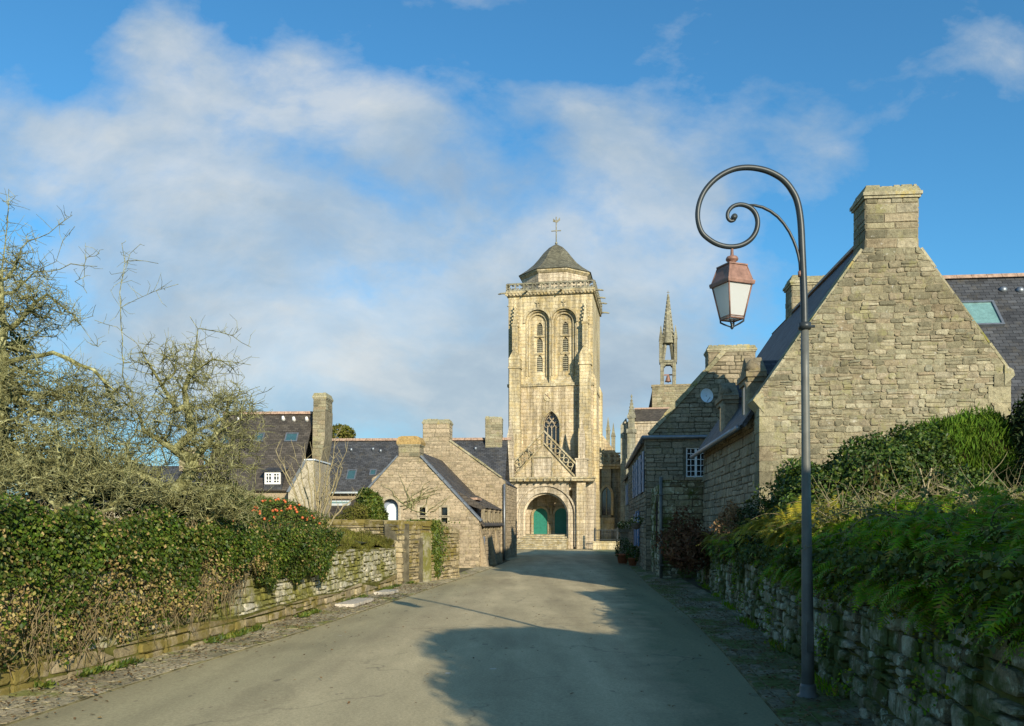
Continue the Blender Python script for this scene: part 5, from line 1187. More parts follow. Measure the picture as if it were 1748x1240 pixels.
# raised garden earth behind both walls
def banks():
    m = MB(); V = []; ys = [1.0+i*1.1 for i in range(21)]; xs = [0, .5, 1.2, 2.5, 5, 10, 20]
    for y in ys:
        for x in xs: V.append((lwall_x(y)-.12-x, y, 1.24+.12*math.sin(y*1.3+x)*min(1, x)+min(.25, x*.12)-(.0 if y < 23 else .2)))
    n = len(xs); m.add(V, [(j*n+i+1, j*n+i, (j+1)*n+i, (j+1)*n+i+1) for j in range(len(ys)-1) for i in range(n-1)], 0, True)
    t = NT('garden_earth'); p = t.pos(); c = t.ramp(t.noise(p, 2.2, 6, .7), [(.3, (.035, .028, .015)), (.48, (.06, .05, .02)), (.62, (.05, .075, .012))]); mt = t.bsdf(c, .95, normal=t.bump(t.noise(p, 14, 4), .7, .05))
    props(m.build('left_garden', mt, uv=False), kind='structure')
    m = MB(); V = []; ys = [1.2+i*1.1 for i in range(23)]; xs = [0, .5, 1.2, 2.5, 5, 9]
    for y in ys:
        for x in xs:
            X_ = rwall_x(y)+.12+x
            if y > 17.6: X_ = min(X_, 5.05+.108*(y-17.6)-.02*(5-xs.index(x)))
            V.append((X_, y, 1.0+.1*math.sin(y*1.1+x*2)+min(.3, x*.1)))
    n = len(xs); m.add(V, [(j*n+i, j*n+i+1, (j+1)*n+i+1, (j+1)*n+i) for j in range(len(ys)-1) for i in range(n-1)], 0, True)
    props(m.build('right_garden', mt, uv=False), kind='structure')
banks()
# ------------------------------------------------------------------ street lamp
def lamp():
    d = 8.36; b = at(1379, 1188, d); T = thing('street_lamp', 'dark iron street lamp with a spiral crook and a hanging copper lantern', 'street lamp'); T.location = (b.x, b.y, 0)
    def q(cx, cy): p = at(1170+cx/3.646, 260+cy/3.646, d); return Vector((p.x-b.x, 0, p.z))
    pole = MB(); c0 = q(742, 1085)
    P = [Vector((0, 0, -.15)), Vector((0, 0, .4))]+[Vector((c0.x*k/6, 0, .4+(c0.z-.4)*k/6)) for k in range(1, 7)]
    pole.tube(P, [.062, .060, .055, .049, .044, .041, .039, .037], 16)
    pole.lathe([(.105, -.03), (.105, .02), (.08, .03), (.078, .10), (.066, .13)], 0, 0, 16); pole.box(-.03, .03, -.066, -.05, .45, .75); pole.build('pole', M['pole'], T)
    c = MB(); c.tube([c0-Z*.03, c0+Z*.035], .06, 14); c.tube([c0+Vector((-.02, 0, 0)), c0+Vector((.1, 0, .0))], .014, 6); c.build('collar', M['iron'], T)
    pts = [(741, 1085), (739, 960), (736, 850), (731, 720), (726, 600), (722, 500), (716, 420), (705, 345), (688, 285), (664, 240), (634, 198), (590, 158), (520, 121), (445, 101), (370, 96), (300, 107), (230, 138), (170, 183), (120, 242), (88, 312), (76, 385), (83, 450), (106, 505), (150, 545), (200, 573), (260, 588), (320, 586), (370, 569), (412, 537), (440, 492), (450, 440), (440, 390), (412, 352), (372, 331), (330, 327), (292, 341), (266, 373), (263, 407), (280, 428), (302, 424), (309, 408), (298, 402)]
    # smooth with Catmull-Rom
    S = []
    for i in range(len(pts)-1):
        p0, p1, p2, p3 = [pts[max(0, min(len(pts)-1, i+k))] for k in (-1, 0, 1, 2)]
        for t in (0, .25, .5, .75):
            S.append(tuple(.5*((2*p1[a])+(-p0[a]+p2[a])*t+(2*p0[a]-5*p1[a]+4*p2[a]-p3[a])*t*t+(-p0[a]+3*p1[a]-3*p2[a]+p3[a])*t**3) for a in (0, 1)))
    S.append(pts[-1]); n = len(S)
    rad = [.037-.012*min(1, i/(n*.45))-.012*max(0, (i/n-.75)/.25) for i in range(n)]
    a = MB(); a.tube([q(*s) for s in S], rad, 12); a.lathe([(.004, -.03), (.03, 0), (.004, .03)], 0, 0, 8)
    tip = q(303, 405); 
    a2 = MB(); a2.tube([q(*s) for s in S], rad, 12); a2.tube([tip-Y*.025, tip+Y*.025], .03, 10); a2.build('crook', M['iron'], T)
    bp = [(713, 742), (711, 690), (702, 640), (690, 595), (672, 548), (646, 495), (612, 444), (575, 402), (530, 368), (480, 343), (430, 331), (385, 328)]
    br = MB(); br.tube([q(*s) for s in bp], [.011, .013, .014, .015, .015, .015, .015, .016, .016, .016, .014, .008], 8); br.build('brace', M['iron'], T)
    lo = MB(); lo.tube([q(712, 742), q(713, 775)], .02, 8); lo.build('clamp', M['copper'], T)
    # hanging lantern, a square tapered glass box turned a little
    e = bpy.data.objects.new('lantern', None)
    zc = q(290, 600); base = Vector((zc.x, 0, 0)); k = 1/3.646/F*d
    zz = lambda cy: EYE+(HOR-260-cy/3.646)/F*d
    rot = math.radians(22); c_, s_ = math.cos(rot), math.sin(rot)
    def sq(h, z, cx=None): return [Vector((base.x+(.0)+(c_*x_-s_*y_), (s_*x_+c_*y_), z)) for x_, y_ in ((-h, -h), (h, -h), (h, h), (-h, h))]
    def frust(m, h0, z0, h1, z1, mt=0):
        m.add(sq(h0, z0)+sq(h1, z1), [(3,2,1,0),(4,5,6,7),(0,1,5,4),(1,2,6,5),(2,3,7,6),(3,0,4,7)], mt)
    m = MB(); frust(m, .153, zz(835), .158, zz(818)); frust(m, .158, zz(818), .156, zz(810)); frust(m, .145, zz(812), .098, zz(715)); frust(m, .108, zz(715), .108, zz(707)); frust(m, .06, zz(707), .04, zz(697))
    m.lathe([(.03, zz(712)), (.024, zz(690)), (.055, zz(676)), (.062, zz(668)), (.058, zz(660)), (.05, zz(652)), (.02, zz(648)), (.016, zz(636)), (.013, zz(600))], base.x, 0, 16)
    for i in range(4):
        pa = sq(.15, zz(832))[i]; pb = sq(.1, zz(715))[i]; m.tube([pa, pb], .006, 5)
    body = m.build('lantern', M['copper'], T)
    m = MB(); top = sq(.135, zz(832)); bot = sq(.080, zz(1040))
    for i in range(4):
        m.tube([top[i], bot[i]], .008, 6); m.tube([top[i], top[(i+1) % 4]], .008, 6); m.tube([bot[i], bot[(i+1) % 4]], .009, 6); 
        a_, b_ = bot[i]*.94+top[i]*.06, bot[(i+1) % 4]*.94+top[(i+1) % 4]*.06; m.tube([a_, b_], .005, 5)
    m.build('lantern_frame', M['copper'], body)
    m = MB(); g0 = sq(.078, zz(1036)); g1 = sq(.131, zz(833))
    for i in range(4): j = (i+1) % 4; m.add([g0[i], g0[j], g1[j], g1[i]], [(0, 1, 2, 3)])
    m.build('lantern_glass', M['frost'], body)
    m = MB(); cen = Vector((base.x, 0, zz(1083)))
    for i in range(4):
        a_ = bot[i]; o = (Vector((a_.x, a_.y, 0))-Vector((base.x, 0, 0))).normalized()
        m.tube([a_, a_+Z*-.025-o*.002, a_-Z*.045-o*.035, cen+o*.02-Z*.004, cen], [.008, .01, .009, .007, .007], 6)
    m.lathe([(.004, zz(1104)), (.016, zz(1096)), (.02, zz(1088)), (.012, zz(1078)), (.016, zz(1072)), (.006, zz(1064))], base.x, 0, 10); m.build('finial', M['iron'], body)
lamp()
# ------------------------------------------------------------------ foliage
def leaves(name, P, size, mat, parent=None, up=None, aspect=.62, fold=.35, rng=RNG, flat=.0, dirs=None, seed=0):
    """P (n,3) leaf positions; folded pointed leaves with random attitude"""
    rng = np.random.default_rng(seed+len(P)); n = len(P)
    nrm = rng.normal(size=(n, 3)) if up is None else up+rng.normal(size=(n, 3))*(1-flat)
    nrm /= np.linalg.norm(nrm, axis=1)[:, None]+1e-9
    t = rng.normal(size=(n, 3)) if dirs is None else dirs+rng.normal(size=(n, 3))*.35
    t -= nrm*(t*nrm).sum(1)[:, None]; t /= np.linalg.norm(t, axis=1)[:, None]+1e-9
    b = np.cross(nrm, t); s = size*rng.uniform(.6, 1.35, n)[:, None]; w = s*aspect
    base = P; tip = P+t*s; mid = P+t*s*.42
    l = mid+b*w*.5+nrm*w*fold*.5; r = mid-b*w*.5+nrm*w*fold*.5
    V = np.stack([base, l, tip, r], 1).reshape(-1, 3); i = np.arange(n)*4
    Fc = np.concatenate([np.stack([i, i+2, i+1], 1), np.stack([i, i+3, i+2], 1)])
    return npmesh(name, V, Fc, mat, parent)
def blob_pts(n, c, r, seed=0, shell=.75, lump=.22, cut=None):
    rng = np.random.default_rng(seed); d = rng.normal(size=(n, 3)); d /= np.linalg.norm(d, axis=1)[:, None]
    c1 = rng.normal(size=(14, 3)); c1 /= np.linalg.norm(c1, axis=1)[:, None]
    k = 1+lump*(np.exp(-(1-d@c1.T)*9).sum(1)-.35)+lump*.4*np.sin(d[:, 0]*9+seed)*np.sin(d[:, 2]*8+1.3*seed)
    rad = (shell+(1-shell)*rng.uniform(0, 1, n)**.5)*k*(1+.04*rng.normal(size=n))
    return np.array(c)+d*np.array(r)*rad[:, None], d
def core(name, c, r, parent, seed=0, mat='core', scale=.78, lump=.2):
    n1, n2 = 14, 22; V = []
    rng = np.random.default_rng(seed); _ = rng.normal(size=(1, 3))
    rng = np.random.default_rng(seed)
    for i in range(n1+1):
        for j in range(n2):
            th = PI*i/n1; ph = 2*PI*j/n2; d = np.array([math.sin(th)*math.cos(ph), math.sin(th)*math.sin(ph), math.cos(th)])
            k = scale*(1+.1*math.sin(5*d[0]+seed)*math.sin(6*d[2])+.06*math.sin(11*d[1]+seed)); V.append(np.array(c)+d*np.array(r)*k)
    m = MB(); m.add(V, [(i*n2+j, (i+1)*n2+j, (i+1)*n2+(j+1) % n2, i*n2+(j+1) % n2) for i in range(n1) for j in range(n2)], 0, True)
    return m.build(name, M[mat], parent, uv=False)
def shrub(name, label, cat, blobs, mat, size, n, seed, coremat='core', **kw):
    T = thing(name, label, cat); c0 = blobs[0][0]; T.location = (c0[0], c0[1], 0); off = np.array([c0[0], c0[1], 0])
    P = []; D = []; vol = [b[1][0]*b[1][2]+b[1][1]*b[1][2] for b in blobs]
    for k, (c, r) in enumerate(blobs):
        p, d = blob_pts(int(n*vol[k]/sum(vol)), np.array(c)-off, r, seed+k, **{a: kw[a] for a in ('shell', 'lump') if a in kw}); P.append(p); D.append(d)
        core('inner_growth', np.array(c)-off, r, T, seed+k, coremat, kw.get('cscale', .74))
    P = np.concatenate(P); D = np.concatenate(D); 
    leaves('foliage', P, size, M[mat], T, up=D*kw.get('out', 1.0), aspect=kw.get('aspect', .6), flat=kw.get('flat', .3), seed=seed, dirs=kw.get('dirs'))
    return T
def segs(name, A, B, ra, rb, mat, parent=None, sides=4):
    A = np.array(A); B = np.array(B); ra = np.array(ra)[:, None]; rb = np.array(rb)[:, None]
    t = B-A; ln = np.linalg.norm(t, axis=1)[:, None]; t = t/(ln+1e-9); B = B+t*rb*.5
    ref = np.where(np.abs(t[:, 2:3]) > .8, np.array([[1., 0, 0]]), np.array([[0, 0, 1.]])); u = np.cross(t, ref); u /= np.linalg.norm(u, axis=1)[:, None]; v = np.cross(t, u)
    V = []
    for Q, r in ((A, ra), (B, rb)):
        for k in range(sides): a = 2*PI*k/sides; V.append(Q+(u*math.cos(a)+v*math.sin(a))*r)
    V = np.stack(V, 1).reshape(-1, 3); i = np.arange(len(A))*2*sides
    Fc = np.concatenate([np.stack([i+k, i+(k+1) % sides, i+sides+(k+1) % sides, i+sides+k], 1) for k in range(sides)])
    return npmesh(name, V, Fc, mat, parent, smooth=True)
def bare_tree(name, label, base, trunk_pts, targets, seed, rmax=.11, rtip=.0045, wig=.10, spur=2.4, spurlen=.13, gamma=.42, droop=0.0, mat='bark', step=.16, leaders=()):
    """branch skeleton grown towards points spread through the crown"""
    rng = np.random.default_rng(seed); T = thing(name, label, 'tree'); T.location = base; off = np.array(base)
    N = [np.array(p, float)-off for p in trunk_pts]; par = [-1]+list(range(len(N)-1))
    nt = len(N); NA = np.array(N); depth = [0]*len(N)
    arr = np.zeros((60000, 3)); arr[:nt] = NA; dist = np.zeros(60000)
    for i in range(1, nt): dist[i] = dist[i-1]+np.linalg.norm(arr[i]-arr[i-1])
    cnt = nt; par = par+[0]*60000
    for ld in leaders:
        ld = [np.array(p, float)-off for p in ld]; j = 1+int(np.argmin(np.linalg.norm(arr[1:cnt]-ld[0], axis=1))); cur = j; prev = arr[j].copy()
        for p in ld:
            k = max(1, int(np.linalg.norm(p-prev)/step))
            for q in range(1, k+1):
                arr[cnt] = prev+(p-prev)*q/k+rng.normal(size=3)*.014; par[cnt] = cur; dist[cnt] = dist[cur]+.05; cur = cnt; cnt += 1
            prev = arr[cnt-1].copy()
    st = arr[nt-1].copy(); tg = np.array(targets)-off
    order = np.argsort(np.linalg.norm(tg-st, axis=1)+rng.uniform(0, .6, len(tg)))
    for ti in order:
        p = tg[ti]; dd = np.linalg.norm((arr[:cnt]-p)*np.array([1, 1, 1.25]), axis=1)+.16*dist[:cnt]
        lo = max(1, nt-3); dd[:lo] += 50; j = int(np.argmin(dd)); a = arr[j]; L_ = np.linalg.norm(p-a)
        if L_ < .05: continue
        k = max(2, int(L_/step)); pd = arr[j]-arr[par[j]] if par[j] >= 0 else np.array([0, 0, 1.]); pd = pd/(np.linalg.norm(pd)+1e-9)
        cur = j; w = rng.normal(size=3)*wig*L_
        for q in range(1, k+1):
            u = q/k; pos = a+(p-a)*u+pd*L_*.35*u*(1-u)**1.5+w*math.sin(PI*u)+rng.normal(size=3)*.012+np.array([0, 0, -droop*L_*4*u*(1-u)])
            arr[cnt] = pos; par[cnt] = cur; dist[cnt] = dist[cur]+np.linalg.norm(pos-arr[cur]); cur = cnt; cnt += 1
    w = np.zeros(cnt); ch = np.zeros(cnt)
    for i in range(1, cnt): ch[par[i]] += 1
    for i in range(cnt): 
        if ch[i] == 0: w[i] = 1
    for i in range(cnt-1, 0, -1): w[par[i]] += w[i]
    r = rtip*np.maximum(w, 1)**gamma; r = np.minimum(r, rmax)
    idx = np.arange(1, cnt); pa = np.array(par[1:cnt])
    tr = idx < nt
    if tr.any():
        q = MB(); rr = np.maximum(r[:nt]*1.0, rmax*.75); q.tube([arr[i] for i in range(nt)], [float(rr[i])*(1.35 if i == 0 else 1) for i in range(nt)], 12); q.build('trunk', M[mat], T, uv=False)
    br = ~tr; ii = idx[br]; pp = pa[br]; big = r[ii] > .014
    A, B = arr[pp], arr[ii]; RA = np.minimum(r[pp], r[ii]*1.35); RB = r[ii]
    lead = np.arange(cnt)
    for i in range(nt, cnt): lead[i] = i if par[i] < nt else lead[par[i]]
    lb = lead[ii]
    for g in np.unique(lb[big]):
        k = big & (lb == g); segs('limb', A[k], B[k], RA[k], RB[k], M[mat], T, 6)
    # twigs and fruiting spurs
    tA, tB = [A[~big]], [B[~big]]; tra, trb = [RA[~big]], [RB[~big]]
    ns = int(cnt*spur); pick = rng.integers(nt, cnt, ns); dv = rng.normal(size=(ns, 3)); dv[:, 2] += .45; dv /= np.linalg.norm(dv, axis=1)[:, None]
    ln = spurlen*rng.uniform(.3, 1.6, ns)[:, None]; s0 = arr[pick]+(arr[np.array(par)[pick]]-arr[pick])*rng.uniform(0, 1, ns)[:, None]; s1 = s0+dv*ln; dv2 = dv+rng.normal(size=(ns, 3))*.5; s2 = s1+dv2*ln*.6
    tA += [s0, s1]; tB += [s1, s2]; tra += [np.full(ns, rtip*.9), np.full(ns, rtip*.75)]; trb += [np.full(ns, rtip*.75), np.full(ns, rtip*.5)]
    segs('twigs', np.concatenate(tA), np.concatenate(tB), np.concatenate(tra), np.concatenate(trb), M[mat], T, 3)
    return T
def crown_targets(n, blobs, seed):
    rng = np.random.default_rng(seed); out = []
    wt = np.array([b[2] for b in blobs]); wt = wt/wt.sum()
    for (c, r, _), w in zip(blobs, wt):
        k = int(n*w); d = rng.normal(size=(k, 3)); d /= np.linalg.norm(d, axis=1)[:, None]; out.append(np.array(c)+d*np.array(r)*(rng.uniform(0, 1, k)**.45)[:, None])
    return np.concatenate(out)
def B_(px, py, d, rx, ry_, rz, w=1):   # blob given by its centre pixel and distance; radii in metres
    p = at(px, py, d); return ((p.x, p.y, p.z), (rx, ry_, rz), w)
def trees():
    # the forked apple tree behind the ivy
    d = 12.5; T0 = [at(283, 915, d), at(280, 885, d), at(284, 862, d), at(300, 840, d-.1), at(322, 812, d-.15), at(330, 785, d-.2)]
    T0[0].z = 1.1
    tg = crown_targets(1750, [B_(335, 690, 12.6, .85, 1.0, .42, 1.0), B_(250, 740, 12.6, .9, 1.1, .5, 1.1), B_(375, 775, 12.5, .6, .9, .45, 1.0), B_(180, 800, 12.4, .9, 1.0, .42, .8), B_(340, 850, 12.1, .95, .7, .22, .7), B_(310, 625, 12.6, .75, .8, .32, .6), B_(405, 710, 12.5, .40, .7, .5, .5)], 3)
    ext = np.array([at(*q) for q in ((385, 565, 12.6), (428, 590, 12.6), (405, 560, 12.6), (395, 615, 12.6), (440, 660, 12.5), (425, 720, 12.4), (440, 790, 12.2), (412, 640, 12.5), (427, 845, 12), (450, 760, 12), (455, 700, 12.2), (410, 618, 12.3), (350, 600, 12.3), (270, 590, 12.3), (465, 662, 12.3), (445, 870, 11.9), (430, 820, 12))])
    LD = [[at(*q) for q in g] for g in (((250, 740, 12.6), (225, 690, 12.6), (209, 640, 12.6), (207, 560, 12.6), (206, 500, 12.6), (212, 455, 12.6), (222, 432, 12.6), (240, 415, 12.6)), ((209, 480, 12.6), (214, 450, 12.6), (208, 415, 12.6)), ((207, 524, 12.6), (230, 512, 12.6), (262, 500, 12.6), (305, 486, 12.6)), ((218, 446, 12.6), (245, 445, 12.6), (272, 449, 12.6)),
        ((330, 740, 12.5), (318, 690, 12.6), (322, 640, 12.6), (336, 590, 12.6), (340, 562, 12.6), (325, 540, 12.6)), ((340, 562, 12.6), (372, 563, 12.6), (400, 572, 12.6), (430, 592, 12.6)), ((325, 640, 12.5), (362, 612, 12.4), (400, 618, 12.4), (428, 622, 12.4)), ((300, 700, 12.5), (265, 640, 12.4), (232, 585, 12.4), (200, 560, 12.4), (160, 545, 12.4)), ((330, 790, 12.3), (370, 740, 12.2), (410, 715, 12.2), (455, 705, 12.2)), ((325, 800, 12.2), (380, 790, 12), (420, 800, 12)), ((290, 845, 12.3), (240, 810, 12.2), (190, 800, 12.2), (140, 815, 12.2)))]
    bare_tree('apple_tree', 'bare lichened apple tree with a forked pale trunk, nearest the slate roofs', (T0[0].x, T0[0].y, 0), T0, np.concatenate([tg, ext]), 21, rmax=.095, gamma=.48, rtip=.0042, wig=.15, spur=1.6, spurlen=.12, leaders=LD)
    # second tree at the left edge, taller
    d = 11.5; T1 = [at(-25, 905, d), at(-8, 840, d), at(-14, 760, d), at(-2, 700, d), at(2, 600, d)]; T1[0].z = 1.1
    tg = crown_targets(2100, [B_(20, 660, 11.5, .9, 1.1, .65, 1.3), B_(-60, 620, 11.5, .9, 1.2, .9, .8), B_(120, 680, 11.6, .75, 1.0, .5, 1.0), B_(55, 530, 11.6, .65, .8, .38, .8), B_(60, 780, 11.4, 1.1, 1.1, .55, 1.4), B_(30, 460, 11.7, .5, .7, .30, .3), B_(190, 690, 11.7, .5, .7, .42, .35)], 4)
    ext = np.array([at(*q) for q in ((8, 440, 11.6), (8, 395, 11.6), (15, 345, 11.6), (14, 320, 11.6), (12, 370, 11.6), (45, 400, 11.6), (20, 345, 11.6), (50, 430, 11.5), (60, 410, 11.5), (85, 395, 11.5), (110, 380, 11.5), (120, 370, 11.5), (90, 445, 11.6), (105, 410, 11.6), (125, 388, 11.6), (100, 460, 11.6), (150, 440, 11.6), (170, 430, 11.6), (140, 455, 11.6), (165, 457, 11.6), (150, 500, 11.6), (160, 540, 11.6), (170, 590, 11.6), (130, 480, 11.5))])
    bare_tree('apple_tree', 'tall bare lichened apple tree at the left edge with shoots reaching highest', (T1[0].x, T1[0].y, 0), T1, np.concatenate([tg, ext]), 22, rmax=.12, gamma=.48, rtip=.0042, wig=.15, spur=1.6, spurlen=.12, leaders=[[at(*q) for q in g] for g in (((2, 640, 11.5), (6, 540, 11.6), (4, 440, 11.6), (14, 380, 11.6), (15, 325, 11.6)), ((5, 480, 11.6), (40, 425, 11.6), (85, 398, 11.5), (120, 370, 11.5)), ((20, 500, 11.6), (60, 465, 11.6), (120, 452, 11.6), (165, 457, 11.6)), ((60, 465, 11.6), (95, 445, 11.6), (105, 412, 11.6), (125, 388, 11.6)), ((15, 560, 11.5), (80, 500, 11.5), (130, 540, 11.5), (160, 590, 11.5)), ((10, 620, 11.5), (90, 600, 11.4), (160, 630, 11.4), (215, 690, 11.4)))])
    # low sprawling one between them
    d = 10.8; T2 = [at(170, 915, d), at(160, 888, d), at(130, 872, d), at(95, 862, d)]; T2[0].z = 1.1
    tg = crown_targets(700, [B_(60, 820, 10.8, .9, .8, .38, 1.2), B_(200, 830, 11.0, .8, .8, .38, 1), B_(130, 760, 11, .7, .8, .35, .6)], 9)
    bare_tree('apple_tree', 'low sprawling bare apple tree with dense mossy limbs just over the ivy hedge', (T2[0].x, T2[0].y, 0), T2, tg, 23, rmax=.09, gamma=.5, rtip=.0042, wig=.16, spur=1.5, spurlen=.12)
    # horizontal limb bits by the hedge right of the trunk
    d = 12; T3 = [at(352, 915, d), at(350, 893, d), at(362, 887, d)]; T3[0].z = 1.1
    tg = crown_targets(240, [B_(385, 855, 12, .45, .5, .2, 1), B_(345, 880, 12, .3, .4, .12, .4), B_(415, 880, 12, .3, .3, .12, .4)], 10)
    bare_tree('shrub', 'small bare pale stemmed shrub between the forked apple tree and the berries', (T3[0].x, T3[0].y, 0), T3, tg, 24, rmax=.035, gamma=.45, rtip=.004, wig=.18, spur=1.8, spurlen=.09)
    # multi stem sapling in front of the buttressed chimney
    T = thing('sapling', 'clump of thin pale leafless stems in front of the buttressed chimney', 'tree'); b = at(540, 905, 22); T.location = (b.x, b.y, 0); R = random.Random(5); A = []; Bb = []; ra = []; rb = []
    for px, py in ((502, 770), (520, 765), (533, 775), (548, 800), (560, 790), (575, 745), (585, 800), (500, 800), (480, 800), (592, 770), (545, 770), (470, 770), (610, 850), (560, 830)):
        e = at(px, py, 22+R.uniform(-.6, .6))-Vector(T.location); s = Vector((R.uniform(-.12, .12), R.uniform(-.1, .1), 1.0)); pr = s; n = 9
        for k in range(1, n+1):
            u = k/n; p = s+(e-s)*u+Vector((R.uniform(-.03, .03), 0, R.uniform(-.02, .02)))+Vector((0, 0, .25*math.sin(PI*u)*abs(e.x)))
            r0 = .032*(1-u)+.007; A.append(pr); Bb.append(p); ra.append(r0+.002); rb.append(r0)
            if k > 3:
                for z_ in range(2): q = p+Vector((R.uniform(-.25, .25), R.uniform(-.1, .1), R.uniform(.1, .4))); A.append(p); Bb.append(q); ra.append(.006); rb.append(.004)
            pr = p
    segs('stems', A, Bb, ra, rb, M['twig_pale'], T, 5)
trees()
# ------------------------------------------------------------------ left ivy hedge
def ivy():
    T = thing('ivy_hedge', 'long thick ivy hedge covering the left wall, green on top and thinning to brown stems', 'hedge'); T.location = (lwall_x(8), 8, 0); off = np.array([lwall_x(8), 8, 0.])
    rng = np.random.default_rng(5); n = 110000
    y = 2.0+(rng.uniform(0, 1, n)**1.0)*15.3
    bx = np.interp(y, [-4, 3, 8.4, 11.4, 15.4, 17.6, 23.3], [-6.1, -5.65, -5.05, -4.5, -3.95, -3.75, -3.2])
    top = np.interp(y, [2, 7, 9, 12.5, 15.5, 18, 19], [1.9, 1.88, 1.84, 1.66, 1.58, 1.50, 1.2])+.06*np.sin(y*3.1)+.05*np.sin(y*7.7)
    bot = np.interp(y, [2, 8, 9.5, 10.8, 11.6, 12.2, 13, 14, 15, 16.6, 17.3, 19], [.25, .28, .30, .42, .55, .35, .95, .75, .80, .72, .85, .9])+.1*np.sin(y*5.3)+.06*np.sin(y*11)
    u = rng.uniform(0, 1, n); face = rng.uniform(0, 1, n) < .72
    h = bot+(top-bot)*u**.85
    bulge = .14+.24*np.sin(np.clip((h-bot)/(top-bot), 0, 1)*PI*.55)+.07*np.sin(y*2.3+h*3)+.05*np.sin(y*6.1-h*5)+.03*rng.normal(size=n)
    x = bx+bulge-.06*h
    xt = bx+.3-rng.uniform(0, 1, n)**1.2*1.7; zt = top-.03+.08*np.sin(y*4+xt*5)+.10*rng.uniform(-1, .6, n)-.12*(xt < bx-.9)
    P = np.stack([np.where(face, x, xt), y, np.where(face, h, zt)], 1)-off
    up = np.stack([np.where(face, .9, .2), np.full(n, -.35), np.where(face, .35, 1.)], 1)
    # thin out the lower part; it turns brown there
    fr_ = np.clip((h-bot)/(top-bot), 0, 1); patch = np.sin(y*2.9+h*4)+np.sin(y*5.7-h*2.3)*.7
    low = face & (fr_ < .50+.16*patch) & (y < 13.6); keep = ~(low & (rng.uniform(0, 1, n) < .35+.3*(patch > .2)))
    brown = rng.uniform(0, 1, n) < np.where(low, .68, .07+.12*(np.sin(y*3.7+h*6) > .6))
    g = keep & ~brown; leaves('leaves', P[g], .043, M['ivy'], T, up=up[g], aspect=.85, flat=.35, seed=1, dirs=np.tile([.3, -.1, -.8], (g.sum(), 1)))
    b = keep & brown; leaves('dry_leaves', P[b], .042, M['ivy_brown'], T, up=up[b], aspect=.7, flat=.2, seed=2)
    # dead stems hanging on the face
    ns = 900; ys = rng.uniform(2, 13.2, ns); A = []; Bq = []; ra = []; rb = []
    R = random.Random(4)
    for k in range(ns):
        yy = float(ys[k]); b0 = float(np.interp(yy, [2, 9, 12, 13.4], [.05, .2, .35, .6])); z0 = b0+R.uniform(.25, .95); x0 = lwall_x(yy)+.12+R.uniform(-.02, .12)
        p = Vector((x0, yy, z0)); 
        for j in range(R.randint(3, 6)):
            q = p+Vector((R.uniform(-.05, .04), R.uniform(-.13, .13), -R.uniform(.04, .16)*R.choice((1, 1, 1, -.4)))); q.x = max(q.x, lwall_x(q.y)+.05-.06*q.z)
            if q.z < .08: break
            A.append(p-Vector(off)); Bq.append(q-Vector(off)); ra.append(.0042); rb.append(.0035); p = q
    segs('stems', A, Bq, ra, rb, M['twig_dry'], T, 4)
    # dark inside mass
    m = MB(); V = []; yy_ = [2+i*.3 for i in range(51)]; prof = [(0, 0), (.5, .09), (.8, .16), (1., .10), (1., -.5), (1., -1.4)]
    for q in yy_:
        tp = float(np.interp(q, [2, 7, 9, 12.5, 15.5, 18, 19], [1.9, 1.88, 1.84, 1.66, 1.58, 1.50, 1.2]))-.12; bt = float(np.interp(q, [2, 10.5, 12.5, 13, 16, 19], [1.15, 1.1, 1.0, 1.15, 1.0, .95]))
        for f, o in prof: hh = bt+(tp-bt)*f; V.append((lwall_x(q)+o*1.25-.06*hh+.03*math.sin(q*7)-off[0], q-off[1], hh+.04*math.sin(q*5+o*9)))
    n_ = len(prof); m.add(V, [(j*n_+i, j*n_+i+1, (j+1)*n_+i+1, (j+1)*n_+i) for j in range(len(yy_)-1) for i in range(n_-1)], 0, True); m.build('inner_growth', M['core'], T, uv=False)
    # brown dead ivy twig ends poking over the top
    A = []; Bq = []
    for k in range(900):
        q = R.uniform(2, 17); p = Vector((lwall_x(q)+R.uniform(-1.2, .2), q, float(np.interp(q, [2, 7, 9, 12.5, 15.5, 18], [1.9, 1.88, 1.84, 1.66, 1.58, 1.5]))-.04))-Vector(off); A.append(p); Bq.append(p+Vector((R.uniform(-.08, .08), R.uniform(-.08, .08), R.uniform(.05, .17))))
    segs('stem_tips', A, Bq, [.004]*len(A), [.002]*len(A), M['twig_dry'], T, 3)
ivy()
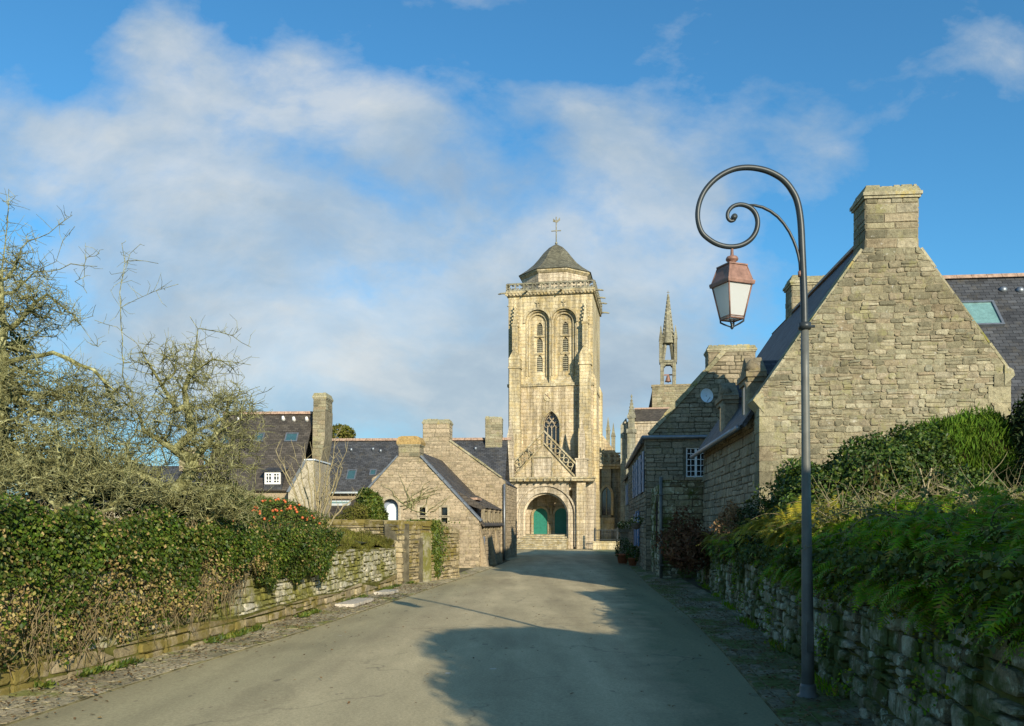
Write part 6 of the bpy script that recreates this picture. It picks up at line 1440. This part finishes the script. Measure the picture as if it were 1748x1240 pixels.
def left_plants():
    def bb(px, py, d, rx, ry, rz): p = at(px, py, d); return ((p.x, p.y, p.z), (rx, ry, rz))
    # berry bush at the end of the ivy hedge
    bl = [bb(500, 905, 17.6, .62, .7, .42), bb(440, 905, 16.6, .5, .6, .36), bb(480, 880, 18.2, .6, .6, .32), bb(530, 925, 18.3, .35, .5, .4)]
    T = shrub('berry_bush', 'green and yellow bush dotted with orange red berries at the end of the ivy', 'bush', bl, 'bushgreen', .05, 15000, 31, aspect=.5, lump=.15)
    R = np.random.default_rng(8); P = []
    for (c, r) in bl[:3]:
        p, dd = blob_pts(60, np.array(c), np.array(r)*1.05, 77, shell=.95, lump=.15); P.append(p[(dd[:, 1] < .2)])
    P = np.concatenate(P)-np.array([bl[0][0][0], bl[0][0][1], 0]); m = MB()
    for p in P: m.lathe([(.004, p[2]-.03), (.028, p[2]-.012), (.028, p[2]+.012), (.004, p[2]+.03)], p[0], p[1], 6)
    props(m.build('berries', M['berry'], T), kind='stuff')
    # grassy green mound behind
    bl = [bb(440, 880, 20.5, 1.1, 1.3, .45), bb(400, 875, 21.5, 1.3, 1.2, .45), bb(490, 905, 20, .8, 1, .4)]
    shrub('clipped_bush', 'smooth mound shaped grass green bush behind the red berries', 'bush', bl, 'grassblade', .06, 16000, 33, aspect=.25, lump=.05, shell=.9)
    bl = [bb(632, 866, 30, .42, .5, .5), bb(625, 850, 30.2, .3, .4, .3), bb(645, 885, 30, .3, .4, .4)]
    shrub('ivy_bush', 'round glossy green ivy bush beside the pale arched door', 'bush', bl, 'bushgreen', .09, 7000, 34, lump=.12)
    bl = [bb(598, 895, 28.5, .4, .5, .5), bb(572, 905, 28.5, .4, .5, .42), bb(612, 880, 29, .3, .4, .4)]
    shrub('russet_bush', 'tan brown winter bush left of the ivy bush, behind the mossy wall', 'bush', bl, 'mossgrass', .08, 6000, 35, lump=.2, aspect=.35)
    # dark evergreens seen through the bare trees
    bl = [bb(40, 800, 12.2, 1.0, .6, .62), bb(130, 830, 12.4, .9, .6, .45), bb(-40, 730, 12.4, .6, .6, .9), bb(20, 590, 12.6, .28, .4, .2)]
    shrub('evergreen_shrub', 'dark evergreen mass behind the bare trees at far left', 'bush', bl, 'darkleaf', .06, 12000, 36, lump=.4, shell=.3, cscale=.3)
    bl = [bb(215, 850, 13.4, .7, .6, .40), bb(310, 868, 13.6, .8, .6, .30), bb(370, 850, 13.8, .5, .6, .38)]
    shrub('evergreen_shrub', 'low dark evergreen bushes behind the forked apple trunk', 'bush', bl, 'darkleaf', .06, 8000, 37, lump=.3, shell=.4, cscale=.4)
    bl = [bb(585, 742, 56, .75, .8, .6)]
    shrub('shrub', 'small distant green shrub peeping beside the buttressed chimney', 'bush', bl, 'mossgrass', .2, 1200, 38, cscale=.5)
    # moss and grass along the wall tops, the ledge and the pavement edge
    rng = np.random.default_rng(3); n = 26000; y = rng.uniform(16.8, 23.3, n); bx = np.interp(y, [17.6, 23.3], [-3.75, -3.2]); o = rng.uniform(0, 1, n)**1.4
    P = np.stack([bx+.03-.06*1.2-o*.9, y, 1.14+.32*o+.08*np.sin(y*3)+.05*rng.uniform(-1, 1, n)], 1)
    k = rng.integers(0, n, 9000)
    grow = props(leaves('moss', P, .075, M['mossgrass'], None, up=np.tile([1.0, -.3, .3], (n, 1)), aspect=.18, seed=5, dirs=np.tile([.2, 0, 1.], (n, 1))), 'yellow green moss and dry grass on top of the pale retaining wall', 'moss', kind='stuff')
    n = 5200; y = rng.uniform(3, 24, n); side = rng.uniform(0, 1, n) < .6
    bx = np.array([lwall_x(v)+.16 for v in y]); cl = np.sin(y*2.1)+np.sin(y*5.3)*.6; ok = cl > -.1
    P = np.stack([bx+rng.normal(size=n)*.05, y, .03+.0*y], 1)[ok]
    props(leaves('weeds', P, .075, M['bushgreen'], None, aspect=.4, seed=6, up=np.tile([.2, -.5, .7], (len(P), 1)), dirs=np.tile([.3, 0, .8], (len(P), 1))), 'small weeds along the foot of the left wall', 'weeds', kind='stuff')
    n = 2600; y = rng.uniform(3, 24, n); P = np.stack([np.array([ip_l(v) for v in y])-rng.uniform(-.1, 1.0, n)**1.0*.8, y, .035+0*y], 1)
    y2 = rng.uniform(3.5, 26, n); P2 = np.stack([np.array([ip_r(v) for v in y2])+rng.uniform(.0, .8, n), y2, .02+0*y2], 1)
    y3 = rng.uniform(4, 30, 420); s3 = rng.uniform(0, 1, 420); s3 = np.where(rng.uniform(0, 1, 420) < .6, s3**3, 1-s3**3); P3 = np.stack([np.array([ip_l(v)+.1+(ip_r(v)-ip_l(v)-.2)*q for v, q in zip(y3, s3)]), y3, .012+.06*np.sin(PI*s3)-.02+0*y3], 1); P2 = np.concatenate([P2, P3])
    props(leaves('leaf_litter', np.concatenate([P, P2]), .045, M['litter'], None, aspect=.6, seed=7, flat=.8, up=np.tile([0, 0, 1.], (2*n+420, 1))), 'dry fallen leaves scattered on the two paved strips', 'leaves', kind='stuff')
    # trailing ivy on the brown wall
    T = thing('wall_ivy', 'green trailing ivy spilling over the brown wall beside the standing stone', 'plant'); b = at(735, 980, 25.7); T.location = (b.x, b.y, 0)
    n = 5200; u = rng.uniform(0, 1, n); P = np.stack([np.interp(u, [0, .6, 1], [.12, .02, -.15])+rng.normal(size=n)*(.10+.16*u)+.0, -.22-.1*rng.uniform(0, 1, n)-.12*u+.0*u, .1+1.75*u**.7], 1)
    P[:, 1] += P[:, 0]*.9; leaves('leaves', P, .07, M['bushgreen'], T, up=np.tile([.5, -1, .4], (n, 1)), seed=8, dirs=np.tile([0, 0, -1.], (n, 1)))
    # twiggy plant by the porch
    T = thing('bare_shrub', 'small reddish bare shrub at the corner between cottage and church porch', 'bush'); b = at(868, 937, 74); T.location = (b.x, b.y, gz(74)); A = []; Bq = []; R = random.Random(2)
    for k in range(160):
        a = Vector((0, 0, .0)); e = Vector((R.gauss(0, .45), R.gauss(0, .4), R.uniform(.6, 2.1))); A += [a, e*.5]; Bq += [e*.5+Vector((0, 0, .1)), e]
        A.append(e*.7); Bq.append(e*.7+Vector((R.uniform(-.3, .3), 0, R.uniform(.1, .4))))
    segs('stems', A, Bq, [.02]*len(A), [.012]*len(A), M['russet'], T, 3)
left_plants()
# ------------------------------------------------------------------ right bank of ferns and shrubs
def ferns(name, label, P0, D0, length, mat, seed, npair=13, wide=.26):
    """arching fronds: P0 roots (n,3), D0 start directions"""
    rng = np.random.default_rng(seed); n = len(P0); V = []; Fc = []; c = 0
    for i in range(n):
        L_ = length*rng.uniform(.6, 1.25); p = np.array(P0[i], float); d = np.array(D0[i], float)+rng.normal(size=3)*.25; d /= np.linalg.norm(d); side = np.cross(d, [0, 0, 1.]); side /= np.linalg.norm(side)+1e-9
        st = L_/npair; dr = rng.uniform(.10, .2); roll = rng.normal()*.3
        for k in range(npair):
            u = k/npair; q = p+d*st; w = L_*wide*math.sin(PI*min(1, (u*.86+.12)))**.8*(1-.35*u); nr = np.cross(side, d); s2 = side*math.cos(roll)+nr*math.sin(roll)
            for s in (-1, 1):
                b0 = p; b1 = q; tp = (p+q)/2+s2*s*w+d*w*.35-np.array([0, 0, .12*w]); V += [b0, b1-d*st*.15, tp]; Fc.append((c, c+1, c+2) if s > 0 else (c+1, c, c+2)); c += 3
            p = q; d = d+np.array([0, 0, -dr]); d /= np.linalg.norm(d)
    o = npmesh(name, np.array(V), np.array(Fc), M[mat]); return props(o, label, 'ferns', kind='stuff')
def right_plants():
    def bb(px, py, d, rx, ry, rz): p = at(px, py, d); return ((p.x, p.y, p.z), (rx, ry, rz))
    bl = [bb(1655, 790, 15.2, .85, .9, .80), bb(1600, 795, 15.0, .75, .8, .66), bb(1668, 755, 15.4, .5, .6, .42), bb(1560, 815, 14.8, .6, .7, .5), bb(1680, 840, 14.8, .55, .7, .7)]
    T = thing('juniper_bush', 'bright green feathery juniper bush rounded against the sunlit gable', 'bush'); T.location = (bl[0][0][0], bl[0][0][1], 0); off = np.array(T.location)
    P = []; D = []
    for k, (c, r) in enumerate(bl):
        p, dd = blob_pts(9000, np.array(c)-off, r, 50+k, shell=.88, lump=.1); P.append(p); D.append(dd); core('inner_growth', np.array(c)-off, r, T, k, 'core', .86)
    P = np.concatenate(P); D = np.concatenate(D); leaves('foliage', P, .13, M['juniper'], T, up=D, aspect=.16, flat=.3, seed=3, dirs=D*.35+np.array([0, 0, 1.3]))
    bl = [bb(1470, 825, 13.6, .75, .8, .52), bb(1555, 805, 13.8, .65, .8, .55), bb(1390, 850, 13.6, .5, .6, .45), bb(1630, 845, 13.2, .6, .7, .36), bb(1345, 885, 13.8, .35, .5, .34), bb(1440, 880, 13.0, .8, .6, .35), bb(1510, 785, 14.0, .45, .4, .3)]
    shrub('camellia_bush', 'wide dark glossy leaved bush in front of the sunlit gable, behind the ferns', 'bush', bl, 'camellia', .065, 46000, 52, lump=.3, shell=.7, flat=.25, cscale=.7)
    bl = [bb(1370, 830, 14.4, .38, .5, .42), bb(1350, 865, 14.4, .35, .5, .35)]
    shrub('shrub', 'reddish tipped dark shrub leaning on the left part of the big gable', 'bush', bl, 'camellia', .07, 6000, 53, lump=.3, shell=.6, cscale=.65)
    bl = [bb(1310, 900, 15.8, .42, .6, .36), bb(1290, 925, 15.6, .3, .5, .28), bb(1350, 925, 14, .5, .5, .25)]
    shrub('shrub', 'small almost black evergreen between the tan bush and the lamp post', 'bush', bl, 'darkleaf', .06, 9000, 54, lump=.3)
    bl = [bb(1252, 898, 19.0, .28, .4, .42), bb(1246, 925, 18.8, .25, .4, .3)]
    shrub('hydrangea', 'tan brown dried hydrangea bush at the shaded corner of the big house', 'bush', bl, 'tanleaf', .055, 7000, 55, lump=.3, shell=.5, cscale=.45)
    bl = [bb(1172, 925, 23.6, .5, .6, .55), bb(1192, 935, 22.5, .4, .5, .45), bb(1160, 945, 23.2, .35, .5, .4)]
    shrub('hydrangea', 'dark reddish brown hydrangea overhanging the low end of the fern wall', 'bush', bl, 'russet', .10, 4500, 56, lump=.35, shell=.6, cscale=.6)
    # tall dark conifer at the right edge
    bl = [bb(1768, 780, 14.5, .45, .6, 1.2), bb(1790, 850, 13.5, .6, .6, .9)]
    shrub('conifer', 'tall nearly black conifer cut by the right edge of the view', 'tree', bl, 'darkleaf', .10, 9000, 57, lump=.15, aspect=.3, cscale=.8)
    # tangle of pruned twigs and pale leaves
    rng = np.random.default_rng(9); T = thing('twig_thicket', 'tangle of pale cut twigs and yellowish leaves above the ferns on the right', 'bush'); b = at(1560, 900, 10.8); T.location = (b.x, b.y, 0); off = np.array(T.location)
    A = []; Bq = []; ra = []; rb = []; R = random.Random(3)
    for k in range(330):
        px = R.uniform(1400, 1760); d = 10.6+R.uniform(-.9, 1.2); py = R.gauss(896, 20)-(px-1400)*.07; p = at(px, py, d)-Vector(off); dr = Vector((R.uniform(-1, 1), R.uniform(-.5, .5), R.uniform(-.2, .9))).normalized(); r = R.choice((.0025, .003, .004, .006))
        for j in range(R.randint(3, 6)): q = p+dr*R.uniform(.06, .16); A.append(p); Bq.append(q); ra.append(r); rb.append(r*.8); r *= .85; dr = (dr+Vector((R.uniform(-.4, .4), R.uniform(-.4, .4), R.uniform(-.3, .3)))).normalized(); p = q
    for px, py, qx, qy, r in ((1590, 800, 1580, 850, .014), (1570, 800, 1585, 855, .012), (1530, 845, 1570, 860, .012), (1690, 905, 1720, 855, .022), (1465, 905, 1463, 880, .024), (1430, 900, 1428, 870, .014), (1600, 830, 1660, 850, .012), (1500, 840, 1545, 862, .014), (1440, 890, 1455, 905, .010)):
        A.append(at(px, py, 10.6)-Vector(off)); Bq.append(at(qx, qy, 10.4)-Vector(off)); ra.append(r); rb.append(r*.85)
    segs('twigs', A, Bq, ra, rb, M['twig_pale'], T, 4)
    n = 12000; px = rng.uniform(1390, 1790, n); dd = 10.9+rng.uniform(-1.3, .9, n); py = 904+rng.normal(size=n)*20-(px-1400)*.07; P = np.stack([(px-CXP)/F*dd, dd, EYE+(HOR-py)/F*dd], 1)-off
    leaves('leaves', P, .06, M['hedgeleaf'], T, aspect=.5, seed=4)
    # fern cover: rows of fronds hanging over the wall
    def rows(n, y0, y1, back, zt, dz, seed):
        g = np.random.default_rng(seed); nc = max(3, n//11); cy = g.uniform(y0, y1, nc); cb = g.uniform(0, 1, nc)**1.3*back; cz = g.uniform(-.14, .12, nc); k = g.integers(0, nc, n)
        y = cy[k]+g.normal(size=n)*.05; b = cb[k]; x = np.array([rwall_x(v) for v in y])+b+.02+g.normal(size=n)*.04
        z = np.array([rt(v) for v in y])*zt+dz*b/max(back, .01)+cz[k]+g.uniform(-.04, .04, n); P = np.stack([x, y, z], 1); a = g.uniform(0, 2*PI, n); D = np.stack([np.cos(a)-.45, np.sin(a)-.25, g.uniform(.1, 1.3, n)], 1); return P, D
    P, D = rows(2600, 1.8, 11.2, 1.25, 1.02, .45, 1); ferns('fern_cover', 'deep green ferns arching over the near part of the right wall', P, D, .28, 'fern', 3)
    P, D = rows(1000, 2.2, 12, .05, .82, 0, 5); ferns('fern_fringe', 'dark green fern fringe hanging down the face of the right wall', P, D, .30, 'fern', 7)
    P, D = rows(520, 11.4, 22.5, .8, .93, .25, 2); ferns('fern_cover', 'green and rusty ferns on the far part of the right wall', P, D, .36, 'fern', 4)
    P, D = rows(800, 10.2, 15.8, .5, 1.16, .22, 6); ferns('sun_tinted_ferns', 'ferns coloured a sunlit gold on the wall top just left of the lamp post', P, D, .34, 'fern_sun_tint', 8)
    P, D = rows(320, 16.5, 22.3, .5, 1.1, .16, 9); ferns('sun_tinted_ferns', 'ferns coloured a sunlit yellow green at the far low end of the right wall', P, D, .34, 'fern_sun_tint', 10)
    # arching bramble canes
    A = []; Bq = []; ra = []; rb = []; LP = []; g = random.Random(17)
    for k in range(110):
        y = g.uniform(5.5, 20); x = rwall_x(y)+g.uniform(.1, 1.2); p = Vector((x, y, rt(y)+g.uniform(0, .25))); d = Vector((g.uniform(-1, .2), g.uniform(-.8, .6), g.uniform(.3, .9))).normalized(); r0 = g.uniform(.003, .006)
        for j in range(g.randint(6, 12)):
            q = p+d*.09; A.append(p); Bq.append(q); ra.append(r0); rb.append(r0*.93); r0 *= .93; d = (d+Vector((g.uniform(-.12, .12), g.uniform(-.12, .12), -.15))).normalized(); p = q
            for s in range(2): LP.append(p+Vector((g.uniform(-.04, .04), g.uniform(-.04, .04), g.uniform(-.03, .03))))
    o = segs('bramble_canes', A, Bq, ra, rb, M['twig_dry'], None, 4); props(o, 'thin arching bramble canes rising from the ferns on the right wall', 'brambles', kind='stuff')
    lo = leaves('bramble_leaves', np.array(LP), .042, M['bushgreen'], None, seed=21, aspect=.7); props(lo, 'bramble leaves strung along the canes over the right wall', 'brambles', kind='stuff')
    # ivy mat under the ferns
    n = 17000; y = rng.uniform(1.6, 23, n); bx = np.array([rwall_x(v) for v in y]); tp = np.array([rt(v) for v in y]); u = rng.uniform(0, 1, n); lowf = .42+.2*np.sin(y*1.7)+.15*np.sin(y*4.1)
    face = u < .5; z = np.where(face, tp*(1-.5*np.clip(lowf, .05, .8)*rng.uniform(0, 1, n)**1.2), tp+.05+.1*rng.uniform(0, 1, n)); x = np.where(face, bx-.09+.05*(tp-z)-.06*rng.uniform(0, 1, n), bx+rng.uniform(0, 1, n)*1.3)
    P = np.stack([x, y, z], 1); props(leaves('wall_creeper', P, .055, M['bushgreen'], None, up=np.tile([-.8, -.3, .5], (n, 1)), seed=12, aspect=.8), 'dark creeper leaves matted over the top of the right wall', 'creeper', kind='stuff')
    n = 9000; y = rng.uniform(3, 24, n); bx = np.array([rwall_x(v) for v in y]); patch = np.sin(y*3.3)+np.sin(y*1.3+2); z = rng.uniform(.05, 1.4, n); ok = (np.sin(y*4+z*5)+np.sin(y*1.7-z*3) > .7); P = np.stack([bx-.05+.05*z-.04*rng.uniform(0, 1, n), y, z], 1)[ok]
    props(leaves('wall_moss', P, .035, M['fern'], None, up=np.tile([-1., -.2, .5], (len(P), 1)), seed=13, aspect=.7), 'tufts of moss and small plants growing in the joints of the right wall', 'moss', kind='stuff')
    # grass and dirt along the wall foot
    n = 3000; y = rng.uniform(3, 25, n); bx = np.array([rwall_x(v) for v in y]); ok = np.sin(y*2.3)+np.sin(y*6.1)*.5 > .1; P = np.stack([bx-.06-np.abs(rng.normal(size=n))*.07, y, .02+0*y], 1)[ok]
    props(leaves('grass_tufts', P, .08, M['fern'], None, up=np.tile([-.3, -.8, .3], (len(P), 1)), seed=14, aspect=.2, dirs=np.tile([-.2, 0, 1.], (len(P), 1))), 'short grass tufts along the foot of the right wall', 'grass', kind='stuff')
M['hedgeleaf'] = leaf_mat('pale_hedge_leaf', [(.06, .09, .015), (.13, .14, .03), (.20, .19, .06), (.04, .07, .012), (.24, .18, .09)], .5, .25, .3)
right_plants()
def pots():
    def pot(px, py, d, label, s=.24, flowers=True):
        b = at(px, py, d); T = thing('flower_pot', label, 'flower pot'); T.location = (b.x, b.y, gz(b.y)+.02)
        m = MB(); m.lathe([(s*.7, 0), (s, s*1.35), (s*1.12, s*1.35), (s*1.12, s*1.6), (s*.9, s*1.6), (s*.85, s*1.3)], 0, 0, 16); m.build('pot', M['terracotta'], T)
        p, dd = blob_pts(500, (0, 0, s*2.5), (s*1.3, s*1.3, s*1.5), int(px)); leaves('foliage', p, .09, M['camellia'], T, up=dd)
        st = MB(); st.tube([(0, 0, s*.8), (0, 0, s*2.6)], .02, 5); st.build('stem', M['wood'], T)
    pot(1063, 965, 36.5, 'terracotta pot with a dark leafy plant at the foot of the shaded houses', .26)
    pot(1080, 968, 34.5, 'second smaller terracotta pot nearer the blue shutters', .2)
    # tall stone planter post with pale flowers
    b = at(1066, 950, 40); T = thing('planter', 'tall narrow stone planter topped with small pale yellow flowers', 'planter'); T.location = (b.x-.02, b.y, gz(b.y))
    m = MB(); m.box(-.22, .22, -.2, .2, 0, 1.35, 0, .03); m.box(-.28, .28, -.26, .26, 1.35, 1.5); m.build('post', M['grey'], T)
    p, dd = blob_pts(300, (0, 0, 1.62), (.3, .3, .2), 5); leaves('foliage', p, .09, M['bushgreen'], T, up=dd)
    fl = MB(); R = random.Random(1)
    for k in range(14): fl.lathe([(.01, 0), (.05, .02), (.01, .04)], 0, 0, 6) if False else None
    for k in range(14):
        x, y, z = R.uniform(-.28, .28), R.uniform(-.28, .1), 1.68+R.uniform(0, .14); fl.lathe([(.01, z-.02), (.045, z), (.04, z+.02), (.01, z+.035)], x, y, 7)
    fl.build('flowers', M['petal'], T)
    # hanging basket on the shaded facade
    c = FB.S(1086, 893, -.35); p = FB.o+FB.X*-.35+FB.Y*c[0]; T = thing('hanging_basket', 'hanging basket of pale flowers fixed on the shaded facade by the blue shutters', 'basket'); T.location = (p.x, p.y, c[1])
    m = MB(); m.lathe([(.04, -.24), (.14, -.18), (.2, -.04), (.21, 0)], 0, 0, 12); m.build('basket', M['wood'], T)
    m = MB(); m.tube([(0, 0, 0), (0, 0, .35), (.1, 0, .42), (.37, 0, .42)], .012, 5); m.build('bracket', M['iron'], T)
    q, dd = blob_pts(200, (0, 0, .06), (.24, .24, .16), 6); leaves('foliage', q, .07, M['bushgreen'], T, up=dd); fl = MB()
    for k in range(10): x, y, z = R.uniform(-.22, .2), R.uniform(-.24, .1), R.uniform(.02, .2); fl.lathe([(.01, z-.02), (.04, z), (.01, z+.03)], x, y, 7)
    fl.build('flowers', M['petal'], T)
    # flat pale stones set by the foot of the left wall
    for px, d, l, w in ((555, 17.9, 1.5, .42), (635, 20.6, .9, .4)):
        T = thing('paving_slab', 'long pale worn slab on the pavement by the pale wall' if l > 1 else 'shorter pale worn slab on the pavement, nearer the brown wall', 'slab'); x = lwall_x(d)+.42; T.location = (x, d, 0); T.rotation_euler = (0, 0, -math.atan2(lwall_x(d+1)-lwall_x(d), 1))
        m = MB(); m.prismz([(-w/2, -l/2), (w/2-.03, -l/2+.05), (w/2, l/2-.06), (-w/2+.05, l/2)], .02, .085); m.build('slab', M['paleslab'], T)
M['petal'] = plain('pale_petal', (.75, .66, .32), .7, var=.2)
M['paleslab'] = rubble_mat('pale_slab', [(.52, .49, .42), (.5, .47, .4)], .1, .05, white=.5, stain=.3)
pots()
def far_wood():
    P = []
    for k in range(26):
        x = -75+k*2.5; p, d = blob_pts(900, (x, 64+3*math.sin(k*1.7), 1.6), (2.6, 2.4, 2.1+.8*math.sin(k*2.3)), 200+k, lump=.3, shell=.5); P.append(p)
    P = np.concatenate(P); props(leaves('distant_wood', P, .42, M['darkleaf'], None, seed=77), 'dark distant wood beyond the left gardens', 'trees', kind='stuff')
far_wood()
# trees standing beside and behind the camera (their shade falls across the road)
def shade_tree():
    bl = [((5.55, .25, 4.15), (1.5, 1.6, 1.15)), ((5.35, -.9, 3.3), (1.85, 1.5, 1.25)), ((4.9, -1.8, 2.8), (1.45, 1.4, .95)), ((6.9, -.1, 4.0), (1.7, 1.5, 1.15)), ((7.4, 1.0, 3.1), (1.5, 1.3, 1.1))]
    T = shrub('evergreen_tree', 'dense round evergreen tree beside the road whose shadow crosses the asphalt', 'tree', bl, 'darkleaf', .12, 30000, 90, lump=.06, shell=.93, cscale=1.0)
    m = MB(); m.tube([(0, 0, 0), (.05, -.1, 1.2), (-.05, -.2, 3.6)], [.17, .14, .08], 10); m.build('trunk', M['bark'], T, uv=False)
shade_tree()
# ------------------------------------------------------------------ camera, sky, light
cam = bpy.data.objects.new('camera', bpy.data.cameras.new('camera')); COL.objects.link(cam); SC.camera = cam
cam.location = (0, 0, EYE); cam.rotation_euler = (PI/2, 0, 0); cam.data.sensor_width = 36; cam.data.lens = 36*F/1748
cam.data.shift_y = (HOR-620)/1748; cam.data.clip_end = 8000; cam.data.clip_start = .05
ELEV = math.radians(20.3); SD = Vector((.41, -.912, 0)).normalized(); S3 = Vector((SD.x*math.cos(ELEV), SD.y*math.cos(ELEV), math.sin(ELEV)))
sun = bpy.data.objects.new('sun', bpy.data.lights.new('sun', 'SUN')); COL.objects.link(sun); sun.data.energy = 4.8; sun.data.angle = math.radians(.53); sun.data.color = (1, .86, .66)
sun.rotation_euler = S3.to_track_quat('Z', 'Y').to_euler()
w = bpy.data.worlds.new('World'); SC.world = w; w.use_nodes = True; nt = w.node_tree; nt.nodes.clear()
class WT(NT):
    def __init__(s): s.t = nt
t = WT(); out = t.n('OutputWorld'); bg = t.n('Background'); t.l(bg.outputs[0], out.inputs[0]); bg.inputs[1].default_value = .118
sky = t.n('TexSky', sky_type='NISHITA'); sky.sun_disc = False; sky.sun_elevation = ELEV; sky.sun_rotation = math.atan2(SD.x, SD.y); sky.air_density = 1.0; sky.dust_density = .6; sky.ozone_density = 2.2
hs = t.n('HueSaturation'); hs.inputs['Saturation'].default_value = 1.0; hs.inputs['Value'].default_value = SKYV; t.l(sky.outputs[0], hs.inputs['Color'])
skyc = t.mix(1, hs.outputs[0], (.42, .93, 1.14), 'MULTIPLY')
dirv = t.n('TexCoord').outputs['Generated']; sep = t.n('SeparateXYZ'); t.l(dirv, sep.inputs[0])
ay = t.math('MAXIMUM', t.math('ABSOLUTE', sep.outputs[1]), .12)
s_ = t.math('DIVIDE', sep.outputs[0], ay); h_ = t.math('DIVIDE', sep.outputs[2], ay)
cmb = t.n('CombineXYZ'); t.l(s_, cmb.inputs[0]); t.l(h_, cmb.inputs[1])
wn = t.n('TexNoise'); wn.inputs['Scale'].default_value = 2.3; wn.inputs['Detail'].default_value = 8; t.l(cmb.outputs[0], wn.inputs['Vector'])
wv = t.n('VectorMath', operation='SUBTRACT'); t.l(wn.outputs['Color'], wv.inputs[0]); wv.inputs[1].default_value = (.5, .5, .5)
wsc = t.n('VectorMath', operation='SCALE'); t.l(wv.outputs[0], wsc.inputs[0]); wsc.inputs[3].default_value = .20
wadd = t.n('VectorMath', operation='ADD'); t.l(cmb.outputs[0], wadd.inputs[0]); t.l(wsc.outputs[0], wadd.inputs[1])
def lobe(px, py, rx, ry, amp, rot=0):
    c = ((px-CXP)/F, (HOR-py)/F); vs = t.n('VectorMath', operation='SUBTRACT'); t.l(wadd.outputs[0], vs.inputs[0]); vs.inputs[1].default_value = (c[0], c[1], 0)
    r = t.n('VectorRotate', rotation_type='Z_AXIS'); t.l(vs.outputs[0], r.inputs['Vector']); r.inputs['Angle'].default_value = math.radians(rot)
    m_ = t.n('VectorMath', operation='MULTIPLY'); t.l(r.outputs[0], m_.inputs[0]); m_.inputs[1].default_value = (F/rx, F/ry, 0)
    d = t.n('VectorMath', operation='DOT_PRODUCT'); t.l(m_.outputs[0], d.inputs[0]); t.l(m_.outputs[0], d.inputs[1])
    e = t.math('EXPONENT', t.math('MULTIPLY', d.outputs['Value'], -1.0)); return t.math('MULTIPLY', e, amp)
LOBES = [(260, 400, 420, 200, .46, 0), (240, 90, 110, 100, .34, 0), (20, 250, 220, 100, .24, 0), (620, 200, 200, 60, .36, 30), (500, 80, 60, 30, .2, 30), (1060, 260, 200, 110, .44, 0), (1140, 350, 110, 110, .28, 0), (860, 380, 260, 110, .34, 15), (800, 500, 400, 160, .42, 10), (1620, 120, 150, 45, .28, 0), (250, 620, 460, 130, .50, 0), (800, 660, 420, 90, .42, 0), (1070, 600, 230, 150, .40, 0), (1380, 330, 90, 40, .3, 20), (950, 200, 120, 60, .25, 10), (1190, 470, 150, 160, .26, 0),
 (110, 170, 120, 45, -.45, 20), (440, 40, 140, 60, -.35, 0), (760, 290, 90, 25, -.2, 30), (1500, 480, 270, 240, -.55, 0), (1330, 60, 170, 90, -.35, 0), (1700, 20, 120, 60, -.3, 0), (60, 60, 160, 60, -.4, 0), (560, 755, 130, 20, -.25, 0), (850, 60, 200, 50, -.35, 0), (600, 320, 110, 30, -.3, 25)]
acc = None
for L_ in LOBES:
    e = lobe(*L_); acc = e if acc is None else t.math('ADD', acc, e)
fb = t.noise(t.mapv(wadd.outputs[0], (1, 1.5, 1), (3.1, 1.7, 0), (0, 0, .5)), 3.0, 9, .58); fb2 = t.noise(t.mapv(cmb.outputs[0], (1, 1.7, 1), (7, 2, 0), (0, 0, .45)), 9, 8, .6)
cov = t.math('ADD', acc, t.math('ADD', t.math('MULTIPLY_ADD', fb, 2.0, -.98), t.math('MULTIPLY_ADD', fb2, .8, -.4)))
dens = t.math('SMOOTH_MIN', 1.0, 1.0) if False else t.ramp(cov, [(.02, .0), (.22, .28), (.50, .70), (.85, .92)])
fb3 = t.noise(t.mapv(wadd.outputs[0], (1, 1.8, 1), (1, 8, 0), (0, 0, .3)), 3.2, 8, .6)
elevf = t.ramp(h_, [(.0, 0), (.55, 1)])
cc = t.ramp(t.math('ADD', fb3, t.math('MULTIPLY', elevf, .12)), [(.34, (.36, .47, .60)), (.54, (.54, .65, .74)), (.74, (.86, .89, .88))])
cm = t.n('VectorMath', operation='SCALE'); t.l(cc, cm.inputs[0]); cm.inputs[3].default_value = CLOUDV
hz = t.mix(t.ramp(h_, [(.0, .75), (.28, 0)]), skyc, tuple(q*HZV for q in (.40, .56, .74)))
mx = t.mix(dens, hz, cm.outputs[0]); t.l(mx, bg.inputs[0])
vs = SC.view_settings; SC.display_settings.display_device = 'sRGB'; vs.view_transform = 'Standard'; vs.look = 'None'; vs.exposure = EXPO; vs.gamma = 1; vs.use_curve_mapping = False
SC.render.engine = 'CYCLES'
